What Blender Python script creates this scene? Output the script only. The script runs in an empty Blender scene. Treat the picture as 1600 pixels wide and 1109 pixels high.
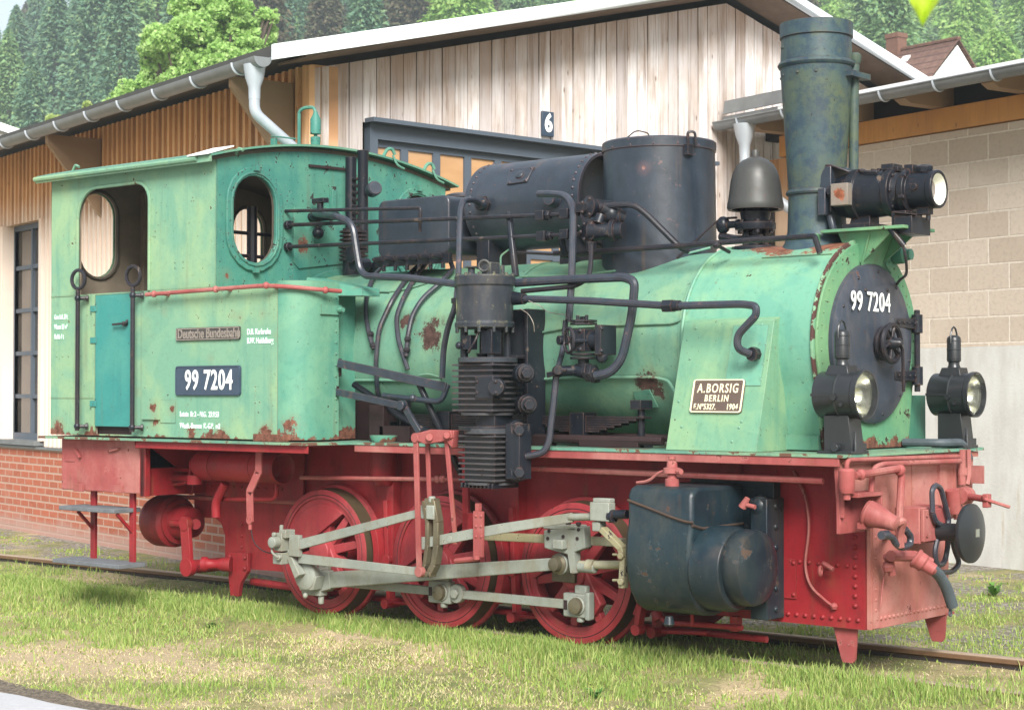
import bpy, bmesh, math, random
import numpy as np
from mathutils import Vector, Matrix, Quaternion, noise as mnoise
random.seed(7)
RNG = np.random.default_rng(11)
scene = bpy.context.scene
COL = scene.collection
R = math.radians
# ---------------------------------------------------------------- camera
FPX = 2780.0; TH = R(40.3); PITCH = math.atan(56.5/2780)
CAM = Vector((7.06467395, -8.27316455, 1.38285889))
vr = Vector((math.cos(TH), math.sin(TH), 0)); vh = Vector((-math.sin(TH), math.cos(TH), 0)); vz = Vector((0, 0, 1))
vf = vh*math.cos(PITCH)+vz*math.sin(PITCH); vu = vz*math.cos(PITCH)-vh*math.sin(PITCH)
cd = bpy.data.cameras.new('camera'); cam = bpy.data.objects.new('camera', cd); COL.objects.link(cam)
cd.sensor_width = 36; cd.lens = FPX/1600*36; cd.clip_start = .1; cd.clip_end = 2000
cam.matrix_world = Matrix((( vr.x, vu.x, -vf.x, CAM.x), (vr.y, vu.y, -vf.y, CAM.y), (vr.z, vu.z, -vf.z, CAM.z), (0, 0, 0, 1)))
scene.camera = cam
cd.dof.use_dof = True; cd.dof.focus_distance = 10.0; cd.dof.aperture_fstop = 8
# ---------------------------------------------------------------- light
SUN = Vector((.62, -.60, .62)).normalized()
el = math.asin(SUN.z); az = math.atan2(SUN.x, SUN.y)
w = bpy.data.worlds.new('World'); scene.world = w; w.use_nodes = True
nt = w.node_tree; nt.nodes.clear()
sky = nt.nodes.new('ShaderNodeTexSky'); sky.sky_type = 'NISHITA'; sky.sun_disc = False
sky.sun_elevation = el; sky.sun_rotation = az; sky.air_density = 1.3; sky.dust_density = 2.5; sky.ozone_density = 1.5
bg = nt.nodes.new('ShaderNodeBackground'); bg.inputs[1].default_value = .095
wo = nt.nodes.new('ShaderNodeOutputWorld')
veil = nt.nodes.new('ShaderNodeMix'); veil.data_type = 'RGBA'; veil.inputs[0].default_value = .45; veil.inputs[7].default_value = (7.2, 7.4, 7.6, 1)   # thin white cloud over the whole sky
nt.links.new(sky.outputs[0], veil.inputs[6]); nt.links.new(veil.outputs[2], bg.inputs[0]); nt.links.new(bg.outputs[0], wo.inputs[0])
sl = bpy.data.lights.new('sun', 'SUN'); sl.energy = 4.4; sl.angle = R(26); sl.color = (1, .975, .94)
so = bpy.data.objects.new('sun', sl); COL.objects.link(so)
so.rotation_euler = SUN.to_track_quat('Z', 'Y').to_euler(); so.location = (0, 0, 30)
scene.view_settings.view_transform = 'Standard'; scene.view_settings.look = 'None'
scene.view_settings.exposure = .85; scene.view_settings.gamma = 1; scene.view_settings.use_curve_mapping = False
# ---------------------------------------------------------------- pixel -> point on a real plane
def ray(px, py): return vf+vr*((px-800)/FPX)+vu*((554.5-py)/FPX)
def on(px, py, ax, v):
    d = ray(px, py); i = 'XYZ'.index(ax); return CAM+d*((v-CAM[i])/d[i])
def Y(px, py, v): return on(px, py, 'Y', v)
def X(px, py, v): return on(px, py, 'X', v)
def ZZ(px, py, v): return on(px, py, 'Z', v)
def dist(px, py, k): return CAM+ray(px, py)*k
# ---------------------------------------------------------------- mesh builder
V = Vector
def frame_of(d, hint=None):
    d = d.normalized()
    h = hint or (V((0, 0, 1)) if abs(d.z) < .9 else V((1, 0, 0)))
    a = d.cross(h).normalized(); b = a.cross(d).normalized()   # a sideways, b 'up'
    return a, b
class MB:
    def __init__(s): s.v = []; s.f = []
    def add(s, vs, fs):
        n = len(s.v); s.v += [tuple(p) for p in vs]; s.f += [tuple(i+n for i in f) for f in fs]; return s
    def box(s, a, b):
        x0, x1 = sorted((a[0], b[0])); y0, y1 = sorted((a[1], b[1])); z0, z1 = sorted((a[2], b[2]))
        return s.add([(x0,y0,z0),(x1,y0,z0),(x1,y1,z0),(x0,y1,z0),(x0,y0,z1),(x1,y0,z1),(x1,y1,z1),(x0,y1,z1)],
              [(0,3,2,1),(4,5,6,7),(0,1,5,4),(1,2,6,5),(2,3,7,6),(3,0,4,7)])
    def cbox(s, c, sx, sy, sz): return s.box((c[0]-sx/2, c[1]-sy/2, c[2]-sz/2), (c[0]+sx/2, c[1]+sy/2, c[2]+sz/2))
    def bar(s, p0, p1, w, h, hint=None, w1=None, h1=None):
        p0 = V(p0); p1 = V(p1); a, b = frame_of(p1-p0, hint); w1 = w if w1 is None else w1; h1 = h if h1 is None else h1
        q = []
        for p, ww, hh in ((p0, w, h), (p1, w1, h1)):
            q += [p-a*ww/2-b*hh/2, p+a*ww/2-b*hh/2, p+a*ww/2+b*hh/2, p-a*ww/2+b*hh/2]
        return s.add(q, [(0,3,2,1),(4,5,6,7),(0,1,5,4),(1,2,6,5),(2,3,7,6),(3,0,4,7)])
    def lathe(s, prof, o, d, n=24, cap=True, hint=None):
        o = V(o); d = V(d).normalized(); a, b = frame_of(d, hint); m = len(prof); vs = []
        for t, r in prof:
            for k in range(n):
                an = 2*math.pi*k/n; vs.append(o+d*t+(a*math.cos(an)+b*math.sin(an))*r)
        fs = []
        for i in range(m-1):
            for k in range(n):
                k2 = (k+1) % n; fs.append((i*n+k, i*n+k2, (i+1)*n+k2, (i+1)*n+k))
        if cap:
            if prof[0][1] > 1e-5: fs.append(tuple(reversed(range(n))))
            if prof[-1][1] > 1e-5: fs.append(tuple((m-1)*n+k for k in range(n)))
        return s.add(vs, fs)
    def cyl(s, p0, p1, r, r1=None, n=20):
        p0 = V(p0); p1 = V(p1); return s.lathe([(0, r), ((p1-p0).length, r if r1 is None else r1)], p0, p1-p0, n)
    def tube(s, pts, r, n=10, bend=.06, cap=True):
        pts = [V(p) for p in pts]
        if len(pts) > 2 and bend > 0:
            q = [pts[0]]
            for i in range(1, len(pts)-1):
                p, a, b = pts[i], pts[i-1]-pts[i], pts[i+1]-pts[i]
                k = min(bend, a.length*.48, b.length*.48); A = p+a.normalized()*k; B = p+b.normalized()*k
                for j in range(6):
                    t = j/5; q.append(A*(1-t)**2+p*2*t*(1-t)+B*t*t)
            q.append(pts[-1]); pts = q
        vs = []; d0 = (pts[1]-pts[0]).normalized(); a, b = frame_of(d0)
        for i, p in enumerate(pts):
            d = (pts[min(i+1, len(pts)-1)]-pts[max(i-1, 0)]).normalized()
            qd = d0.rotation_difference(d); a = qd @ a; b = qd @ b; d0 = d
            for k in range(n):
                an = 2*math.pi*k/n; vs.append(p+(a*math.cos(an)+b*math.sin(an))*r)
        fs = []; m = len(pts)
        for i in range(m-1):
            for k in range(n):
                k2 = (k+1) % n; fs.append((i*n+k, i*n+k2, (i+1)*n+k2, (i+1)*n+k))
        if cap: fs += [tuple(reversed(range(n))), tuple((m-1)*n+k for k in range(n))]
        return s.add(vs, fs)
    def torus(s, c, d, R_, r, n=28, m=8, arc=1.0, start=0.0, sx=1, sy=1, hint=None):
        c = V(c); a, b = frame_of(V(d), hint)
        pts = [c+a*math.cos(2*math.pi*(start+arc*i/n))*R_*sx+b*math.sin(2*math.pi*(start+arc*i/n))*R_*sy for i in range(n+(arc < 1))]
        if arc < 1: return s.tube(pts, r, m, 0)
        dn = V(d).normalized(); vs = []
        for i in range(n):
            t = (pts[(i+1) % n]-pts[i-1]).normalized(); o = t.cross(dn)
            for k in range(m):
                an = 2*math.pi*k/m; vs.append(pts[i]+(o*math.cos(an)+dn*math.sin(an))*r)
        return s.add(vs, [(i*m+k, i*m+(k+1) % m, ((i+1) % n)*m+(k+1) % m, ((i+1) % n)*m+k) for i in range(n) for k in range(m)])
    def prism(s, pts, ext):
        pts = [V(p) for p in pts]; e = V(ext); n = len(pts)
        return s.add(pts+[p+e for p in pts], [tuple(reversed(range(n))), tuple(range(n, 2*n))]+[(i, (i+1) % n, (i+1) % n+n, i+n) for i in range(n)])
    def ball(s, c, r, n=12, sc=(1, 1, 1)):
        vs = []; fs = []; m = max(4, n//2)
        for i in range(m+1):
            ph = math.pi*i/m
            for k in range(n):
                an = 2*math.pi*k/n; vs.append((c[0]+r*sc[0]*math.sin(ph)*math.cos(an), c[1]+r*sc[1]*math.sin(ph)*math.sin(an), c[2]+r*sc[2]*math.cos(ph)))
        for i in range(m):
            for k in range(n): fs.append((i*n+k, (i+1)*n+k, (i+1)*n+(k+1) % n, i*n+(k+1) % n))
        return s.add(vs, fs)
    def rivet(s, p, nrm, r=.011):
        return s.lathe([(-.002, r), (r*.35, r*.85), (r*.7, r*.4)], p, nrm, 7)
    def rivets(s, p0, p1, n, nrm, r=.011):
        p0 = V(p0); p1 = V(p1)
        for i in range(n): s.rivet(p0+(p1-p0)*(i/(n-1) if n > 1 else 0), nrm, r)
        return s
    def hexnut(s, p, d, r=.02, h=.02): return s.lathe([(0, r), (h, r)], p, d, 6)
    def pieces(s):
        par = list(range(len(s.v)))
        def find(i):
            while par[i] != i: par[i] = par[par[i]]; i = par[i]
            return i
        for f in s.f:
            a = find(f[0])
            for q in f[1:]:
                b = find(q)
                if a != b: par[b] = a
        root = np.array([find(i) for i in range(len(s.v))]); ids, isl = np.unique(root, return_inverse=True); k = len(ids)
        if k < 2 or k > 900: return None
        P = np.array([tuple(v) for v in s.v]); lo = np.full((k, 3), 1e9); hi = -lo; np.minimum.at(lo, isl, P); np.maximum.at(hi, isl, P)
        size = (hi-lo).max(axis=1); gap = np.maximum(0, np.maximum(lo[:, None]-hi[None], lo[None]-hi[:, None]))
        near = np.sqrt((gap**2).sum(axis=2)) <= np.maximum(.019, .49*np.maximum(size[:, None], size[None]))
        lab = np.arange(k)
        while True:
            new = np.where(near, lab[None], k+1).min(axis=1)
            if (new == lab).all(): break
            lab = new
        n = len(set(lab))
        return (n, lab[isl]) if n > 1 else None
    def build(s, name, m, parent=None, bevel=0.0, label=None, ang=35, matrix=None):
        if parent is not None and not any(w in name for w in ('rivet', 'rim', 'pane', 'pattern', 'crown', 'seam', 'frame', 'lettering')):
            g = s.pieces()
            if g and g[0] <= 24:
                n, lab = g; first = None
                for u in sorted(set(lab), key=lambda q: -int((lab == q).sum())):
                    keep = np.nonzero(lab == u)[0]; ren = {int(o): i for i, o in enumerate(keep)}; q = MB()
                    q.v = [s.v[int(i)] for i in keep]; q.f = [tuple(ren[i] for i in f) for f in s.f if f[0] in ren]
                    o = q.build_one(name, m, parent, bevel, label if first is None else None, ang, matrix); first = first or o
                return first
        return s.build_one(name, m, parent, bevel, label, ang, matrix)
    def build_one(s, name, m, parent=None, bevel=0.0, label=None, ang=35, matrix=None):
        me = bpy.data.meshes.new(name); me.from_pydata(s.v, [], s.f)
        bm = bmesh.new(); bm.from_mesh(me)
        bmesh.ops.remove_doubles(bm, verts=bm.verts, dist=1e-5)
        bmesh.ops.recalc_face_normals(bm, faces=bm.faces)
        for f in bm.faces: f.smooth = True
        la = R(ang)
        for e in bm.edges:
            if len(e.link_faces) == 2 and e.calc_face_angle(0) > la: e.smooth = False
        bm.to_mesh(me); bm.free()
        me.materials.append(m)
        o = bpy.data.objects.new(name, me); COL.objects.link(o)
        if matrix is not None: o.matrix_basis = matrix
        if parent: o.parent = parent
        if label: o['label'] = label
        if bevel:
            b = o.modifiers.new('bevel', 'BEVEL'); b.width = bevel; b.segments = 2; b.limit_method = 'ANGLE'; b.angle_limit = R(40); b.harden_normals = False
        return o
def tag(o, label=None, cat=None, group=None, kind=None):
    if label: o['label'] = label
    if cat: o['category'] = cat
    if group: o['group'] = group
    if kind: o['kind'] = kind
    return o
def empty(name, loc=(0, 0, 0), rz=0, **k):
    o = bpy.data.objects.new(name, None); COL.objects.link(o); o.location = loc; o.rotation_euler = (0, 0, rz); o.empty_display_size = .2
    return tag(o, **k)
def plate(name, outer, holes, th, mw, m, parent, bevel=0, label=None):
    """flat plate with holes: 2D outlines in local xy, extruded th along local z, placed by matrix mw"""
    cu = bpy.data.curves.new(name, 'CURVE'); cu.dimensions = '2D'; cu.fill_mode = 'BOTH'; cu.extrude = th/2
    for pts in [outer]+list(holes):
        sp = cu.splines.new('POLY'); sp.points.add(len(pts)-1); sp.use_cyclic_u = True
        for p, q in zip(sp.points, pts): p.co = (q[0], q[1], 0, 1)
    t = bpy.data.objects.new('tmp', cu); COL.objects.link(t)
    me = bpy.data.meshes.new_from_object(t.evaluated_get(bpy.context.evaluated_depsgraph_get()))
    bpy.data.objects.remove(t); bpy.data.curves.remove(cu)
    me.transform(mw); me.name = name
    mb = MB(); mb.v = [tuple(v.co) for v in me.vertices]; mb.f = [tuple(p.vertices) for p in me.polygons]
    bpy.data.meshes.remove(me)
    return mb.build(name, m, parent, bevel, label)
def mat_axes(o, ax, ay):
    ax = V(ax).normalized(); ay = V(ay).normalized(); az = ax.cross(ay)
    return Matrix(((ax.x, ay.x, az.x, o[0]), (ax.y, ay.y, az.y, o[1]), (ax.z, ay.z, az.z, o[2]), (0, 0, 0, 1)))
def text(name, body, o, ax, ay, size, m, parent, sx=1.0, ext=.003, off=0.0, align='CENTER', space=1.0, label=None):
    cu = bpy.data.curves.new(name, 'FONT'); cu.body = body; cu.size = size; cu.extrude = ext; cu.offset = off
    cu.align_x = align; cu.align_y = 'CENTER'; cu.space_character = space; cu.resolution_u = 3
    t = bpy.data.objects.new('tmp', cu); COL.objects.link(t)
    me = bpy.data.meshes.new_from_object(t.evaluated_get(bpy.context.evaluated_depsgraph_get()))
    bpy.data.objects.remove(t); bpy.data.curves.remove(cu)
    me.transform(mat_axes(o, ax, ay) @ Matrix.Diagonal((sx, 1, 1, 1))); me.name = name
    me.materials.clear(); me.materials.append(m)
    ob = bpy.data.objects.new(name, me); COL.objects.link(ob); ob.parent = parent
    if label: ob['label'] = label
    return ob
def rrect(x0, x1, y0, y1, r, n=6):
    p = []
    for cx, cy, a0 in ((x1-r, y1-r, 0), (x0+r, y1-r, 90), (x0+r, y0+r, 180), (x1-r, y0+r, 270)):
        for i in range(n+1):
            a = R(a0+90*i/n); p.append((cx+r*math.cos(a), cy+r*math.sin(a)))
    return p
def circ(cx, cy, r, n=32, ry=None):
    ry = ry or r; return [(cx+r*math.cos(2*math.pi*i/n), cy+ry*math.sin(2*math.pi*i/n)) for i in range(n)]
# ---------------------------------------------------------------- materials
class NT:
    def __init__(s, name):
        s.m = bpy.data.materials.new(name); s.m.use_nodes = True; s.t = s.m.node_tree; s.n = s.t.nodes
        s.b = s.n['Principled BSDF']; s.tc = s.n.new('ShaderNodeTexCoord').outputs['Object']
    def link(s, a, b): s.t.links.new(a, b)
    def inp(s, sock, v):
        if isinstance(v, bpy.types.NodeSocket): s.link(v, sock)
        elif v is not None: sock.default_value = (*v, 1) if (isinstance(v, tuple) and len(v) == 3 and sock.type == 'RGBA') else v
    def mapping(s, sc=(1, 1, 1), loc=(0, 0, 0), rot=(0, 0, 0), v=None):
        n = s.n.new('ShaderNodeMapping'); s.link(v or s.tc, n.inputs[0]); n.inputs['Scale'].default_value = sc; n.inputs['Location'].default_value = loc; n.inputs['Rotation'].default_value = rot; return n.outputs[0]
    def noise(s, sc, det=4, rough=.6, v=None, dist=0):
        n = s.n.new('ShaderNodeTexNoise'); s.link(v or s.tc, n.inputs['Vector']); n.inputs['Scale'].default_value = sc; n.inputs['Detail'].default_value = det; n.inputs['Roughness'].default_value = rough; n.inputs['Distortion'].default_value = dist; return n.outputs['Fac']
    def vor(s, sc, v=None, out='Distance', feat='F1'):
        n = s.n.new('ShaderNodeTexVoronoi'); n.feature = feat; s.link(v or s.tc, n.inputs['Vector']); n.inputs['Scale'].default_value = sc; return n.outputs[out]
    def math(s, op, a, b=None, c=None, clamp=False):
        n = s.n.new('ShaderNodeMath'); n.operation = op; n.use_clamp = clamp; s.inp(n.inputs[0], a); s.inp(n.inputs[1], b)
        if c is not None: s.inp(n.inputs[2], c)
        return n.outputs[0]
    def ramp(s, f, a, b):   # smooth 0..1 between a and b
        n = s.n.new('ShaderNodeMapRange'); n.interpolation_type = 'SMOOTHSTEP'; s.inp(n.inputs[0], f); n.inputs[1].default_value = a; n.inputs[2].default_value = b; return n.outputs[0]
    def mix(s, f, a, b):
        n = s.n.new('ShaderNodeMix'); n.data_type = 'RGBA'; s.inp(n.inputs[0], f); s.inp(n.inputs[6], a); s.inp(n.inputs[7], b); return n.outputs[2]
    def sep(s, v=None):
        n = s.n.new('ShaderNodeSeparateXYZ'); s.link(v or s.tc, n.inputs[0]); return n.outputs
    def comb(s, x, y, z):
        n = s.n.new('ShaderNodeCombineXYZ'); s.inp(n.inputs[0], x); s.inp(n.inputs[1], y); s.inp(n.inputs[2], z); return n.outputs[0]
    def dist(s, p, v=None, sc=(1, 1, 1)):
        n = s.n.new('ShaderNodeVectorMath'); n.operation = 'DISTANCE'; mp = s.mapping(sc=sc, v=v); s.link(mp, n.inputs[0]); n.inputs[1].default_value = tuple(p[i]*sc[i] for i in range(3)); return n.outputs['Value']
    def bump(s, h, st=.3, d=.01):
        n = s.n.new('ShaderNodeBump'); n.inputs['Strength'].default_value = st; n.inputs['Distance'].default_value = d; s.link(h, n.inputs['Height']); s.link(n.outputs[0], s.b.inputs['Normal']); return n
    def out(s, col, rough=.5, metal=0.0, spec=.5):
        s.inp(s.b.inputs['Base Color'], col); s.inp(s.b.inputs['Roughness'], rough); s.inp(s.b.inputs['Metallic'], metal); s.b.inputs['Specular IOR Level'].default_value = spec; return s.m
def srgb(r, g, b):
    f = lambda c: (c/255/12.92) if c/255 < .04045 else ((c/255+.055)/1.055)**2.4
    return (f(r), f(g), f(b))
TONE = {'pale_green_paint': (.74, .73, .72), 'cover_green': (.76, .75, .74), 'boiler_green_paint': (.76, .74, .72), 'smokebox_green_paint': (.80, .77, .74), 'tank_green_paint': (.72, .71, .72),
    'teal_green_paint': (.80, .74, .74), 'door_teal_paint': (.75, .74, .80), 'smokebox_front_green': (.8, .8, .8), 'chipped_ring_green': (.7, .75, .75), 'board_green_paint': (.8, .8, .85),
    'blue_black_paint': (.80, .74, .70), 'black_fitting_paint': (.65, .62, .62), 'cylinder_black_paint': (.7, .75, .75), 'red_frame_paint': (.80, .70, .80), 'wheel_red_paint': (.66, .66, .78), 'faded_red_paint': (.72, .74, .82),
    'weathered_chimney_paint': (.72, .76, .72), 'grey_rod_paint': (.70, .76, .77), 'chalky_beam_paint': (.86, .84, .88), 'dull_bell_bronze': (.75, .78, .85), 'yellowed_grey_paint': (.75, .78, .8), 'pump_black': (.55, .6, .68)}
def paint(name, base, alt, alt2, rough=.5, chip=.69, chip_col=(.035, .022, .018), chip_sc=9, rust_z=None, blobs=(), streak=.35, seed=0, metal=0, bumpst=.25, chip2=.74, rust=(.17, .07, .045), spec=.28, runs=.45, mottle=.0, wear=.5, dirt=.0, dirt_col=(.05, .04, .03)):
    kk = TONE.get(name, (1, 1, 1)); base, alt, alt2 = [tuple(v*q for v, q in zip(c_, kk)) for c_ in (base, alt, alt2)]
    t = NT(name); off = t.mapping(loc=(seed*3.1, seed*1.7, seed*2.3))
    big = t.noise(1.7, 5, .62, off, .4); med = t.noise(5.5, 6, .7, off)
    st = t.noise(3.0, 5, .65, t.mapping(sc=(4, 4, .45), loc=(seed, 0, 0)))
    c = t.mix(t.ramp(big, .42, .62), base, alt)
    c = t.mix(t.math('MULTIPLY', t.ramp(st, .5, .72), streak), c, alt2)
    c = t.mix(t.math('MULTIPLY', t.ramp(med, .55, .75), .35), c, alt2)
    if mottle: c = t.mix(t.math('MULTIPLY', t.ramp(t.noise(9, 9, .78, off), .44, .60), mottle), c, alt2); c = t.mix(t.math('MULTIPLY', t.ramp(t.noise(13, 9, .8, t.mapping(loc=(seed, 9, 4))), .50, .62), mottle*.8), c, alt)
    pt = t.math('MULTIPLY', t.ramp(t.noise(1.25, 3, .45, off, 2.2), .56, .60), .2); c = t.mix(pt, c, alt2)     # brushed touch-ups
    run = t.noise(1, 5, .6, t.mapping(sc=(13, 13, .55), loc=(seed+5, 1, 2))); brk = t.noise(1.6, 4, .6, off)
    c = t.mix(t.math('MULTIPLY', t.math('MULTIPLY', t.ramp(run, .56, .70), t.ramp(brk, .42, .6)), runs), c, tuple(v*.4+r_*.3 for v, r_ in zip(base, (.30, .17, .08))))
    c = t.mix(t.math('MULTIPLY', t.ramp(t.noise(38, 6, .8, off), .50, .72), .35), c, tuple(v*.45 for v in base))
    fine = t.noise(chip_sc, 8, .68, off)
    if dirt: c = t.mix(t.math('MULTIPLY', t.ramp(t.noise(2.3, 8, .75, t.mapping(sc=(1.5, 1.5, .6), loc=(seed+7, 2, 1))), .45, .75), dirt), c, dirt_col)
    chip -= .045; chip2 -= .05; mask = t.ramp(fine, chip, chip+.012)
    small = t.ramp(t.noise(chip_sc*4.3, 4, .6, off), chip2, chip2+.02)
    mask = t.math('MAXIMUM', mask, small)
    edge = t.ramp(fine, chip-.03, chip)
    c = t.mix(t.math('MULTIPLY', edge, .5), c, tuple(min(1, v*1.25+.03) for v in alt))
    rustmix = t.mix(t.ramp(t.noise(22, 5, .7), .4, .65), rust, tuple(v*.45 for v in rust))
    tot = None
    if rust_z is not None:
        z = t.sep()[2]; q = t.math('ADD', t.math('SUBTRACT', z, rust_z), t.math('MULTIPLY', t.math('SUBTRACT', t.noise(5, 7, .7, t.mapping(sc=(1, 1, .6), loc=(seed, 3, 1))), .5), .42))
        tot = t.math('SUBTRACT', 1, t.ramp(q, .0, .012))
    for p, r in blobs:
        dd = t.math('ADD', t.dist(p), t.math('MULTIPLY', t.math('SUBTRACT', t.noise(8.5, 9, .8), .5), r*5.0))
        halo = t.math('MULTIPLY', t.math('SUBTRACT', 1, t.ramp(dd, r, r+.05)), .35); c = t.mix(halo, c, tuple(.6*v+.4*r_ for v, r_ in zip(alt, rust))); k = t.math('SUBTRACT', 1, t.ramp(dd, r-.008, r)); tot = k if tot is None else t.math('MAXIMUM', tot, k)
    if wear:
        bv = t.n.new('ShaderNodeBevel'); bv.samples = 3; bv.inputs['Radius'].default_value = .010; ge = t.n.new('ShaderNodeNewGeometry')
        dp = t.n.new('ShaderNodeVectorMath'); dp.operation = 'DOT_PRODUCT'; t.link(bv.outputs[0], dp.inputs[0]); t.link(ge.outputs['Normal'], dp.inputs[1])
        ed_ = t.math('SUBTRACT', 1, dp.outputs['Value']); ew = t.ramp(t.math('ADD', ed_, t.math('MULTIPLY', t.math('SUBTRACT', t.noise(16, 7, .75, off), .56), .9)), .05, .12)
        c = t.mix(t.math('MULTIPLY', ew, wear), c, tuple(.5*a_+.5*b_ for a_, b_ in zip(rust, chip_col)))
    c = t.mix(mask, c, chip_col)
    if tot is not None: c = t.mix(tot, c, rustmix); mask = t.math('MAXIMUM', mask, tot)
    rg = t.math('ADD', t.math('MULTIPLY', mask, .35), t.math('ADD', rough-.2, t.math('MULTIPLY', t.noise(6.5, 6, .7, off), .4)))
    h = t.math('ADD', t.math('MULTIPLY', mask, -.6), t.math('ADD', t.math('MULTIPLY', t.noise(3.2, 3, .5), .9), t.math('MULTIPLY', t.noise(60, 3, .6), .25)))
    t.bump(h, bumpst, .006)
    return t.out(c, rg, metal, spec)
def plain(name, col, rough=.6, metal=0, var=.12, sc=8, bump=.1, spec=.4):
    t = NT(name); n = t.noise(sc, 5, .65)
    c = t.mix(n, tuple(v*(1-var*2) for v in col), tuple(min(1, v*(1+var*2)) for v in col)); t.bump(t.noise(sc*6, 4, .6), bump, .004)
    return t.out(c, rough, metal, spec)
# ---------------------------------------------------------------- materials of this place
M = {}
M['green'] = paint('pale_green_paint', (.215, .43, .29), (.31, .49, .28), (.10, .31, .24), .55, chip=.71, rust_z=1.10, streak=.5,
    blobs=[(Y(92, 668, -1.05), .055), (Y(240, 636, -1.05), .03), (Y(270, 640, -1.05), .03), (Y(243, 660, -1.05), .035), (Y(300, 678, -1.05), .05), (Y(345, 682, -1.05), .05),(Y(415, 680, -1.05), .055),(Y(376, 497, -1.05), .012), (Y(366, 492, -1.05), .006), (Y(411, 490, -1.05), .008), (Y(436, 523, -1.05), .014), (Y(441, 633, -1.05), .012), (Y(258, 487, -1.05), .006), (Y(215, 612, -1.05), .005), (Y(330, 560, -1.05), .004)], chip_col=(.06, .03, .02))
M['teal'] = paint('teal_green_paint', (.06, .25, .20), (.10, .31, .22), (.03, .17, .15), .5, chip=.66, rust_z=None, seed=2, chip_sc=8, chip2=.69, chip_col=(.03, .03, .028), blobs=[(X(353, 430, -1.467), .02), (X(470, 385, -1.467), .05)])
M['tealside'] = paint('door_teal_paint', (.05, .29, .24), (.08, .33, .25), (.03, .21, .19), .5, chip=.74, seed=5)
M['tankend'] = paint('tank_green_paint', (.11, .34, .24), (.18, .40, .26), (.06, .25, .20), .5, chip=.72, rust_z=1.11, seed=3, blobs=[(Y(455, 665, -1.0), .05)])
M['boiler'] = paint('boiler_green_paint', (.17, .37, .27), (.25, .43, .26), (.08, .27, .21), .45, chip=.73, seed=4, streak=.45,
    blobs=[(Y(675, 525, -.5), .10), (Y(632, 500, -.5), .06), (Y(1015, 600, -.47), .07), (Y(560, 480, -.5), .04), (Y(945, 480, -.53), .022), (Y(640, 540, -.5), .03)], rust=(.09, .05, .04))
M['smokebox'] = paint('smokebox_green_paint', (.17, .42, .31), (.24, .47, .29), (.09, .31, .26), .42, chip=.73, seed=6, streak=.4,
    blobs=[(V((2.10, -.12, 2.15)), .16), (V((2.34, -.15, 2.13)), .11), (V((1.95, -.05, 2.18)), .12), (V((2.42, .0, 2.16)), .10)], rust=(.22, .09, .055))
M['front'] = paint('smokebox_front_green', (.12, .31, .17), (.19, .38, .19), (.06, .22, .14), .5, chip=.66, seed=8, chip_sc=10, rust_z=1.13)
M['ring'] = paint('chipped_ring_green', (.24, .45, .27), (.27, .47, .27), (.1, .28, .18), .5, chip=.54, seed=9, chip_sc=9, chip_col=(.075, .035, .03))
M['red'] = paint('red_frame_paint', (.31, .020, .024), (.36, .036, .036), (.17, .012, .018), .5, chip=.76, seed=1, chip_col=(.06, .02, .02), dirt=.75, dirt_col=(.07, .014, .014), runs=.8)
M['pink'] = paint('faded_red_paint', (.42, .10, .085), (.50, .19, .15), (.29, .035, .04), .6, chip=.68, seed=2, chip_col=(.16, .05, .04), dirt=.7, dirt_col=(.17, .04, .035), runs=.8)
M['wheelred'] = paint('wheel_red_paint', (.40, .040, .042), (.46, .07, .065), (.24, .022, .025), .5, chip=.74, seed=3, dirt=.7, dirt_col=(.055, .018, .014), runs=.8)
M['black'] = paint('black_fitting_paint', (.012, .017, .026), (.022, .03, .042), (.009, .011, .016), .36, chip=.70, seed=1, chip_col=(.10, .07, .05), bumpst=.35, spec=.3, dirt=.25, dirt_col=(.05, .046, .042))
M['bluegrey'] = paint('blue_black_paint', (.022, .036, .056), (.035, .052, .078), (.014, .022, .034), .36, chip=.76, seed=2, chip_col=(.12, .06, .05), bumpst=.3, dirt=.25, dirt_col=(.07, .068, .066), mottle=.45, spec=.5,
    blobs=[(V((1.26, -.30, 2.62)), .012), (V((.1, -.12, 2.78)), .02)], rust=(.3, .14, .12))
M['bluegrey'].node_tree.nodes['Principled BSDF'].inputs['Coat Weight'].default_value = .10; M['bluegrey'].node_tree.nodes['Principled BSDF'].inputs['Coat Roughness'].default_value = .3
M['chimney'] = paint('weathered_chimney_paint', (.06, .10, .115), (.10, .125, .08), (.022, .045, .085), .5, chip=.78, seed=5, bumpst=.5, dirt=.5, dirt_col=(.04, .055, .075), streak=.3, mottle=.75)
M['cylinder'] = paint('cylinder_black_paint', (.011, .022, .032), (.02, .038, .048), (.035, .04, .032), .34, chip=.69, seed=6, chip_col=(.065, .042, .03), bumpst=.45, dirt=.35, dirt_col=(.09, .08, .06),
    blobs=[(Y(1040, 795, -1.0), .02), (V((2.2, -1.0, .6)), .02), (V((1.9, -1.0, .28)), .05)], rust=(.11, .055, .038))
M['rod'] = paint('grey_rod_paint', (.29, .295, .255), (.36, .355, .30), (.20, .185, .125), .5, chip=.72, seed=7, chip_col=(.10, .07, .03), chip_sc=14, dirt=.6, dirt_col=(.17, .13, .06))
M['steel'] = paint('oily_steel', (.10, .09, .06), (.16, .14, .09), (.05, .045, .03), .4, chip=.8, seed=7, metal=.4)
M['oilyellow'] = paint('yellowed_grey_paint', (.34, .30, .17), (.42, .39, .27), (.18, .13, .05), .45, chip=.68, seed=9, chip_sc=14)
M['bronze'] = paint('dull_bell_bronze', (.085, .08, .068), (.12, .115, .10), (.045, .05, .052), .45, chip=.8, seed=4, metal=.25, dirt=.4, dirt_col=(.06, .07, .07))
M['lampblack'] = plain('lamp_black_enamel', (.018, .020, .022), .32, 0, .15, 6, .05, .5)
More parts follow.
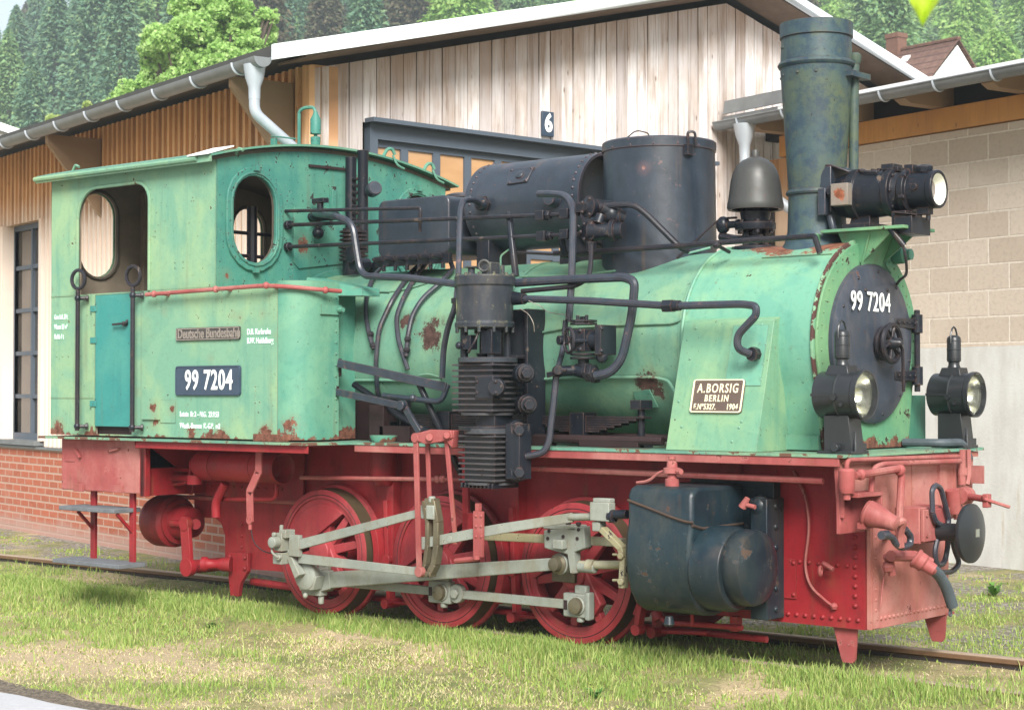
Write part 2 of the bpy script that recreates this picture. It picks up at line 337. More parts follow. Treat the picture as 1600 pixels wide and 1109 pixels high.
M['tread'] = plain('bare_wheel_tread', (.075, .055, .03), .45, .3)
M['beampink'] = paint('chalky_beam_paint', (.42, .15, .12), (.47, .22, .18), (.33, .08, .07), .65, chip=.70, seed=6, chip_col=(.16, .05, .04), dirt=.5, dirt_col=(.26, .13, .07), runs=.9)
M['soffit'] = plain('brown_soffit', (.17, .115, .08), .8, 0, .25, 5, .2)
M['wood'] = plain('grey_step_wood', (.12, .13, .14), .8, 0, .3, 14, .4)
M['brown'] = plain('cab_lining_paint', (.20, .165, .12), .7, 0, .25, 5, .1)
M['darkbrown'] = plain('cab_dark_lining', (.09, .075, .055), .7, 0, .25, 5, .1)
M['white'] = plain('white_lettering', (.80, .82, .80), .5, 0, .04, 8, 0)
M['faintwhite'] = plain('chalky_white_lettering', (.62, .78, .70), .6, 0, .12, 30, 0)
M['dbplate'] = plain('brown_black_plate', (.05, .045, .042), .5, 0, .2, 10, .1)
M['dbletter'] = plain('worn_letter_metal', (.24, .21, .18), .5, .2, .3, 40, .1)
M['numplate'] = plain('blue_black_plate', (.035, .055, .085), .4, 0, .2, 10, .1)
M['brasslet'] = plain('cream_plate_lettering', (.72, .66, .46), .5, 0, .06, 20, 0)
M['browplate'] = plain('brown_works_plate', (.10, .07, .055), .5, 0, .15, 14, .1)
M['rubber'] = plain('grey_rubber_hose', (.06, .075, .085), .6, 0, .2, 12, .2)
M['firebrown'] = plain('dark_underframe', (.022, .010, .010), .7, 0, .3, 6, .2)
M['interior'] = plain('dark_roof_void', (.02, .017, .014), .9)
t = NT('lamp_glass'); t.b.inputs['Transmission Weight'].default_value = 1.0; t.b.inputs['IOR'].default_value = 1.2; M['glass'] = t.out((.95, .98, .95), .02)
t = NT('lamp_reflector'); M['reflector'] = t.out((.78, .78, .68), .18, .9)
t = NT('lamp_white_enamel'); M['enamel'] = t.out((.80, .80, .70), .3)
# ================================================================ SETTING
GZ = -.12
Sd = V((.9705, -.241, 0)).normalized(); Gd = V((.1311, .9914, 0)).normalized(); Rd = V((.9625, -.271, 0)).normalized()
CORNER = V((-3.2618, 1.3865, 0)); R0 = V((.3, 6.05, 0))
def wallframe(o, d):
    n = vz.cross(d); return Matrix(((d.x, n.x, 0, o.x), (d.y, n.y, 0, o.y), (0, 0, 1, 0), (0, 0, 0, 1)))
MS, MG, MR = wallframe(CORNER, Sd), wallframe(CORNER, Gd), wallframe(R0, Rd)
def child_m(o, m): o.matrix_basis = m; return o
# --- materials
def wood_mat(name, pitch, a, b, c, grain=.5, topz=None, pale=None, stain=.25):
    t = NT(name); x, y, z = t.sep()[0:3]
    idx = t.math('FLOOR', t.math('DIVIDE', x, pitch))
    wn = t.n.new('ShaderNodeTexWhiteNoise'); wn.noise_dimensions = '1D'; t.link(idx, wn.inputs['W']); r = wn.outputs['Value']
    v = t.comb(t.math('MULTIPLY', x, 28), y, t.math('ADD', t.math('MULTIPLY', z, 1.3), t.math('MULTIPLY', r, 37)))
    g = t.noise(1.0, 6, .65, v, 1.0)
    v2 = t.comb(t.math('MULTIPLY', x, 2.2), t.math('MULTIPLY', r, 9), t.math('MULTIPLY', z, .9)); big = t.noise(1.3, 4, .6, v2)
    col = t.mix(t.ramp(r, .1, .9), a, b); col = t.mix(t.math('MULTIPLY', t.ramp(big, .42, .68), .7), col, c)
    col = t.mix(t.math('MULTIPLY', t.ramp(g, .5, .75), grain), col, tuple(q*.45 for q in c))
    kv = t.comb(t.math('MULTIPLY', x, 11), t.math('MULTIPLY', r, 20), t.math('MULTIPLY', z, 4.2)); kn = t.vor(1, kv)
    col = t.mix(t.math('MULTIPLY', t.math('MULTIPLY', t.math('SUBTRACT', 1, t.ramp(kn, .05, .16)), t.ramp(big, .42, .55)), .8), col, (.12, .07, .04)); dk = t.noise(1, 5, .7, t.comb(t.math('MULTIPLY', x, 9), t.math('MULTIPLY', r, 31), t.math('MULTIPLY', z, .55))); col = t.mix(t.math('MULTIPLY', t.ramp(dk, .50, .68), stain), col, tuple(q*.55 for q in c))
    if topz: # sheltered boards under the verge keep their fresh orange colour
        zz = t.math('SUBTRACT', z, t.math('MULTIPLY', t.math('SUBTRACT', 5.05, t.math('ABSOLUTE', t.math('SUBTRACT', x, 5.05))), .25))
        q = t.ramp(t.math('ADD', zz, t.math('MULTIPLY', t.math('SUBTRACT', g, .5), .9)), topz-.6, topz+.15)
        col = t.mix(t.math('MULTIPLY', q, .55), col, (.40, .23, .13))
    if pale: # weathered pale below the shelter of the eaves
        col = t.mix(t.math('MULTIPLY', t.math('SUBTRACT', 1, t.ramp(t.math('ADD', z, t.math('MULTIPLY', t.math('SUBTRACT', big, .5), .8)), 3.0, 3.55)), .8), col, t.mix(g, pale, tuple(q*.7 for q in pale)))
    t.bump(g, .35, .006)
    return t.out(col, .75)
M['gableboard'] = wood_mat('silvered_board', .14, (.72, .68, .66), (.46, .41, .39), (.40, .30, .23), .8, 3.95, stain=.65)
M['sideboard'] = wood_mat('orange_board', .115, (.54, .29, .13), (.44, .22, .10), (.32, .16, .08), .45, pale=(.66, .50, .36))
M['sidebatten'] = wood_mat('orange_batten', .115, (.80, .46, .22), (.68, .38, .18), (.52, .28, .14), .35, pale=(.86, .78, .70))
M['beam'] = wood_mat('orange_beam', 9., (.58, .28, .08), (.54, .26, .08), (.46, .22, .07), .25)
M['rafter'] = wood_mat('rafter_wood', 9., (.35, .24, .15), (.32, .22, .13), (.26, .17, .10), .3)
def brickmat(name, c1, c2, mortar, bw, bh, ms, noise_c, bump=.5, stain=None, low=None):
    t = NT(name); x, y, z = t.sep()[0:3]
    w1 = t.math('MULTIPLY', t.math('SUBTRACT', t.noise(9, 3, .6), .5), ms*.5)
    v = t.comb(t.math('ADD', x, w1), t.math('ADD', z, w1), 0)
    b = t.n.new('ShaderNodeTexBrick'); t.link(v, b.inputs['Vector']); b.inputs['Color1'].default_value = (*c1, 1); b.inputs['Color2'].default_value = (*c2, 1)
    b.inputs['Mortar'].default_value = (*mortar, 1); b.inputs['Scale'].default_value = 1; b.inputs['Mortar Size'].default_value = ms; b.inputs['Mortar Smooth'].default_value = .25
    b.inputs['Brick Width'].default_value = bw; b.inputs['Row Height'].default_value = bh; b.inputs['Bias'].default_value = .0
    n = t.noise(26, 6, .7); c = t.mix(t.math('MULTIPLY', t.ramp(n, .45, .75), .45), b.outputs['Color'], noise_c)
    c = t.mix(t.math('MULTIPLY', t.ramp(t.noise(1.1, 5, .6), .5, .75), .3), c, mortar)
    if low: c = t.mix(t.math('MULTIPLY', t.math('SUBTRACT', 1, t.ramp(t.math('ADD', z, t.math('MULTIPLY', t.noise(2.5, 5, .6), .3)), low-.05, low+.12)), .75), c, (.42, .28, .23))
    t.bump(t.math('ADD', t.math('MULTIPLY', b.outputs['Fac'], -1), t.math('MULTIPLY', n, .5)), bump, .01)
    return t.out(c, .85)
M['brick'] = brickmat('red_plinth_brick', (.40, .115, .06), (.33, .09, .045), (.44, .30, .23), .235, .0765, .011, (.55, .22, .12), .5, low=.13)
M['block'] = brickmat('pumice_block', (.46, .38, .30), (.60, .52, .43), (.68, .61, .51), .45, .225, .010, (.30, .24, .19), .9)
t = NT('rendered_plinth'); z = t.sep()[2]; n = t.noise(1.6, 6, .65, t.mapping(sc=(2.2, 1, .7)))
c = t.mix(t.ramp(n, .38, .66), (.60, .60, .57), (.50, .49, .45)); c = t.mix(t.math('MULTIPLY', t.ramp(t.noise(3.2, 6, .7, t.mapping(sc=(3, 1, .35))), .58, .74), .5), c, (.42, .33, .22))
t.bump(t.noise(40, 5, .7), .35, .008); M['render'] = t.out(c, .85)
M['fascia'] = plain('white_verge_metal', (.80, .84, .86), .45, 0, .03, 2, .02)
M['roofmetal'] = plain('pale_roof_sheet', (.78, .80, .80), .4, 0, .05, 2, .05)
M['zinc'] = plain('zinc_gutter', (.20, .215, .22), .45, .35, .18, 5, .05)
M['zincpipe'] = plain('zinc_downpipe', (.42, .46, .50), .4, .3, .12, 5, .05)
M['doorframe'] = plain('slate_door_steel', (.075, .095, .12), .5, 0, .08, 4, .05)
M['pane'] = NT('window_pane'); 
t = M['pane']; n_ = t.noise(2.5, 5, .6, t.mapping(sc=(1, 1, 3))); M['pane'] = t.out(t.mix(n_, (.34, .19, .09), (.55, .34, .18)), .12, 0, .6)
t = NT('dark_window_pane'); M['darkpane'] = t.out(t.mix(t.ramp(t.noise(1.5, 4, .6), .4, .6), (.05, .045, .04), (.10, .085, .07)), .04, 0, 1.0)
M['darkroof'] = plain('dark_roof_edge', (.06, .06, .055), .8, 0, .2, 6)
# --- engine shed
shed = empty('engine_shed', CORNER, label='large timber engine shed with weathered board gable, brick plinth and white verge', cat='building')
MSi = Matrix.Translation(-CORNER)
def sb(mb, name, m, mw, parent=shed, bevel=0, label=None, base=CORNER):
    return mb.build(name, m, parent, bevel, label, matrix=Matrix.Translation(-base) @ mw)
b = MB(); b.box((-14, 0, -.3), (0, .3, .80)); sb(b, 'brick_plinth', M['brick'], MS, label='red brick plinth under the orange boards')
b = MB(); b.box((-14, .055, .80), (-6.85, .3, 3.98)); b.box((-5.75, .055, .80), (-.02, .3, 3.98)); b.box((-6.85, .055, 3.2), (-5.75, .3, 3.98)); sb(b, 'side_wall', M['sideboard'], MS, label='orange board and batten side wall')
b = MB(); k = 0
x = -13.9
while x < -.05:
    if not (-6.9 < x < -5.72): b.box((x-.022, .03, .80), (x+.022, .0549, 3.98))
    else: b.box((x-.022, .03, 3.2), (x+.022, .0549, 3.98))
    x += .115
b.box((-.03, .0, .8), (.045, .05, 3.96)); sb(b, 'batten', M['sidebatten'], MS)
b = MB(); b.box((-14, -.03, .775), (-.0, .06, .80)); sb(b, 'plinth_sill', M['zinc'], MS)
# window in the side wall
wf = MB(); x0, x1, z0, z1 = -6.85, -5.75, .86, 3.2
wf.box((x0, .13, z0), (x0+.06, .22, z1)).box((x1-.06, .13, z0), (x1, .22, z1)).box((x0+.06, .13, z1-.06), (x1-.06, .22, z1)).box((x0+.06, .13, z0), (x1-.06, .22, z0+.07))
for i in range(1, 5): zc = z0+(z1-z0)*i/5; wf.box((x0+.06, .14, zc-.022), (x1-.06, .21, zc+.022))
wf.box((-6.32, .135, z0+.07), (-6.28, .215, z1-.06)); win = sb(wf, 'window', M['doorframe'], MS, label='tall steel framed window in the orange wall')
b = MB().box((x0+.06, .17, z0+.07), (x1-.06, .18, z1-.06)); o = b.build('pane', M['darkpane'], win)
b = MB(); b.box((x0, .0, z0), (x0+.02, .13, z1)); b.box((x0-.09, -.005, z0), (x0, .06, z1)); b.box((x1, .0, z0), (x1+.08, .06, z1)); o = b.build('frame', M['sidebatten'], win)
b = MB(); b.box((x0-.05, -.06, z0-.05), (x1+.05, .13, z0)); b.build('sill', M['zinc'], win)
# gable wall: single boards with gaps, backing behind them
rake = lambda s: 3.93+.2505*(5.05-abs(s-5.05))
b = MB(); s = 0.0; i = 0
while s < 10.1:
    zb = 3.57 if (.60 < s+.07 < 4.68) else -.2
    zt0, zt1 = rake(s+.003), rake(s+.135); dy = random.uniform(-.006, .006)
    g = .004 if i % 3 else .007
    b.prism([(s+g, dy, zb), (s+.14-g, dy, zb), (s+.14-g, dy, zt1), (s+g, dy, zt0)], (0, .03, 0)); s += .14; i += 1
sb(b, 'gable_wall', M['gableboard'], MG, label='silvered vertical board gable wall')
b = MB(); b.prism([(.12, .05, 3.57), (10.1, .05, 3.57), (10.1, .05, 3.94), (5.05, .05, 5.19), (.12, .05, 3.96)], (0, .2, 0)); b.box((.12, .05, -.2), (.6, .25, 3.57)); b.box((4.7, .05, -.2), (10.1, .25, 3.57)); sb(b, 'backing', M['interior'], MG)
# roof
def gp(s, z, off=.5): return CORNER+Sd*off+Gd*s+V((0, 0, z))
def rel(p, base): return p-base
b = MB()
for sg in (0, 1):
    a = (-.58, 3.875) if sg == 0 else (10.68, 3.875); q = (5.05, 5.285)
    P4 = [gp(a[0], a[1]), gp(q[0], q[1]), gp(q[0], q[1]+.10), gp(a[0], a[1]+.10)]
    b.prism([rel(p, CORNER) for p in P4], -Sd*13.5)
b.build('roof', M['darkroof'], shed, label='dark sheet roof')
b = MB()
for sg in (0, 1):
    a = (-.62, 3.85) if sg == 0 else (10.72, 3.85); q = (5.05, 5.27)
    b.prism([rel(p, CORNER) for p in (gp(a[0], a[1], .502), gp(q[0], q[1], .502), gp(q[0], q[1]+.115, .502), gp(a[0], a[1]+.115, .502))], Sd*.03)
b.build('verge_board', M['fascia'], shed, 0, 'white metal verge board')
b = MB()
for sg in (0, 1):
    a = (-.3, 3.83) if sg == 0 else (10.4, 3.83); q = (5.05, 5.17)
    b.prism([rel(p, CORNER) for p in (gp(a[0], a[1]+.10, .49), gp(q[0], q[1]+.10, .49), gp(q[0], q[1]+.085, .49), gp(a[0], a[1]+.085, .49))], -Sd*.45)
b.build('soffit', M['soffit'], shed)
b = MB()   # triangular eaves brackets on the side wall
for s in (-.32, -4.22, -8.2): b.prism([(s, .03, 3.86), (s, -.52, 3.86), (s, -.52, 3.78), (s, .03, 3.1)], (.05, 0, 0))
sb(b, 'eaves_bracket', M['rafter'], MS)
def gutter(a, c, r, n=7, strap=.8):
    """half round gutter from a to c plus straps"""
    a, c = V(a), V(c); d = (c-a).normalized(); sd = d.cross(vz).normalized(); vs = []; g = MB()
    N = 10
    for p in (a, c):
        for rr in (r, r*.9):
            for k in range(N+1):
                an = math.pi*k/N; vs.append(p+sd*math.cos(an)*rr-vz*math.sin(an)*rr)
    L = N+1; fs = []
    for k in range(N):
        fs += [(k, k+1, 2*L+k+1, 2*L+k), (L+k, 3*L+k, 3*L+k+1, L+k+1), (k, L+k, L+k+1, k+1), (2*L+k, 2*L+k+1, 3*L+k+1, 3*L+k)]
    fs += [(0, 2*L, 3*L, L), (N, L+N, 3*L+N, 2*L+N)]
    g.add(vs, fs); g.tube([a+sd*r, c+sd*r], .009, 6, 0)
    g.prism([a+sd*math.cos(math.pi*k/N)*r-vz*math.sin(math.pi*k/N)*r for k in range(N+1)], -d*.004)
    g.prism([c+sd*math.cos(math.pi*k/N)*r-vz*math.sin(math.pi*k/N)*r for k in range(N+1)], d*.004)
    st = MB(); t_ = .35
    while t_ < (c-a).length:
        p = a+d*t_; st.tube([p+sd*math.cos(math.pi*k/N)*(r+.006)-vz*math.sin(math.pi*k/N)*(r+.006) for k in range(N+1)], .011, 5, 0); t_ += strap
    return g, st
ga = gp(-.68, 3.87, .47)-CORNER; gc = ga-Sd*13
g, st = gutter(ga, gc, .075, strap=.72); gu = g.build('gutter', M['zinc'], shed, label='zinc half round gutter along the side eaves'); st.build('strap', M['zincpipe'], gu)
fun = lambda px, py, k=0: None
q0 = gp(-.68, 3.83, .34)-CORNER
b = MB(); b.lathe([(0, .085), (.10, .07), (.17, .046), (.26, .044)], q0, -vz, 16)
b.tube([q0-vz*.24, q0-vz*.36, q0-vz*.80+Gd*.60+Sd*.1, q0-vz*.85-V((0, 0, .2))+Gd*.61+Sd*.1, q0-vz*3.9+Gd*.61+Sd*.1], .042, 14, .12)
b.build('downpipe', M['zincpipe'], shed, label='zinc downpipe with swan neck at the shed corner')
# the big door numbered 6
D = MB(); D.box((.62, -.02, -.15), (.70, .06, 3.57)).box((.70, -.02, 3.44), (4.66, .06, 3.57)).box((4.66, -.02, -.15), (4.74, .06, 3.57)); D.box((.58, -.12, 3.565), (4.8, .0, 3.60))
door = sb(D, 'shed_door', M['doorframe'], MG, label='slate grey shed door with a top row of small panes')
L = MB(); sx = .71; L.box((.70, .03, 3.385), (4.66, .07, 3.44)); xs = []
while sx < 4.5: xs.append(sx); sx += .347
for k, q in enumerate(xs): L.box((q+.27, .028, -.1), (q+.347, .072, 3.385))
L.box((.70, .03, 2.55), (4.66, .069, 2.63)); L.box((.70, .03, 1.7), (4.66, .069, 1.8)); L.box((.70, .035, -.1), (4.66, .066, 1.3))
o = L.build('leaf', M['doorframe'], door)
b = MB()
for q in xs: b.box((q-.0, .048, 1.3), (q+.27, .052, 3.385))
b.build('pane', M['pane'], door)
# number board 6 is lifted off easily: its own thing
nb = empty('house_number_sign', (CORNER+Gd*2.6-Sd*0+V((0, 0, 3.755))), label='small black enamel board with a white 6 above the shed door', cat='sign')
o = MB().box((-.07, -.035, -.11), (.07, -.012, .11)).build('board', M['numplate'], nb, .003, matrix=MG.to_3x3().to_4x4())
tx = text('numeral', '6', (0, 0, 0), (1, 0, 0), (0, 0, 1), .22, M['white'], nb, sx=.85, off=.008, ext=.002)
tx.matrix_basis = MG.to_3x3().to_4x4() @ Matrix.Translation((0, -.039, -.0))
hk = []
for i, (px, py) in enumerate(((1015, 190), (1042, 218))):
    p = None
b = MB()
for s, z in ((3.98, 4.05), (4.28, 3.95)): b.tube([(s, 0, z), (s, -.08, z+.03), (s+.01, -.12, z-.03)], .008, 6, .03); b.box((s-.02, -.03, z-.02), (s+.02, 0, z+.02))
pass
# --- block shed on the right
bs = empty('block_shed', R0, label='low pumice block shed with orange eaves beam and bright sheet roof', cat='building')
def rb(mb, name, m, bevel=0, label=None, parent=None): return mb.build(name, m, parent or bs, bevel, label, matrix=Matrix.Translation(-R0) @ MR)
rb(MB().box((-2.3, 0, 1.77), (6, .3, 3.67)), 'block_wall', M['block'])
rb(MB().box((-2.3, -.03, -.3), (6, .3, 1.768)), 'rendered_base', M['render'])
rb(MB().box((-2.6, -.035, 3.68), (6, .2, 3.885)), 'eaves_beam', M['beam'], .004)
rb(MB().box((-3.4, .12, 3.888), (6, .3, 4.1)), 'roof_void', M['interior'])
b = MB(); s = -3.3
while s < -2.3: b.box((s, -.0+random.uniform(0, .01), -.2), (s+.125, .05, 3.67)); s += .13
rb(b, 'infill_boarding', M['sideboard']); rb(MB().box((-2.95, -.02, 2.6), (-2.7, .0, 3.5)), 'hatch', M['interior'])
b = MB()
for s in (-2.55, -1.6, -.62, .36, 1.34, 2.3): b.prism([(s, .15, 3.89), (s, -.42, 3.89), (s, -.5, 3.93), (s, -.5, 3.97), (s, .15, 4.1)], (.13, 0, 0))
rb(b, 'rafter_end', M['rafter'], .003)
b = MB(); b.prism([(-2.0, -.60, 4.0), (-2.0, 7, 5.49), (-2.0, 7, 5.54), (-2.0, -.60, 4.05)], (8.05, 0, 0)); rb(b, 'roof', M['roofmetal'], label='bright sheet roof')
b = MB(); b.prism([(-2.78, -.60, 4.0), (-2.78, 7, 5.48), (-2.78, 7, 5.53), (-2.78, -.60, 4.05)], (.78, 0, 0)); rb(b, 'roof_end', M['zinc'])
b = MB(); b.box((-2.78, -.58, 3.985), (6, -.55, 4.005)); rb(b, 'eaves_board', M['darkroof'])
g, st = gutter((-2.80, -.64, 3.985), (6, -.64, 3.985), .075, strap=.62); gu = rb(g, 'gutter', M['zinc']); gst = st.build('strap', M['zincpipe'], gu)
b = MB(); b.lathe([(0, .11), (.12, .085), (.2, .055), (.3, .05)], (-2.42, -.64, 3.93), -vz, 16); b.tube([(-2.42, -.64, 3.65), (-2.42, -.64, 3.45), (-2.12, -.12, 3.0), (-2.12, -.12, 0)], .05, 12, .12)
rb(b, 'downpipe', M['zincpipe'], label='zinc downpipe behind the bell')
b = MB(); b.prism([(-2.76, -.62, 4.07), (-1.9, -.62, 4.07), (-1.9, -.60, 4.20), (-2.76, -.60, 4.20)], (0, .02, 0)); rb(b, 'flashing', M['zinc'])
# --- far left shed corner
far = empty('distant_shed', V((-16.5, 5.2, 0)), label='pale shed with white verge beyond the gutter at far left', cat='building')
def FP(px, py, k): return dist(px, py, k)-V((-16.5, 5.2, 0))
k1, k2 = 27., 31.
A, B = FP(-60, 172, 29), FP(66, 216, 29.6)
dn = V((0, 0, -.22))
bb = vf*6
MB().prism([A, B, B+dn*.5, A+dn*.5], bb*.02).build('verge_board', M['fascia'], far)
MB().prism([A+dn*.5+bb*.02, B+dn*.5+bb*.02, V((B.x, B.y, 0))+bb*.02, V((A.x, A.y, 0))+bb*.02], bb).build('wall', M['render'], far)
MB().prism([A, B, B+V((0,0,.02)), A+V((0,0,.02))], bb).build('roof', M['roofmetal'], far)
# --- house with brown tiles
k = 45.
def lat(u, d, z): return V((CAM.x, CAM.y, 0))+vr*u+vh*d+V((0, 0, z))
hx = lat(11.31, k, 0)
house = empty('tiled_house', hx, label='white gabled house with brown tiled roof and chimney below the wood', cat='house')
rd = (vr*-1.44+vh*1.9).normalized(); gd = (vr*1.9+vh*1.44).normalized()
t = NT('brown_roof_tile'); xx = t.sep(); wv = t.n.new('ShaderNodeTexWave'); wv.bands_direction = 'Z'; wv.inputs['Scale'].default_value = 1.55; wv.wave_profile = 'SAW'; t.link(t.tc, wv.inputs['Vector'])
c = t.mix(t.ramp(t.noise(9, 5, .7), .4, .7), (.20, .105, .075), (.30, .17, .12)); c = t.mix(t.math('MULTIPLY', t.ramp(wv.outputs['Fac'], .75, 1.0), .75), c, (.05, .028, .02)); t.bump(wv.outputs['Fac'], .6, .05); M['tile'] = t.out(c, .8)
M['housewhite'] = plain('white_house_render', (.80, .82, .80), .7, 0, .03, 2, .05)
zr = 1.38+8.86
W_ = 3.6; pit = .96
MB().prism([gd*-W_+V((0, 0, zr-W_*pit)), gd*W_+V((0, 0, zr-W_*pit)), gd*W_+V((0, 0, -.2)), gd*-W_+V((0, 0, -.2))][::1]+[], rd*.3).build('wall', M['housewhite'], house)
MB().prism([V((0, 0, zr-.08)), gd*W_+V((0, 0, zr-W_*pit-.08)), gd*-W_+V((0, 0, zr-W_*pit-.08))], rd*.3).build('gable', M['housewhite'], house)
MB().prism([gd*-W_+rd*.3+V((0,0,-.2)), gd*W_+rd*.3+V((0,0,-.2)), gd*W_+rd*9+V((0,0,-.2)), gd*-W_+rd*9+V((0,0,-.2))], (0, 0, zr-W_*pit)).build('side_wall', M['housewhite'], house)
b = MB()
for sg in (-1, 1):
    b.prism([V((0, 0, zr))-rd*.05, gd*sg*(W_+.35)+V((0, 0, zr-(W_+.35)*pit))-rd*.05, gd*sg*(W_+.35)+V((0, 0, zr-(W_+.35)*pit+.09))-rd*.05, V((0, 0, zr+.09))-rd*.05], rd*9.3)
rf = b.build('roof', M['tile'], house)
b = MB(); b.bar(rd*-.05+V((0, 0, zr+.09)), rd*9.3+V((0, 0, zr+.09)), .14, .07); b.build('ridge_tiles', M['tile'], rf)
cpos = rd*2.0; b = MB()
b.prism([cpos+rd*.2+gd*.18+V((0,0,zr-.5)), cpos-rd*.2+gd*.18+V((0,0,zr-.5)), cpos-rd*.2-gd*.18+V((0,0,zr-.5)), cpos+rd*.2-gd*.18+V((0,0,zr-.5))], (0, 0, .95))
b.prism([cpos+rd*.22+gd*.20+V((0,0,zr+.4)), cpos-rd*.22+gd*.20+V((0,0,zr+.4)), cpos-rd*.22-gd*.20+V((0,0,zr+.4)), cpos+rd*.22-gd*.20+V((0,0,zr+.4))], (0, 0, .12))
b.build('chimney', plain('brown_chimney_brick', (.16, .085, .06), .8, 0, .2, 8), rf)
sp = gd*-.35+rd*1.35+V((0, 0, zr-.35*pit+.10)); n_ = V((0, 0, 1))
MB().prism([sp-rd*.12, sp+rd*.12, sp+rd*.12-gd*.14-V((0, 0, .14*pit)), sp-rd*.12-gd*.14-V((0, 0, .14*pit))], (0, 0, .05)).build('skylight', M['roofmetal'], rf)
# --- ground
t = NT('ground_soil_and_moss')
big = t.noise(.55, 6, .6); med = t.noise(3.0, 7, .7); fine = t.noise(26, 6, .75)
STRAW = (big, med)
y0 = t.sep()[1]
c = t.mix(t.ramp(med, .4, .6), (.17, .19, .055), (.29, .25, .11))
ny = t.math('MULTIPLY', t.math('ADD', y0, t.math('MULTIPLY', t.sep()[0], .31)), -1); c = t.mix(t.ramp(t.math('ADD', big, t.math('MULTIPLY', t.ramp(ny, .9, 3.1), .14)), .53, .64), c, (.46, .36, .21)); c = t.mix(t.math('MULTIPLY', t.ramp(fine, .5, .7), .6), c, (.10, .075, .045))
y_ = t.sep()[1]
far_ = t.math('MULTIPLY', t.ramp(y_, .6, 1.6), t.ramp(t.noise(1.3, 6, .7), .40, .56)); c = t.mix(far_, c, t.mix(t.ramp(t.vor(24), .1, .6), (.42, .38, .33), (.17, .15, .12)))
for (sx_, sy_, sr_) in ((150, 1035, .75), (320, 1050, .5), (560, 1002, .42), (30, 1020, .5), (1010, 1040, .3)):
    sp_ = ZZ(sx_, sy_, GZ); dd = t.math('ADD', t.dist(sp_), t.math('MULTIPLY', t.math('SUBTRACT', med, .5), 1.1)); c = t.mix(t.math('MULTIPLY', t.math('SUBTRACT', 1, t.ramp(dd, sr_*.5, sr_)), .85), c, t.mix(fine, (.52, .41, .26), (.38, .28, .17)))
t.bump(t.math('ADD', fine, t.math('MULTIPLY', med, 2)), .8, .03); M['ground'] = t.out(c, .95)
tag(MB().box((-150, -60, GZ-1), (150, 60, GZ)).build('ground', M['ground']), kind='structure')
t = NT('road_asphalt'); n_ = t.noise(90, 4, .7); c = t.mix(n_, (.30, .30, .31), (.50, .50, .51)); c = t.mix(t.ramp(t.noise(3, 5, .6), .5, .7), c, (.52, .52, .53)); t.bump(n_, .4, .005); M['asphalt'] = t.out(c, .9)
t = NT('gritty_road_edge'); n_ = t.noise(50, 6, .75); c = t.mix(t.ramp(n_, .4, .65), (.07, .055, .04), (.26, .21, .15)); t.bump(n_, .8, .02); M['grit'] = t.out(c, .95)
e0 = ZZ(0, 1084, GZ); e1 = ZZ(124, 1109, GZ); ed = (e1-e0).normalized(); en = V((ed.y, -ed.x, 0)); en = en if en.y < 0 else -en
def strip(a, b, z, name, m, n=160, jit=.0):
    vs = []; 
    for i in range(n+1):
        p = e0+ed*(-12+24*i/n); j = jit*(mnoise.noise(p*2.5)+.5*mnoise.noise(p*9)); vs += [p+en*(a+j)+V((0, 0, z-GZ)), p+en*b+V((0, 0, z-GZ))]
    mb = MB(); mb.add([V((v.x, v.y, z)) for v in vs], [(2*i, 2*i+1, 2*i+3, 2*i+2) for i in range(n)]); return tag(mb.build(name, m), kind='structure')
strip(-.20, .1, GZ+.006, 'road_verge', M['grit'], jit=.13); strip(0, 6, GZ+.012, 'road', M['asphalt'], jit=.03)
bm_v = []; prof = [(-1.25, GZ-.03), (-.85, -.085), (-.56, -.018), (-.545, -.014), (-.425, -.05), (-.2, -.07), (.3, -.085), (.44, -.06), (.53, -.06), (.75, GZ+.02), (1.1, GZ-.03)]
N_ = 300
for i in range(N_+1):
    x = -22+44*i/N_
    for y, z in prof: bm_v.append((x, y+(.06*mnoise.noise(V((x*1.3, y*3, 5))) if abs(abs(y)-.485) > .2 else 0), z+(.012*mnoise.noise(V((x*3, y*6, 1))) if z > GZ-.01 else 0)))
tag(MB().add(bm_v, [(i*11+k, (i+1)*11+k, (i+1)*11+k+1, i*11+k+1) for i in range(N_) for k in range(10)]).build('track_bed', M['ground']), kind='structure')
# --- rails
t = NT('rail_steel'); z = t.sep()[2]; nz = t.noise(20, 5, .7); c = t.mix(nz, (.12, .065, .035), (.22, .13, .07)); c = t.mix(t.ramp(z, -.012, -.002), c, t.mix(nz, (.42, .34, .26), (.30, .22, .15))); c = t.mix(t.math('SUBTRACT', 1, t.ramp(z, -.05, -.03)), c, (.05, .04, .04)); M['rail'] = t.out(c, .6, .3)
def rail(y, lab):
    prof = [(-.05, -.125), (.05, -.125), (.05, -.112), (.012, -.098), (.012, -.04), (.031, -.03), (.031, -.006), (.024, 0), (-.024, 0), (-.031, -.006), (-.031, -.03), (-.012, -.04), (-.012, -.098), (-.05, -.112)]
    o = MB().prism([(-25, y+a, b) for a, b in prof], (50, 0, 0)).build('rail', M['rail'], bevel=0); return tag(o, lab, 'rail', 'rails of the track')
rail(-.485, 'near rail sunk in the tall grass under the near wheels'); rail(.485, 'far rail with rusty top running behind the wheels')
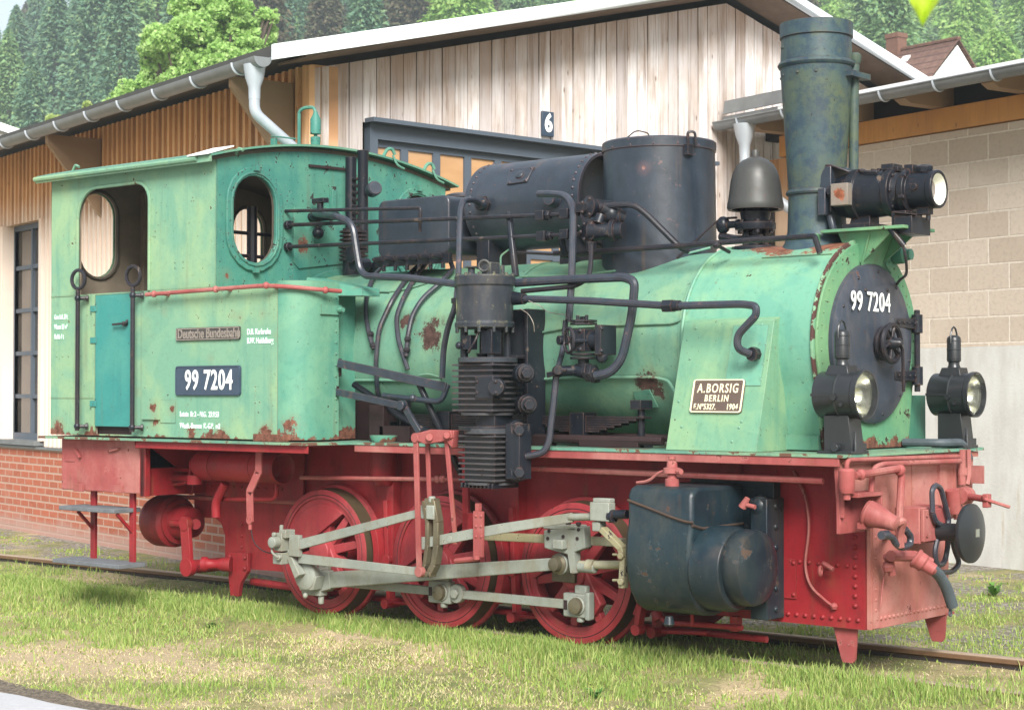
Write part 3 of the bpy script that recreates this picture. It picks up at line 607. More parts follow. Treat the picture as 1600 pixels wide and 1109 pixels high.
# ================================================================ GRASS, TREES
def mesh_np(name, verts, tris, m, parent=None):
    me = bpy.data.meshes.new(name); n = len(verts); k = len(tris)
    me.vertices.add(n); me.vertices.foreach_set('co', verts.astype(np.float32).ravel())
    me.loops.add(k*3); me.loops.foreach_set('vertex_index', tris.astype(np.int32).ravel())
    me.polygons.add(k); me.polygons.foreach_set('loop_start', np.arange(0, k*3, 3, dtype=np.int32)); me.polygons.foreach_set('loop_total', np.full(k, 3, dtype=np.int32))
    me.update(); me.validate(); me.materials.append(m)
    o = bpy.data.objects.new(name, me); COL.objects.link(o); o.parent = parent; return o
def island(t):
    g = t.n.new('ShaderNodeNewGeometry'); return g.outputs['Random Per Island']
def leafmat(name, cols, rough=.6, trans=.25):
    t = NT(name); r = island(t); c = t.mix(r, cols[0], cols[1]); c = t.mix(t.ramp(t.math('FRACT', t.math('MULTIPLY', r, 7.31)), .5, 1), c, cols[2])
    t.inp(t.b.inputs['Transmission Weight'], 0.0)
    m = t.out(c, rough, 0, .25)
    tr = t.n.new('ShaderNodeBsdfTranslucent'); t.link(c, tr.inputs[0]); mx = t.n.new('ShaderNodeMixShader'); mx.inputs[0].default_value = trans
    o = t.n['Material Output']; t.link(t.b.outputs[0], mx.inputs[1]); t.link(tr.outputs[0], mx.inputs[2]); t.link(mx.outputs[0], o.inputs[0]); return m
# patchy straw/green field: numpy value noise shared by density and colour classes
def vnoise(x, y, sc, seed):
    r = np.random.default_rng(seed); G = r.random((64, 64)); u = x*sc % 64; v = y*sc % 64
    i = np.floor(u).astype(int); j = np.floor(v).astype(int); fu = u-i; fv = v-j; fu = fu*fu*(3-2*fu); fv = fv*fv*(3-2*fv)
    i2 = (i+1) % 64; j2 = (j+1) % 64; i %= 64; j %= 64
    return (G[i, j]*(1-fu)+G[i2, j]*fu)*(1-fv)+(G[i, j2]*(1-fu)+G[i2, j2]*fu)*fv
def fbm(x, y, sc, seed): return .5*vnoise(x, y, sc, seed)+.3*vnoise(x, y, sc*2.3, seed+1)+.2*vnoise(x, y, sc*5.1, seed+2)
def blades(n, region, hmin, hmax, wid, lean, name, m, keep):
    # sample in camera polar space so density follows the picture, positions are ordinary ground points
    d = region[0]+(region[1]-region[0])*RNG.random(n)**.9; u = (RNG.random(n)*2-1)*.32
    X_ = CAM.x+vh.x*d+vr.x*u*d; Y_ = CAM.y+vh.y*d+vr.y*u*d
    k = keep(X_, Y_); sel = RNG.random(n) < k; X_, Y_, d = X_[sel], Y_[sel], d[sel]; n = len(X_)
    hgt = (hmin+(hmax-hmin)*RNG.random(n)**1.5)*(.6+.8*fbm(X_, Y_, 2.2, 40)); a = RNG.random(n)*6.283; la = RNG.random(n)*6.283; le = lean*RNG.random(n)*hgt
    w_ = wid*(.6+.8*RNG.random(n))*(.7+d/18)
    bx, by = np.cos(a)*w_/2, np.sin(a)*w_/2; dx, dy = np.cos(la)*le, np.sin(la)*le; z0 = np.interp(Y_, [-1.25, -.85, -.55, -.42, -.2, .3, .44, .53, .75, 1.1], [GZ, -.085, -.018, -.05, -.07, -.085, -.06, -.06, GZ+.02, GZ])-.006
    P = np.stack([np.stack([X_-bx, Y_-by, z0], 1), np.stack([X_+bx, Y_+by, z0], 1),
                  np.stack([X_-bx*.7+dx*.35, Y_-by*.7+dy*.35, z0+hgt*.6], 1), np.stack([X_+bx*.7+dx*.35, Y_+by*.7+dy*.35, z0+hgt*.6], 1), np.stack([X_+dx, Y_+dy, z0+hgt], 1)], 1).reshape(-1, 3)
    b0 = np.arange(n)[:, None]*5; T = np.concatenate([b0+np.array([[0, 1, 3]]), b0+np.array([[0, 3, 2]]), b0+np.array([[2, 3, 4]])], 0)
    return tag(mesh_np(name, P, T, m), kind='stuff', cat='grass')
eno, eeo = np.array([en.x, en.y]), np.array([e0.x, e0.y])
def roadd(x, y): return (x-eeo[0])*eno[0]+(y-eeo[1])*eno[1]
SPOTS = [(ZZ(a, b, GZ), r) for a, b, r in ((150, 1035, .75), (320, 1050, .5), (560, 1002, .42), (30, 1020, .5), (1010, 1040, .3))]
def straw(x, y): 
    e = sum(.30*np.exp(-((x-p.x)**2+(y-p.y)**2)/(r*.75)**2) for p, r in SPOTS)
    s = fbm(x, y, .75, 5)+.20*np.clip((roadd(x, y)+1.5)/1.3, 0, 1)-.02
    return s+e
def offtrack(x, y): 
    a = np.abs(y-.485) < .05
    inner = (np.abs(y) < .44)
    k = np.where(a, .25, 1.0); k = np.where(inner, .45, k); k = np.where(roadd(x, y) > -.12-.16*fbm(x, y, 3, 9), 0, k); k = k*np.clip((fbm(x, y, 4.2, 61)-.30)*6, .25, 1)
    wall = (y-CORNER.y)-(x-CORNER.x)*(-.2483); k = np.where((x < CORNER.x) & (wall > -.25), 0, k)
    k = np.where((x > CORNER.x) & (y > 5.6-.28*(x-.3)), 0, k); k = np.where((x > CORNER.x-.3) & (x < 1.2) & (y > 1.5), .25*k, k); return k
g1 = leafmat('grass_blade_green', [(.20, .33, .07), (.33, .42, .11), (.47, .49, .19)], .55, .35)
g2 = leafmat('grass_blade_straw', [(.62, .52, .30), (.74, .66, .40), (.40, .32, .18)], .7, .2)
g3 = leafmat('moss_and_short_grass', [(.27, .36, .07), (.36, .40, .11), (.21, .31, .07)], .7, .2)
def kg(x, y): return offtrack(x, y)*np.clip((.56-straw(x, y))*8, .05, 1)*np.where(y > 1.0, .35, 1)
def ks(x, y): return offtrack(x, y)*np.clip((straw(x, y)-.47)*6, .10, 1)*np.where(y > .9, .3, 1)
def km(x, y): return offtrack(x, y)*np.where(y > .7, np.clip((fbm(x, y, 1.6, 77)-.42)*6, 0, 1), .6)
o = blades(170000, (7.4, 15), .02, .058, .005, .9, 'grass', g1, kg); o['label'] = 'green grass blades around the track and along the road'
o = blades(190000, (7.4, 14), .008, .026, .0032, 1.8, 'dry_grass', g2, ks); o['label'] = 'flattened straw coloured dry grass in patches'
o = blades(200000, (7.4, 24), .008, .028, .009, 1.2, 'moss', g3, km); o['label'] = 'short yellow green moss and grass'
# longer tufts (near the rail under the wheels and scattered)
def kt(x, y):
    t1 = np.exp(-((y+.57)/.09)**2)*1.4; t2 = np.clip((fbm(x, y, 3.4, 21)-.56)*16, 0, 1)*np.where(y < .6, .6, .25)*np.clip((.66-straw(x, y))*8, .1, 1); return offtrack(x, y)*np.clip(t1+t2, 0, 1)
o = blades(110000, (7.4, 17), .045, .10, .0055, .6, 'grass_tuft', g1, kt); o['label'] = 'longer grass tufts growing up against the near rail'
def kr(x, y): return np.where((y < -.53) & (y > -.80), np.clip(1.3-np.abs(y+.60)*6, 0, 1)*np.clip((fbm(x, y, 3.3, 91)-.30)*4, .25, 1), 0)
o = blades(900000, (8.2, 15.5), .03, .075, .0055, .7, 'rail_grass', g1, kr); o['label'] = 'strip of grass hiding the near rail'
# broad leaved weeds
def weed(px, py, r, lab):
    c = ZZ(px, py, GZ); vs = []; fs = []
    for i in range(26):
        a = random.uniform(0, 6.28); L = r*random.uniform(.5, 1); h = random.uniform(.4, 1.0)*r; w_ = L*.32
        dr = V((math.cos(a), math.sin(a), 0)); sd = V((-dr.y, dr.x, 0)); n = len(vs)
        vs += [(0, 0, 0), dr*L*.5+sd*w_*.5+V((0, 0, h*.8)), dr*L+V((0, 0, h*.75)), dr*L*.5-sd*w_*.5+V((0, 0, h*.8))]; fs.append((n, n+1, n+2, n+3))
    mb = MB().add(vs, fs); o = mb.build('weed', gweed); o.location = c; tag(o, lab, 'weed')
gweed = leafmat('weed_leaf', [(.08, .24, .05), (.12, .30, .07), (.16, .30, .06)], .5, .3)
weed(1553, 932, .13, 'dark green leafy weed in the gravel by the rendered wall'); weed(330, 985, .07, 'small leafy weed in the grass in front of the wheels'); weed(930, 1092, .07, 'leafy weed at the bottom edge of the grass')
# ---- conifers
def conifer(seed, H, Rr, nb, broad=False):
    r = np.random.default_rng(seed); t_ = r.random(nb)**.8; z = H*(.06+.94*t_)
    rad = Rr*((1-t_)**(.62 if not broad else .42))*(.35+.65*r.random(nb)) ; ang = r.random(nb)*6.283
    lay = np.floor(t_*H/ .9); ang = (ang+np.sin(lay*2.1)*.5); lobes = 1+.22*np.sin(ang*(5 if not broad else 3)+lay*1.7); rad = rad*lobes
    cx, cy = np.cos(ang)*rad, np.sin(ang)*rad; cz = z-rad*(.35 if not broad else .05)+r.normal(0, .12, nb)
    L = (.27 if not broad else .26)*(.6+.8*r.random(nb)); dirx, diry, dirz = np.cos(ang)+r.normal(0, .5, nb), np.sin(ang)+r.normal(0, .5, nb), -.45+r.normal(0, .35, nb)
    dd = np.stack([dirx, diry, dirz], 1); dd /= np.linalg.norm(dd, axis=1)[:, None]; sd = r.normal(0, 1, (nb, 3)); sd -= (sd*dd).sum(1)[:, None]*dd; sd /= np.linalg.norm(sd, axis=1)[:, None]
    c = np.stack([cx, cy, cz], 1); P = np.stack([c-dd*L[:, None]*.5+sd*L[:, None]*.35, c-dd*L[:, None]*.5-sd*L[:, None]*.35, c+dd*L[:, None]*.8], 1).reshape(-1, 3)
    return P, np.arange(nb*3).reshape(-1, 3)
cm = [leafmat('spruce_dark', [(.08, .17, .11), (.13, .24, .13), (.19, .29, .13)], .7, .1), leafmat('spruce_mid', [(.12, .23, .11), (.19, .33, .12), (.26, .38, .14)], .7, .15), leafmat('beech_fresh', [(.20, .38, .09), (.30, .48, .12), (.38, .52, .17)], .6, .3), leafmat('brown_larch', [(.10, .085, .05), (.08, .10, .045), (.13, .10, .06)], .7, .15)]  # spruce greens lightened and blued to carry part of the distance haze
bark = plain('tree_bark', (.09, .07, .055), .9, 0, .3, 6, .5)
protos = []
for i, (mi, H, Rr, br) in enumerate(((0, 16, 3.3, 0), (1, 15, 3.4, 0), (0, 14, 2.9, 0), (2, 12, 3.6, 1), (3, 14, 3.0, 0), (2, 10, 3.0, 1))):
    P, T = conifer(100+i, H, Rr, 10000 if not br else 10000, bool(br)); protos.append((P, T, cm[mi], H))
meshes = []
TREE_LAB = ['dark blue green spruce in the hillside wood', 'mid green spruce in the hillside wood', 'slim dark spruce in the hillside wood', 'fresh green broad crowned tree in the hillside wood', 'brownish thin crowned larch in the hillside wood', 'small bright green tree in the hillside wood']
TREE_NM = ['spruce_tree', 'spruce_tree', 'spruce_tree', 'beech_tree', 'larch_tree', 'beech_tree']
def hill_z(u, d):
    q = u/d; s = min(1, max(0, (d-60)/190)); Hh = 57 if q > -.215 else 57-(-.215-q)*260
    return max(-.5, s*Hh*(1.0 if d < 250 else 1)-.5)
PR = []
for i, (P, T, mt, H) in enumerate(protos):
    cr = mesh_np('crown', P, T, mt); tk = MB().lathe([(0, .28), (H*.5, .16), (H*.97, .03)], (0, 0, 0), (0, 0, 1), 7).build('trunk', bark); PR.append((cr, tk))
used = set(); ntree = 0
def put_tree(i, loc, s, rz):
    global ntree
    e = empty(TREE_NM[i], loc, rz, label=TREE_LAB[i], cat='tree', group=['dark spruces on the hillside', 'mid green spruces on the hillside', 'slim spruces on the hillside', 'broad green trees on the hillside', 'brownish larches on the hillside', 'small bright trees on the hillside'][i]); e.scale = (s, s, s)
    for src in PR[i]:
        o = src if (i, src.name) not in used else src.copy()
        if (i, src.name) in used: COL.objects.link(o)
        used.add((i, src.name)); o.parent = e
    ntree += 1
rr = random.Random(5)
roofline = lambda px: (232-.31*px if px < 440 else (max(0, 95-.131*(px-440)) if px < 1230 else (0 if px < 1290 else 110)))
for d in [112, 124, 137, 150, 164, 180, 196, 213, 232, 250]:
    sp = 4.1+d*.012; u = -.33*d
    while u < .33*d:
        uu = u+rr.uniform(-1.2, 1.2); dd = d+rr.uniform(-4, 4); z = hill_z(uu, dd); px = 800+2780*uu/dd
        right = px > 1250
        i = rr.choice([0, 0, 0, 1, 2, 2, 4] if px < 420 else ([0, 1, 1, 3, 4, 4, 2, 0] if not right else [3, 5, 1, 1, 3, 5]))
        if 900 < px < 1250 or (700 < px < 800): i = rr.choice([1, 3, 3, 4, 0])
        s = rr.uniform(.8, 1.15); H = protos[i][3]*s; ytop = 611-2780*(z+H-1.38)/dd; ybot_next = 0
        if -60 < px < 1660 and ytop < roofline(px)+8 and 611-2780*(z+H*.15-1.38)/dd > -10 and ntree < 285:
            put_tree(i, lat(uu, dd, z), s, rr.uniform(0, 6.28))
        u += sp
print('trees', ntree)
# hill terrain
n = 46; vs = []; fs = []
for a in range(n+1):
    d = 55+ (300-55)*a/n
    for b_ in range(n+1):
        q = -.5+1.0*b_/n; vs.append(lat(q*d, d, hill_z(q*d, d)-.3))
for a in range(n):
    for b_ in range(n): i0 = a*(n+1)+b_; fs.append((i0, i0+1, i0+n+2, i0+n+1))
t = NT('forest_floor'); M['floor'] = t.out(t.mix(t.noise(.4, 5, .6), (.03, .045, .018), (.06, .075, .03)), .95)
tag(MB().add(vs, fs).build('hill', M['floor']), kind='structure')
# ---- broadleaf trees beyond the shed
def crownmesh(centres, nleaf, L, seed):
    r = np.random.default_rng(seed); C_ = np.array([c[:3] for c in centres]); Rd_ = np.array([c[3] for c in centres]); wgt = Rd_**2; idx = r.choice(len(C_), nleaf, p=wgt/wgt.sum())
    v = r.normal(0, 1, (nleaf, 3)); v /= np.linalg.norm(v, axis=1)[:, None]; rad = Rd_[idx]*(.62+.42*r.random(nleaf)**.6)
    c = C_[idx]+v*rad[:, None]*np.array([1, 1, .8]); dd = r.normal(0, 1, (nleaf, 3)); dd /= np.linalg.norm(dd, axis=1)[:, None]; sd = np.cross(dd, r.normal(0, 1, (nleaf, 3))); sd /= np.linalg.norm(sd, axis=1)[:, None]
    ll = L*(.6+.8*r.random(nleaf))[:, None]; P = np.stack([c-dd*ll*.5, c+sd*ll*.35, c+dd*ll*.5, c-sd*ll*.35], 1).reshape(-1, 3); b0 = np.arange(nleaf)[:, None]*4
    return P, np.concatenate([b0+np.array([[0, 1, 2]]), b0+np.array([[0, 2, 3]])], 0)
def broadleaf(name, lab, blobs, k, m, seed, nleaf, L=.13, sub=16, th=.12):
    # blobs: px, py, radius px
    base = lat((blobs[0][0]-800)/2780*k, k, 0); rr2 = random.Random(seed); cs = []
    for px, py, rp in blobs:
        c = lat((px-800)/2780*k+rr2.uniform(-.2, .2), k+rr2.uniform(-.6, .6), 1.38+(611-py)/2780*k)-base; Rr = rp/2780*k
        for _ in range(sub):
            v = V((rr2.gauss(0, 1), rr2.gauss(0, 1), rr2.gauss(0, 1))).normalized()*Rr*rr2.uniform(.3, .95); cs.append((c.x+v.x, c.y+v.y, c.z+v.z*.9, Rr*rr2.uniform(.12, .32)))
    e = empty(name, base, label=lab, cat='tree'); P, T = crownmesh(cs, nleaf, L, seed); mesh_np('crown', P, T, m, e)
    top = max(c[2] for c in cs); b = MB(); b.tube([(0, 0, 0), (.1, .05, top*.4), (0, .1, top*.75)], th, 8, .5)
    for c in cs[::5]: b.tube([(0, 0, top*rr2.uniform(.35, .6)), V((c[0]*.5, c[1]*.5, (c[2]+top*.5)*.5)), V(c[:3])], th*.22, 5, .3)
    b.build('trunk', bark, e); return e
fm = leafmat('fresh_maple_leaf', [(.30, .52, .14), (.42, .62, .20), (.50, .66, .27)], .5, .4); fm2 = leafmat('olive_bush_leaf', [(.40, .52, .18), (.50, .58, .24), (.32, .44, .14)], .6, .35)
broadleaf('maple_tree', 'fresh light green maple rising behind the shed gutter', [(320, 85, 78), (375, 60, 50), (400, 110, 38), (270, 110, 48), (330, 20, 58), (215, 165, 34), (290, 160, 50), (395, 50, 30), (245, 78, 26), (180, 160, 14), (350, 130, 55), (230, 60, 18), (420, 30, 18), (205, 148, 30), (180, 168, 16), (245, 128, 36), (300, 40, 60), (405, 75, 36)], 46, fm, 31, 120000, .115, 60)
broadleaf('bush', 'pale olive green bush just above the gutter left of the maple', [(100, 195, 30), (135, 188, 22), (80, 205, 18), (145, 172, 10)], 40, fm2, 32, 9000, .11, 12, .05)['category'] = 'bush'
broadleaf('bush', 'tiny sprig of green at the shed roof corner', [(458, 82, 8), (463, 92, 9)], 38, fm, 33, 900, .09, 5, .006)['category'] = 'bush'
# ---- leaf hanging into the view from above, near the camera
lm = leafmat('lime_leaf', [(.50, .68, .04), (.55, .72, .06), (.48, .66, .05)], .5, .6)
e = empty('hanging_leaf', dist(1440, -60, 2.6), label='bright yellow green leaf hanging into the top edge near the camera', cat='leaf')
def lp(px, py, k=2.6): return dist(px, py, k)-e.location
lf = MB(); vs = []; fs = []   # a cupped leaf with a drawn out tip, midrib fold and wavy margin
out = [(0, -70, 2), (.15, -52, 22), (.32, -34, 30), (.5, -14, 29), (.66, 4, 22), (.8, 18, 13), (.92, 31, 6), (1, 42, 0)]
for t_, y_, w_ in out:
    bow = 10*math.sin(t_*3); vs += [lp(1441-w_+bow*.3, y_, 2.6-.0006*w_+.01*math.sin(t_*9)), lp(1441-w_*.5+bow*.3, y_+1, 2.592), lp(1441+bow*.3, y_+2, 2.600), lp(1441+w_*.5+bow*.3, y_+1, 2.590), lp(1441+w_+bow*.3, y_, 2.6+.0008*w_-.01*math.sin(t_*8))]
for i_ in range(len(out)-1):
    for k_ in range(4): fs.append((i_*5+k_, i_*5+k_+1, i_*5+k_+6, i_*5+k_+5))
lf.add(vs, fs); lf.build('blade', lm, e, ang=80)
MB().tube([lp(1440, -35), lp(1445, -70), lp(1470, -140)], .0012, 5, .01).build('stalk', lm, e)
# ================================================================ LOCOMOTIVE
loco = empty('steam_locomotive', (0, 0, 0), label='weathered green and red narrow gauge tank locomotive standing in front of the timber shed', cat='locomotive')
def pt(q):
    if len(q) == 3: return Y(q[0], q[1], q[2])
    return on(q[0], q[1], q[2], q[3])
BC = 1.63
def ob(px, py, r=.545):
    """point where the sight line through px,py meets a cylinder of radius r about the boiler axis"""
    d = ray(px, py); a = d.y**2+d.z**2; oy, oz = CAM.y, CAM.z-BC; b = 2*(d.y*oy+d.z*oz); c = oy*oy+oz*oz-r*r; D = b*b-4*a*c
    return CAM+d*((-b-math.sqrt(max(0, D)))/(2*a))
def pipe(name, pts, r, m='black', parent=None, bend=.06, label=None, n=10, extra=None):
    b = MB().tube([p if isinstance(p, Vector) else pt(p) for p in pts], r, n, bend)
    if extra: extra(b)
    return b.build(name, M[m], parent or loco, 0, label)
def part(mb, name, m, parent=None, bevel=.004, label=None): return mb.build(name, M[m] if isinstance(m, str) else m, parent or loco, bevel, label)
XZ = lambda y: mat_axes((0, y, 0), (1, 0, 0), (0, 0, 1))     # plate facing the camera side
YZ = lambda x: mat_axes((x, 0, 0), (0, 1, 0), (0, 0, 1))     # plate facing forward
WT = 1.05; BW = .75; BZ = 1.075; XC = -1.467; XR = -3.18
arc = lambda y, t=0: 2.985+t-.15*(y/1.12)**2
def stad(cx, cy, hw, hh, n=10):
    p = [(cx+hw*math.cos(math.pi*i/n), cy+hh-hw+hw*math.sin(math.pi*i/n)) for i in range(n+1)]
    return p+[(cx+hw*math.cos(math.pi+math.pi*i/n), cy-hh+hw+hw*math.sin(math.pi+math.pi*i/n)) for i in range(n+1)]
# ---------------------------------------------------------------- cab
cabo = [(XR, 1.09), (-2.2, 1.09), (-2.2, 2.03), (XC-.004, 2.03), (XC-.004, 2.845), (XR, 2.845)]
open1 = [(-2.879, 2.03), (-2.116, 2.03)]+[(-2.116-.13+.13*math.cos(R(a)), 2.735-.13+.13*math.sin(R(a))) for a in range(0, 91, 15)]+[(-2.879+.20+.20*math.cos(R(a)), 2.735-.20+.20*math.sin(R(a))) for a in range(90, 181, 15)]
hole2 = [(-2.69, 1.10), (-2.295, 1.10), (-2.295, 2.02), (-2.69, 2.02)]
near = plate('cab_side', cabo, [open1, hole2], .010, XZ(-WT), M['green'], loco, 0, 'pale green cab side facing the camera')
b = MB(); b.tube([(p[0], -WT-.008, p[1]) for p in open1[1:]+[open1[0]]], .012, 8, 0); part(b, 'opening_rim', 'green', near, 0)
b = MB().box((XR, -WT-.009, 2.022), (-2.885, -WT-.006, 2.03)).box((XR, -WT-.009, 1.335), (-2.70, -WT-.006, 1.342))
b.rivets((-3.11, -WT-.005, 1.62), (-2.98, -WT-.005, 1.62), 3, (0, -1, 0), .008)
for x, z in ((-1.86, 2.2), (-1.78, 2.2), (-1.86, 2.165), (-1.78, 2.165), (-2.05, 2.53), (-2.03, 2.45), (-2.06, 2.41), (-2.08, 2.38), (-2.06, 2.375), (-2.09, 2.62), (-3.05, 1.5), (-2.9, 1.45), (-2.1, 2.21), (-1.7, 2.58)): b.rivet((x, -WT-.005, z), (0, -1, 0), .007)
part(b, 'seam', 'green', near, 0)
farside = plate('cab_side', cabo, [open1], .010, XZ(WT), M['green'], loco, 0)
fo = [(-WT, 1.09), (WT, 1.09), (WT, 2.85)]+[(y/20*WT, arc(y/20*WT, -.01)) for y in range(19, -20, -1)]+[(-WT, 2.85)]
WIN = [(-.75, 2.47), (.75, 2.47)]
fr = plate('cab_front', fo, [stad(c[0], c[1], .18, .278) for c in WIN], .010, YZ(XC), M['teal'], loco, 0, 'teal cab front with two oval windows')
for c in WIN:
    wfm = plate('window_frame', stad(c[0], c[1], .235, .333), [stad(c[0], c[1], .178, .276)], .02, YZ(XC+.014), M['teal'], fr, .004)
    b = MB()
    for i, q in enumerate(stad(c[0], c[1], .222, .320, 9)): b.rivet((XC+.024, q[0], q[1]), (1, 0, 0), .006)
    b.tube([(XC+.026, q[0], q[1]) for q in stad(c[0], c[1], .196, .294)+[stad(c[0], c[1], .196, .294)[0]]], .007, 6, 0)
    b.cbox((XC+.03, c[0], c[1]+.325), .03, .04, .04).cbox((XC+.03, c[0], c[1]-.325), .03, .035, .03)
    part(b, 'rivet_ring', 'teal', fr, 0)
rear = plate('cab_rear', fo, [stad(c[0]*.92, c[1], .15, .29) for c in WIN], .010, YZ(XR), M['green'], loco, 0)
# linings
fi = [(y, min(z, 2.83)) for y, z in fo]
plate('lining', [(q[0]*.985, q[1]) for q in fo], [stad(c[0]*.92, c[1], .155, .295) for c in WIN], .012, YZ(XR+.02), M['brown'], rear, 0)
b = MB()
for c in WIN: b.tube([(XR+.034, q[0], q[1]) for q in stad(c[0]*.92, c[1], .165, .305)+[stad(c[0]*.92, c[1], .165, .305)[0]]], .012, 6, 0)
part(b, 'window_rim', 'darkbrown', rear, 0)
plate('lining', [(q[0]*.985, q[1]) for q in fo], [stad(c[0], c[1], .182, .28) for c in WIN], .012, YZ(XC-.02), M['darkbrown'], fr, 0)
plate('lining', cabo, [open1, hole2], .012, XZ(-WT+.016), M['brown'], near, 0)
plate('lining', cabo, [open1], .012, XZ(WT-.016), M['brown'], farside, 0)
b = MB().box((XR+.03, -.33, 1.2), (XR+.07, -.27, 2.8)).box((XR+.03, .3, 1.2), (XR+.07, .36, 2.8)); part(b, 'post', 'brown', rear)
# backhead fittings seen through the oval window
b = MB(); b.lathe([(0, .44), (.25, .44), (.3, .40)], (XC-.3, 0, 1.75), (1, 0, 0), 28)
bh = part(b, 'boiler_backhead', 'darkbrown')
b = MB(); b.tube([(XC-.35, -.95, 2.42), (XC-.35, -.2, 2.42)], .012); b.tube([(XC-.35, -.95, 2.27), (XC-.35, -.2, 2.27)], .012); b.tube([(XC-.35, -.70, 2.1), (XC-.35, -.70, 2.44)], .02); b.tube([(XC-.35, -.45, 2.1), (XC-.35, -.45, 2.6)], .035); part(b, 'steam_pipework', 'black', bh, 0)
for z in (2.42, 2.27):
    b = MB(); c = (XC-.35, -.93, z); b.torus(c, (1, -.4, 0), .062, .009, 20, 6)
    for k in range(5): a = k*1.2566; b.tube([c, V(c)+V((0, math.cos(a)*.06, math.sin(a)*.06))], .005, 5)
    part(b, 'valve_wheel', 'black', bh, 0)
b = MB(); b.torus((XC-.34, -.86, 2.46), (1, -.2, 0), .12, .014, 20, 6, arc=.5, start=.1); part(b, 'reversing_lever', 'black', bh, 0)
# roof
def arch(x0, x1, yw, t0, t1, n=28):
    vs = []; fs = []; 
    for x in (x0, x1):
        for t in (t0, t1):
            for i in range(n+1): y = -yw+2*yw*i/n; vs.append((x, y, arc(y, t)))
    L = n+1
    for i in range(n):
        fs += [(i, i+1, 2*L+i+1, 2*L+i), (L+i, 3*L+i, 3*L+i+1, L+i+1), (i, L+i, L+i+1, i+1), (2*L+i, 2*L+i+1, 3*L+i+1, 3*L+i)]
    fs += [(0, 2*L, 3*L, L), (n, L+n, 3*L+n, 2*L+n)]
    return MB().add(vs, fs)
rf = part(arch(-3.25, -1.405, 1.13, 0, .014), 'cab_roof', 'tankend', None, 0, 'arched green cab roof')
part(arch(-3.24, -1.46, 1.1, -.03, -.006), 'ceiling', 'darkbrown', rf, 0)
b = MB(); b.tube([(-3.255, -1.14, arc(1.14)-.005), (-1.55, -1.14, arc(1.14)-.005)], .017, 8); b.box((-3.25, -1.137, arc(1.13)-.035), (-1.42, -1.128, arc(1.13)+.004)); part(b, 'drip_edge', 'green', rf, 0)
b = MB(); vs = []
b.prism([(-1.62, -1.16, arc(1.12)+.005), (-1.42, -1.16, arc(1.12)+.005), (-1.42, -.95, arc(.95, .03)), (-1.62, -.95, arc(.95, .03))], (0, 0, .008)); part(b, 'lit_sheet_patch', 'white', rf, 0)  # white colour paints in the light on this piece of roof sheet
b = MB()
for (px, py, y) in ((118, 262, -1.0), (373, 236, -.9)): p = Y(px, py, y); b.tube([p+V((-.03, 0, -.02)), p+V((0, 0, .02)), p+V((.04, 0, 0))], .010, 6, .02)
part(b, 'roof_eye', 'green', rf, 0)
for y in (.45, .85): 
    b = MB(); z = arc(y, .012); b.tube([(-1.44, y-.06, z), (-1.44, y-.02, z+.06), (-1.44, y+.03, z+.075), (-1.43, y+.05, z+.03)], .012, 7, .03); b.tube([(-1.40, y, z+.02), (-1.37, y+.01, z-.05), (-1.36, y+.07, z-.07)], .008, 6, .03); part(b, 'roof_hook', 'tankend', rf, 0)
# whistle on the roof
p = Y(493, 236, 0)
wb = part(MB().lathe([(0, .030), (.02, .030), (.025, .018), (.06, .018), (.065, .03), (.11, .034), (.14, .034), (.145, .012), (.155, .012), (.16, .036), (.26, .036), (.29, .02), (.31, .014)], (p.x, 0, 2.955), (0, 0, 1), 18), 'whistle', 'teal', None, 0, 'teal whistle on the cab roof')
b = MB(); b.tube([(p.x, 0, 3.26), (p.x-.02, 0, 3.30), (p.x-.09, -.02, 3.30), (p.x-.13, -.03, 3.28), (p.x-.13, -.03, 2.99)], .012, 7, .03); part(b, 'bracket', 'teal', wb, 0)
b = MB(); q = Y(428, 215, -.1); b.tube([q+V((-.03, 0, .01)), q+V((.05, 0, 0)), q+V((.22, 0, -.03))], .006, 6, .02); b.cbox(q+V((0, 0, -.06)), .04, .03, .11); b.cbox(q+V((-.02, 0, -.10)), .15, .04, .035); part(b, 'whistle_valve', 'teal', wb, .003)
# cab door, gap, grab rails
dm = part(MB().box((-2.685, -WT-.006, 1.15), (-2.30, -WT+.008, 2.018)), 'cab_door', 'tealside', None, .003, 'teal green lower cab door')
b = MB(); b.tube([Y(176, 507, -WT-.03), Y(196, 505, -WT-.035), Y(199, 500, -WT-.02)], .008, 6, .02); b.lathe([(0, .016), (.03, .016)], Y(198, 506, -WT-.005), (0, -1, 0), 10); part(b, 'handle', 'black', dm, 0)
b = MB()
for z in (1.30, 1.72, 1.93): b.box((-2.735, -WT-.012, z-.02), (-2.665, -WT-.006, z+.02)); 
for z in (1.30, 1.93): b.rivets((-2.725, -WT-.012, z-.03), (-2.675, -WT-.012, z+.03), 3, (0, -1, 0), .006)
part(b, 'hinge', 'tealside', dm, .002)
part(MB().box((-2.72, -WT+.03, 1.08), (-2.26, -WT+.05, 1.16)), 'door_gap_shade', 'firebrown')  # dark strip paints the shade in the gap under the door
for x in (-2.79, -2.205):
    b = MB(); b.tube([(x, -1.12, 1.12), (x, -1.12, 2.05)], .015, 10); b.cyl((x, -1.12, 2.04), (x, -1.12, 2.07), .013, .009)
    for z in (1.15, 2.0): b.ball((x, -1.12, z), .024, 10); b.lathe([(0, .012), (.05, .012), (.055, .022), (.07, .022)], (x, -1.12, z), (.7, .7, 0), 8); b.tube([(x, -1.12, z), (x, -WT, z)], .012, 6)
    h = part(b, 'grab_rail', 'black', None, 0, 'black vertical grab rail with ring top')
    b = MB(); b.torus((x+.005, -1.12, 2.125), (.12, -1, 0), .062, .0125, 28, 8); part(b, 'ring', 'black', h, 0)
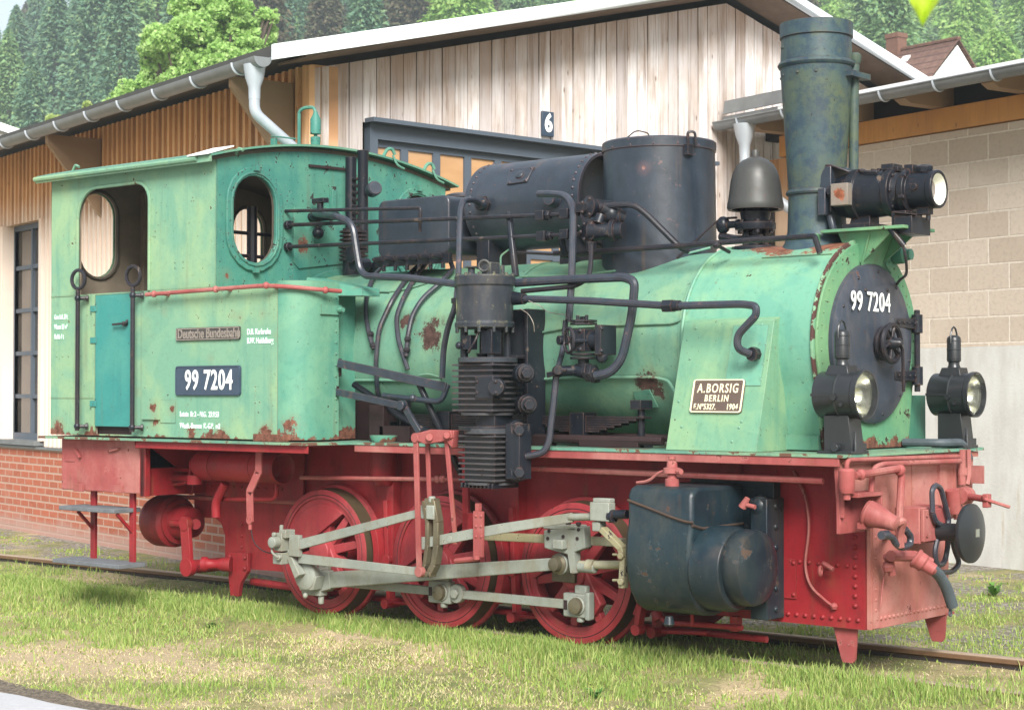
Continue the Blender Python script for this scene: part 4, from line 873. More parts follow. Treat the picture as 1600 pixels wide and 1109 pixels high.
# ---------------------------------------------------------------- side tank
def tankplan(x0, x1, off, arcstart):
    p = [(x0, -.5), (x0, -WT-off), (x1-.2, -WT-off)]
    return p
b = MB(); b.prism([(-2.2, -.5, 1.09), (-2.2, -WT-.004, 1.09), (-.90, -WT-.004, 1.09), (-.90, -.5, 1.09)], (0, 0, .94))
tank = part(b, 'side_tank', 'green', None, 0, 'pale green side tank carrying the number plate')
cor = [(-.90, -.5), (-.90, -WT-.004)]+[(-.90+.17*math.sin(R(a)), -WT-.004+.20*(1-math.cos(R(a)))) for a in range(10, 91, 10)]+[(-.73, -.71), (-.80, -.69), (-.80, -.5)]
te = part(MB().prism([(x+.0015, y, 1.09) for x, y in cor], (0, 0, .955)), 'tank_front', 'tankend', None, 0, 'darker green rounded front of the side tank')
b = MB().rivets((-.727, -.735, 1.2), (-.727, -.735, 1.95), 12, (1, 0, 0), .008); b.box((-.73, -.87, 1.845), (-.715, -.70, 1.905)); b.tube([(-.71, -.73, 1.875), (-.67, -.73, 1.875)], .016, 8)
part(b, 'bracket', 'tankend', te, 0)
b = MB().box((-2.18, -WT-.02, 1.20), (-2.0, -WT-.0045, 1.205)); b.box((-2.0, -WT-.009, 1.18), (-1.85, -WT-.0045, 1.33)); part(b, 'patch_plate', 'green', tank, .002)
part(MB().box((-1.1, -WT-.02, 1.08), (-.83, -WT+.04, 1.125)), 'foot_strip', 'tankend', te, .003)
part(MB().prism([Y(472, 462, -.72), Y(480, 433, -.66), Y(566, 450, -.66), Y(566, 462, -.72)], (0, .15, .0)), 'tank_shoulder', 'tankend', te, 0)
b = MB()
b.tube([(-2.08, -1.11, 2.0), (-.97, -1.11, 2.015), (-.80, -1.07, 2.005), (-.69, -.93, 1.99), (-.66, -.76, 1.985)], .0135, 10, .09)
for q in ((-2.0, -1.11, 2.001), (-1.40, -1.11, 2.009), (-.94, -1.11, 2.015), (-.68, -.87, 1.988)): b.ball(q, .022, 10)
for q in ((-1.92, -1.10, 2.0), (-1.32, -1.10, 2.01), (-.90, -1.1, 2.01)): b.tube([q, (q[0], -1.05, q[2]-.005)], .012, 6)
part(b, 'handrail', 'pink', tank, 0, 'salmon pink handrail round the tank top')
# plates and lettering on the tank
def plateon(px0, py0, px1, py1, y, name, m, th=.012, r=.012, rim=None, par=None):
    a = Y(px0, py0, y); c = Y(px1, py1, y); o = plate(name, rrect(a.x, c.x, c.z, a.z, r), [], th, XZ(y), M[m], par or loco, .002)
    if rim: b = MB().tube([(q[0], y-th/2, q[1]) for q in rrect(a.x+.006, c.x-.006, c.z+.006, a.z-.006, r)+[rrect(a.x+.006, c.x-.006, c.z+.006, a.z-.006, r)[0]]], .004, 5, 0); part(b, 'rim', rim, o, 0)
    return o, a, c
def tx(name, s, px, py, y, size, m, par, sx=.8, off=.0, tilt=0, sp=1., align='CENTER'):
    o = Y(px, py, y); return text(name, s, o, (1, 0, tilt), (-tilt, 0, 1), size, M[m], par, sx=sx, off=off, ext=.0015, space=sp, align=align)
WO = -WT-.011
pl, a, c = plateon(276, 513, 375, 530, WO, 'railway_name_plate', 'dbplate', r=.008, rim='dbletter')
tx('lettering', 'Deutsche Bundesbahn', 325.5, 521, WO-.008, .085, 'dbletter', pl, .78, .002)
pl, a, c = plateon(275, 572, 376, 618, WO, 'number_plate', 'numplate', r=.02, rim='numplate')
tx('lettering', '99 7204', 325.5, 595, WO-.009, .172, 'white', pl, .74, .003, 0, 1.10)
tx('painted_lettering', 'D.B. Karlsruhe', 386, 519, WT*-1-.006, .050, 'faintwhite', tank, .72, .001, 0, 1, 'LEFT')
tx('painted_lettering', 'B.W. Heidelberg', 386, 533, WT*-1-.006, .050, 'faintwhite', tank, .70, .001, 0, 1, 'LEFT')
tx('painted_lettering', 'Letzte  Br.2 – N.G.  23.9.53', 281, 647, WT*-1-.006, .047, 'faintwhite', tank, .71, .001, 0, 1, 'LEFT')
tx('painted_lettering', 'Westh.-Bremse  K.-G.P.  m2', 281, 665, WT*-1-.006, .047, 'faintwhite', tank, .71, .001, 0, 1, 'LEFT')
for i, s_ in enumerate(('Gew. Lok. 24 t', 'Wasser 3,1 m³', 'Kohle 1 t')): tx('painted_lettering', s_, 85, 496+i*15.3, -WT-.007, .047, 'faintwhite', near, (.52, .52, .60)[i], .001, 0, 1, 'LEFT')
# ---------------------------------------------------------------- running board and valance
b = MB(); b.prism([(-3.26, -WT-.05, BZ-.012), (-.62, -WT-.05, BZ-.012), (-.56, -BW-.01, BZ-.012), (2.765, -BW-.01, BZ-.012), (2.765, .42, BZ-.012), (2.765, BW+.01, BZ-.012), (-.56, BW+.01, BZ-.012), (-.62, WT+.05, BZ-.012), (-3.26, WT+.05, BZ-.012)], (0, 0, .016))
board = part(b, 'running_board', paint('board_green_paint', (.13, .33, .23), (.22, .38, .22), (.06, .21, .16), .5, chip=.58, chip_sc=7, chip_col=(.12, .06, .04), seed=11), None, 0, 'green running board with rusty edges')
b = MB().box((-.55, -BW-.004, 1.020), (2.74, -BW+.01, BZ-.0125)); part(b, 'valance', 'pink', None, .003, 'salmon pink valance under the running board')
b = MB().box((-2.24, -WT-.02, 1.015), (-.62, -WT-.008, BZ-.0125)).box((-2.24, -WT-.02, BZ-.02), (-.62, -.55, BZ-.0125)); part(b, 'valance', 'red')
b = MB()
b.tube([(.6, -.66, .955), (2.6, -.66, .945)], .017, 8)
part(b, 'air_pipe', 'pink', None, 0)
# debris along the smokebox foot
# ---------------------------------------------------------------- boiler
b = MB(); b.lathe([(XC+.005, .52), (1.66, .52)], (0, 0, BC), (1, 0, 0), 72)
boiler = part(b, 'boiler', 'boiler', None, 0, 'pale green boiler barrel')
b = MB(); b.lathe([(0, .56), (.05, .56)], (XC+.01, 0, BC), (1, 0, 0), 72); part(b, 'collar', 'teal', boiler, .003)
b = MB()
for x in (-.60, .38, 1.66): b.lathe([(-.02, .5215), (-.02, .526), (.02, .526), (.02, .5215)], (x, 0, BC), (1, 0, 0), 72, cap=False)
part(b, 'band', 'boiler', boiler, 0)
b = MB(); b.box((-1.4, -.42, 1.08), (-.62, .42, 1.55)); part(b, 'firebox', 'firebrown')
def arch_prof(r, yb, zb, n=40, z0=1.40):
    p = []; a0 = math.asin((z0-BC)/r)
    for i in range(n+1):
        a = math.pi-a0+(2*a0-math.pi)*i/n; p.append((r*math.cos(a), BC+r*math.sin(a)))
    return [(-yb, zb)]+p+[(yb, zb)]
sm = MB(); sm.prism([(1.66, y, z) for y, z in arch_prof(.535, .43, 1.085)], (.80, 0, 0))
smoke = part(sm, 'smokebox', 'smokebox', None, 0, 'pale green smokebox with rusty patches on top')
b = MB(); b.tube([(1.68, .54*math.cos(R(a)), BC+.54*math.sin(R(a))) for a in range(200, -21, -10)], .010, 6, 0)
c_ = ob(1243, 400, .538); 
b.tube([V((2.02, -.29, BC+.455)), V((2.44, -.29, BC+.455))], .004, 5, 0); part(b, 'seam', 'smokebox', smoke, 0)
b = MB(); b.prism([(1.75, y, z) for y, z in [(-.46, 1.0851), (-.468, 1.16), (-.2, 1.16), (-.2, 1.0851)]], (.71, 0, 0)); part(b, 'foot_plate', 'smokebox', smoke, .002)
rg = MB(); P1 = arch_prof(.548, .438, 1.0845); 
rg.prism([(2.46, y, z) for y, z in P1], (.015, 0, 0)); part(rg, 'front_ring', 'ring', smoke, .003, 'badly chipped ring at the smokebox front')
b = MB(); b.prism([(2.4752, y, z) for y, z in arch_prof(.528, .422, 1.0849)], (.014, 0, 0)); fp = part(b, 'smokebox_front', 'front', None, .003, 'green smokebox front plate')
b = MB()
for i in range(30): 
    a = R(-20+220*i/29); b.rivet((2.4895, .487*math.cos(a), BC+.487*math.sin(a)), (1, 0, 0), .007)
b.rivets((2.4895, -.4, 1.13), (2.4895, .4, 1.13), 9, (1, 0, 0), .008); part(b, 'rivet_ring', 'front', fp, 0)
# smokebox door
b = MB(); b.lathe([(0, .418), (.022, .416), (.034, .40), (.05, .30), (.062, .15), (.066, .0001)], (2.489, 0, BC), (1, 0, 0), 64)
door_m = paint('smokebox_door_black', (.032, .042, .058), (.05, .06, .08), (.10, .09, .085), .42, chip=.70, chip_col=(.09, .045, .035), seed=3, bumpst=.35, dirt=.35, dirt_col=(.11, .10, .11))
sd = part(b, 'smokebox_door', door_m, None, 0, 'blue black round smokebox door with white number')
text('number', '99 7204', X(1361, 473, 2.552)+V((0, 0, .0)), (0, 1, .0), (0, 0, 1), .142, M['white'], sd, sx=.80, off=.001, ext=.002, space=1.12)
b = MB()
for i in range(11): a = R(20+i*32.7); b.rivet((2.489+.035, .375*math.cos(a), BC+.375*math.sin(a)), (1, 0, 0), .012)
for a_, r_ in ((70, .3), (115, .3), (200, .17), (250, .25), (10, .25), (330, .28)): b.rivet((2.54, r_*math.cos(R(a_)), BC+r_*math.sin(R(a_))), (1, 0, 0), .011)
part(b, 'rivet_ring', 'black', sd, 0)
b = MB(); hc = V((2.62, 0, BC)); b.torus(hc, (1, 0, 0), .095, .015, 30, 8); b.lathe([(-.08, .035), (.01, .035), (.02, .028), (.05, .022), (.06, .012)], hc, (1, 0, 0), 12)
for k in range(6): a = R(15+60*k); b.tube([hc, hc+V((0, math.cos(a)*.09, math.sin(a)*.09))], .010, 6)
part(b, 'door_hand_wheel', 'black', sd, 0)
b = MB(); hc2 = hc-V((.045, 0, 0)); b.torus(hc2, (1, 0, 0), .08, .012, 24, 7); b.tube([hc+V((.03, .0, 0)), hc+V((.035, .05, -.02)), hc+V((.035, .06, -.25))], .010, 6, .03); b.lathe([(-.06, .05), (0, .05)], hc2, (1, 0, 0), 14); part(b, 'locking_wheel', 'black', sd, 0)
b = MB()
for z in (BC+.115, BC-.165):
    p0 = (2.545, .20, z); b.prism([(2.52, .17, z-.022), (2.52, .17, z+.022), (2.505, .43, z+.03), (2.505, .43, z-.03)], (.03, 0, 0)); b.rivets((2.552, .21, z), (2.545, .40, z), 4, (1, 0, 0), .010); b.cyl((2.53, .45, z-.05), (2.53, .45, z+.05), .03)
b.tube([(2.53, .45, BC-.25), (2.53, .45, BC+.19)], .016, 10); part(b, 'door_hinge', 'black', sd, .003)
# ---------------------------------------------------------------- steam pipe cover with works plate
pc = MB(); xa, xb = 1.72, 2.27
yt = lambda z: -.745+(z-1.08)*.26
pc.prism([(xa, yt(1.08), 1.0795), (xa, yt(1.745), 1.745), (xa, -.50, 1.765), (xa, -.42, 1.08)], (xb-xa, 0, 0))
cov = part(pc, 'steam_pipe_cover', paint('cover_green', (.19, .40, .26), (.26, .44, .25), (.09, .29, .22), .5, chip=.74, seed=12, streak=.5), None, .003, 'sloping green cover sheet with the works plate')
b = MB()
def cvp(x, z, o=.0): return V((x, yt(z)-o, z))
nrm = V((0, -1, .26)).normalized()
for x, z in ((1.80, 1.71), (1.79, 1.55), (2.20, 1.72), (2.24, 1.62), (2.24, 1.52), (2.24, 1.44), (2.06, 1.42), (2.05, 1.58), (1.76, 1.33), (1.80, 1.2), (2.15, 1.2), (2.12, 1.13), (2.16, 1.23)): b.rivet(cvp(x, z), nrm, .008)
b.prism([cvp(2.03, 1.41, .004), cvp(2.245, 1.41, .004), cvp(2.245, 1.72, .004), cvp(2.03, 1.72, .004)], nrm*-.006+V((0,0,0))); part(b, 'rivet', 'smokebox', cov, 0)
o_ = Y(1125.5, 619, -.655); zc = o_.z; oc = cvp(o_.x, zc, .006)
pm = mat_axes(oc, (1, 0, 0), (0, .26, 1)); 
wx = .155; wz = .088
wp = plate('works_plate', rrect(-wx, wx, -wz, wz, .014), [], .012, pm, M['browplate'], loco, .002)
rm = [(pm @ V((q[0], q[1], .007))) for q in rrect(-wx+.004, wx-.004, -wz+.004, wz-.004, .012)]; part(MB().tube(rm+[rm[0]], .0045, 5, 0), 'rim', 'brasslet', wp, 0)
b = MB()
for sx_ in (-1, 1):
    for sz_ in (-1, 1): b.rivet(pm @ V((sx_*(wx-.022), sz_*(wz-.02), .006)), nrm, .006)
part(b, 'screw', 'browplate', wp, 0)
for s_, dx, dz, sz, sx_, sp_ in (('A.BORSIG', 0, .038, .068, .72, 1.22), ('BERLIN', 0, -.014, .049, .76, 1.30), ('F.Nº5327.', -.066, -.058, .043, .70, 1.12), ('1904', .100, -.058, .043, .72, 1.15)):
    text('lettering', s_, pm @ V((dx, dz, .0065)), (1, 0, 0), (0, .26, 1), sz, M['brasslet'], wp, sx=sx_, off=.0010, ext=.002, space=sp_)
# ---------------------------------------------------------------- chimney, domes, bell
CX = 2.18
prof = [(2.10, .235), (2.13, .20), (2.17, .172), (2.23, .156), (2.42, .150), (2.425, .160), (2.435, .165), (2.448, .160), (2.452, .150), (2.9, .1785), (3.10, .192), (3.105, .2), (3.118, .206), (3.131, .2), (3.136, .191), (3.262, .184), (3.264, .194), (3.34, .194), (3.341, .172), (3.0, .15), (2.9, .0001)]
b = MB().lathe(prof, (CX, 0, 0), (0, 0, 1), 48, cap=False)
for a in (200, 235, 270, 300): b.rivet((CX+.192*math.cos(R(a)), .192*math.sin(R(a)), 3.06), (math.cos(R(a)), math.sin(R(a)), 0), .008)
for a in (225, 232): b.rivet((CX+.185*math.cos(R(a)), .185*math.sin(R(a)), 3.21), (math.cos(R(a)), math.sin(R(a)), 0), .011)
chim = part(b, 'chimney', 'chimney', None, 0, 'tall tapered blue grey chimney')
b = MB(); b.tube([(2.345, .10, 2.55), (2.35, .10, 3.0), (2.355, .10, 3.16)], .026, 12, .05); b.lathe([(0, .026), (.02, .034), (.05, .034), (.06, .02)], (2.356, .10, 3.12), (0, 0, 1), 12); b.cbox((2.38, .08, 3.055), .05, .20, .03); b.tube([(2.35, .0, 3.055), (2.35, .16, 3.055)], .012, 6); part(b, 'exhaust_pipe', 'chimney', chim, 0)
b = MB().lathe([(1.98, .33), (2.74, .3175), (2.742, .3255), (2.79, .3255), (2.797, .318), (2.808, .25), (2.812, .0001)], (1.15, 0, 0), (0, 0, 1), 56)
for a in range(180, 361, 24): b.rivet((1.15+.3255*math.cos(R(a)), .3255*math.sin(R(a)), 2.752), (math.cos(R(a)), math.sin(R(a)), 0), .006)
dome = part(b, 'sand_dome', 'bluegrey', None, 0, 'big blue black sand dome with flat lid')
b = MB(); q = V((1.15+.33*math.cos(R(-25)), .33*math.sin(R(-25)), 2.75)); b.cbox(q+V((0, 0, -.03)), .03, .05, .06); b.tube([q, q+V((.0, -.01, .07)), q+V((.03, .02, .07)), q+V((.03, .03, -.01))], .008, 6, .02); b.tube([(1.10, -.05, 2.81), (1.12, -.05, 2.85), (1.06, -.1, 2.87), (1.0, -.12, 2.82)], .004, 5, .03); part(b, 'latch', 'black', dome, 0)
# air reservoir on top of the boiler
RC = V((0, .03, 2.51)); rr_ = .27
b = MB().lathe([(-.13+.12, .0001), (-.13+.11, .20), (-.12, .238), (-.13, .25), (-.13, rr_), (.75, rr_), (.75, rr_-.016), (.66, rr_-.02), (.62, .2), (.60, .0001)], RC, (1, 0, 0), 56, cap=False)
res = part(b, 'air_reservoir', 'bluegrey', None, 0, 'riveted blue black air reservoir lying on the boiler')
b = MB()
for k in range(36):
    a = 2*math.pi*k/36; n_ = V((0, math.cos(a), math.sin(a)))
    for x in (-.085, .705): b.rivet(RC+n_*rr_+V((x, 0, 0)), n_, .010)
pa = R(140); 
b.lathe([(0, .272), (.012, .272)], (0, 0, 0), (1, 0, 0), 3) if False else None
part(b, 'rivet_ring', 'bluegrey', res, 0)
def rp(px, py, r=rr_):
    d = ray(px, py); a = d.y**2+d.z**2; oy, oz = CAM.y-RC.y, CAM.z-RC.z; bq = 2*(d.y*oy+d.z*oz); c = oy*oy+oz*oz-r*r; return CAM+d*((-bq-math.sqrt(max(0, bq*bq-4*a*c)))/(2*a))
b = MB(); q = [rp(x, y, rr_+.001) for x, y in ((793, 290), (798, 266), (836, 262), (824, 285))]; cen = (q[0]+q[2])/2; nn = (cen-V((cen.x, RC.y, RC.z))).normalized()
b.prism(q, nn*.012)
for i in range(4): b.rivet(q[i]*.8+cen*.2+nn*.012, nn, .012)
b.lathe([(0, .028), (.014, .026), (.018, .018)], cen+nn*.01, nn, 16); part(b, 'inspection_cover', 'bluegrey', res, .003)
b = MB(); b.box((-.1, -.16, 2.08), (.0, .2, 2.3)); b.box((.55, -.16, 2.08), (.66, .2, 2.3)); part(b, 'saddle', 'black', res, .004)
# oil box behind it
b = MB(); x0, x1 = -.80, -.20
b.prism([(x, -.30, z) for x, z in rrect(x0, x1, 2.22, 2.575, .05)], (0, .55, 0)); ob_ = part(b, 'feed_tank', 'bluegrey', None, .006, 'small blue black box tank in front of the cab')
part(MB().lathe([(0, .09), (.02, .09), (.02, .10), (.035, .10), (.045, .07)], (-.38, .02, 2.575), (0, 0, 1), 24), 'lid', 'bluegrey', ob_, 0)
b = MB(); b.box((x0-.004, -.32, 2.16), (x1+.02, -.29, 2.225)); 
for i in range(6): q = V((x0+.06+i*.1, -.34, 2.20)); b.lathe([(0, .022), (.05, .018), (.07, .008)], q, (0, -1, 0), 9); b.cyl(q-V((0, -.03, .0)), q-V((0, -.03, .07)), .012)
part(b, 'lubricator', 'black', ob_, 0)
# exhausts of the safety valves at the cab front
b = MB(); b.cyl((-1.237, 0, 2.30), (-1.237, 0, 2.90), .036, .034); b.cyl((-1.237, 0, 2.90), (-1.237, 0, 2.965), .034, .04); b.cyl((-1.35, 0, 2.28), (-1.35, 0, 2.93), .037)
for k in range(9): b.cbox((-1.295, -.01, 2.42+.045*k), .05, .03, .018)
sv = part(b, 'safety_valve', 'black', None, .003, 'pair of upright blue black safety valve pipes')
b = MB(); q = V((-1.12, -.02, 2.69)); b.lathe([(0, .018), (.03, .02), (.035, .048), (.10, .048), (.11, .04)], q-V((.06, -.03, 0)), (1, -.5, .15), 16); part(b, 'round_cap', 'bluegrey', sv, 0)
b = MB(); b.cyl((-1.29, -.03, 2.12), (-1.29, -.03, 2.45), .075)
for k in range(8): b.lathe([(0, .095), (.012, .095)], (-1.29, -.03, 2.24+.026*k), (0, 0, 1), 16)
b.cyl((-1.29, -.03, 2.10), (-1.0, -.05, 2.22), .035); b.cyl((-1.1, -.1, 2.2), (-1.1, -.22, 2.2), .045); b.lathe([(0, .05), (.05, .055), (.06, .02)], (-1.1, -.2, 2.26), (0, -1, 0), 12); part(b, 'valve_body', 'black', sv, 0)
# cab front valves on the near side
b = MB(); c0 = X(497, 338, -1.38); b.ball(c0, .05, 12, (1.4, 1, .7)); b.cyl(c0+V((-.1, 0, 0)), c0+V((.18, .0, -.01)), .028); b.cyl(c0+V((.02, 0, 0)), c0+V((.02, 0, .09)), .022); b.cbox(c0+V((.02, 0, .10)), .11, .05, .03)
b.ball(c0+V((.0, 0, -.11)), .04, 12); b.cyl(c0, c0+V((0, 0, -.13)), .02); b.cyl(c0+V((-.12, 0, .03)), c0+V((-.08, -.02, .03)), .035); part(b, 'steam_valve', 'black', fr, .002)
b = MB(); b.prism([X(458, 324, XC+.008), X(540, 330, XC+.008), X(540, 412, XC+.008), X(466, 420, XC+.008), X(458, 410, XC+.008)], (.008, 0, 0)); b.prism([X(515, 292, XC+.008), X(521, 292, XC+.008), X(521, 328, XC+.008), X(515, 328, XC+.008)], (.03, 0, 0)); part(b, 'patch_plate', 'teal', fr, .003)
b = MB(); b.prism([X(482, 257, XC+.008), X(540, 263, XC+.008), X(540, 267, XC+.008), X(482, 261, XC+.008)], (.012, 0, 0)); part(b, 'vent_slot', 'firebrown', fr, 0)
b = MB(); cl = [(.0, 0), (.03, .01)]
# bell
BX = 1.795
b = MB().lathe([(2.375, .128), (2.372, .150), (2.385, .155), (2.41, .153), (2.425, .149), (2.47, .143), (2.53, .135), (2.58, .122), (2.62, .100), (2.645, .070), (2.66, .035), (2.665, .022), (2.69, .022), (2.70, .018), (2.705, .0001)], (BX, 0, 0), (0, 0, 1), 44, cap=False)
bell = part(b, 'bell', 'bronze', None, 0, 'dull bronze steam bell in front of the chimney')
b = MB().lathe([(2.30, .075), (2.36, .085), (2.40, .06)], (BX, 0, 0), (0, 0, 1), 20); b.lathe([(2.262, .108), (2.268, .112), (2.30, .112), (2.304, .10)], (BX, 0, 0), (0, 0, 1), 28)
for k in range(6): a = R(60*k+10); b.cyl((BX+.092*math.cos(a), .092*math.sin(a), 2.245), (BX+.092*math.cos(a), .092*math.sin(a), 2.315), .012); b.cbox((BX+.055*math.cos(a), .055*math.sin(a), 2.21), .03, .03, .12)
b.lathe([(2.13, .13), (2.17, .13), (2.18, .075), (2.19, .05), (2.30, .035)], (BX, 0, 0), (0, 0, 1), 24); part(b, 'bell_stand', 'black', bell, 0)
b = MB(); q = Y(1130, 352, -.05); b.ball(q, .05, 14, (.8, .8, 1)); b.cyl(q, q+V((.14, 0, .0)), .02); b.ball(q+V((.1, 0, 0)), .028, 10); b.tube([(BX-.1, -.03, 2.335), (BX-.2, -.05, 2.335), (BX-.33, -.12, 2.2), (BX-.38, -.2, 2.12)], .007, 6, .08); b.tube([q+V((-.02, 0, -.06)), q+V((.1, 0, -.085)), q+V((.25, 0, -.085))], .022, 8, .03); part(b, 'bell_valve', 'black', bell, 0)
# ---------------------------------------------------------------- turbo generator and headlight on its bracket
TZ = 2.405; TY = -.02
br = MB(); br.box((2.30, -.17, 2.205), (2.78, .17, 2.222)); br.prism([(2.26, -.05, 2.205), (2.26, -.17, 2.205), (2.26, -.17, 2.14), (2.26, -.12, 2.12)], (.02, 0, 0))
br.prism([(2.38, -.13, 2.205), (2.70, -.13, 2.205), (2.50, -.10, 2.04), (2.40, -.10, 2.13)], (0, .012, 0)).prism([(2.38, .12, 2.205), (2.70, .12, 2.205), (2.50, .10, 2.04), (2.40, .10, 2.13)], (0, .012, 0)); br.prism([(2.56, -.13, 2.205), (2.56, .13, 2.205), (2.495, .10, 2.03), (2.495, -.10, 2.03)], (.012, 0, 0))
bk = part(br, 'lamp_bracket', 'front', None, .002, 'green bracket on top of the smokebox front')
b = MB(); b.lathe([(-.175, .0001), (-.17, .05), (-.15, .085), (-.11, .112), (-.05, .125), (-.045, .136), (.0, .138), (.005, .128), (.16, .118), (.165, .128), (.20, .128), (.205, .105), (.235, .095)], (2.47, TY, TZ), (1, 0, 0), 32)
b.box((2.40, TY-.10, 2.222), (2.56, TY+.10, 2.25)).prism([(2.42, TY-.06, 2.25), (2.54, TY-.06, 2.25), (2.53, TY-.04, 2.31), (2.43, TY-.04, 2.31)], (0, .1, 0))
b.cyl((2.36, TY-.09, 2.42), (2.36, TY-.13, 2.42), .035); b.lathe([(0, .025), (.03, .02)], (2.36, TY-.13, 2.42), (0, -1, 0), 6)
b.box((2.60, TY-.05, TZ+.115), (2.67, TY+.05, TZ+.145)); 
for k in range(5): b.box((2.535+.035*k, TY-.04, TZ+.105), (2.55+.035*k, TY+.06, TZ+.128))
b.tube([(2.47, TY-.05, TZ+.125), (2.52, TY-.09, TZ+.11), (2.6, TY-.09, TZ+.10)], .008, 6, .02)
for k in range(8): a = R(45*k); b.rivet((2.682, TY+.113*math.cos(a), TZ+.113*math.sin(a)), (1, 0, 0), .009)
tg = part(b, 'turbo_generator', 'black', None, .002, 'black turbo generator behind the headlight')
b = MB(); b.box((2.375, TY-.175, TZ-.065), (2.475, TY-.125, TZ+.05)); jb = part(b, 'junction_box', paint('rusty_box_paint', (.16, .15, .13), (.20, .18, .15), (.1, .1, .1), .6, seed=2, blobs=[(V((2.43, TY-.175, TZ+.0)), .035)], rust=(.3, .1, .05)), tg, .004)
b = MB(); b.prism([(2.24, TY-.10, 2.30), (2.24, TY-.10, 2.46), (2.30, TY-.10, 2.56), (2.335, TY-.10, 2.56), (2.335, TY-.10, 2.32)], (0, .19, 0)); b.prism([(2.335, TY-.10, 2.562), (2.30, TY-.10, 2.562), (2.30, TY+.10, 2.562), (2.335, TY+.10, 2.562), (2.43, TY+.08, 2.52), (2.43, TY-.08, 2.52)], (0, 0, .008)); b.box((2.285, TY-.15, 2.30), (2.33, TY-.10, 2.44)); b.tube([(2.33, TY-.1, 2.30), (2.35, TY-.1, 2.22)], .02, 8); part(b, 'steam_inlet_housing', 'bluegrey', tg, .005)
b = MB(); HX = 2.70
b.lathe([(0, .075), (.015, .11), (.035, .115), (.05, .115), (.055, .092), (.165, .092), (.17, .098), (.20, .098), (.203, .092), (.203, .082), (.12, .07)], (HX, TY, TZ), (1, 0, 0), 36, cap=False)
b.lathe([(0, .04), (.02, .045), (.032, .045), (.04, .03)], (HX+.12, TY, TZ+.088), (0, 0, 1), 8); b.box((HX+.02, TY-.03, TZ+.09), (HX+.07, TY+.03, TZ+.135)); b.cbox((HX+.12, TY, TZ-.105), .07, .05, .04); b.cyl((HX+.14, TY, TZ-.12), (HX+.14, TY, TZ-.155), .012); b.lathe([(0, .02), (.012, .018)], (HX+.11, TY-.092, TZ+.01), (0, -1, 0), 10)
for k in range(6): a = R(60*k+20); b.cyl((HX+.03, TY+.112*math.cos(a), TZ+.112*math.sin(a)), (HX+.062, TY+.112*math.cos(a), TZ+.112*math.sin(a)), .010)
b.box((HX-.02, TY-.09, 2.222), (HX+.06, TY+.09, 2.30)); b.prism([(HX+.0, TY-.12, 2.29), (HX+.13, TY-.10, 2.27), (HX+.02, TY+.0, 2.25)], (0, 0, .006)); b.box((HX+.0, TY-.10, 2.18), (HX+.10, TY+.1, 2.27))
hl = part(b, 'headlight', 'black', None, .002, 'black barrel headlight above the smokebox')
part(MB().lathe([(.199, .080), (.16, .072), (.13, .045), (.12, .0001)], (HX, TY, TZ), (1, 0, 0), 28, cap=False), 'reflector', 'enamel', hl, 0)
part(MB().lathe([(.150, .052), (.155, .05), (.156, .0001)], (HX, TY, TZ), (1, 0, 0), 28, cap=False), 'lens', plain('brown_lens', (.16, .13, .12), .1, 0, .1), hl, 0)
b = MB(); b.tube([(2.70, -.14, 2.20), (2.75, -.12, 2.13), (2.76, -.11, 2.06), (2.72, -.02, 1.98), (2.60, .12, 1.96), (2.50, .28, 1.95)], .008, 6, .08); b.cyl((2.69, -.145, 2.21), (2.755, -.12, 2.12), .016); part(b, 'lamp_cable', 'black', hl, 0)
b = MB(); q = X(1408, 400, 2.53); b.lathe([(0, .035), (.03, .045), (.08, .045), (.09, .03), (.12, .03)], q-V((.06, 0, 0)), (1, -.0, .05), 14); b.box(q+V((-.1, -.06, -.06)), q+V((-.04, .02, .05))); b.tube([X(1387, 398, 2.5), X(1384, 415, 2.5), X(1392, 427, 2.5)], .006, 5, .02); part(b, 'air_whistle', 'tankend', fp, 0)
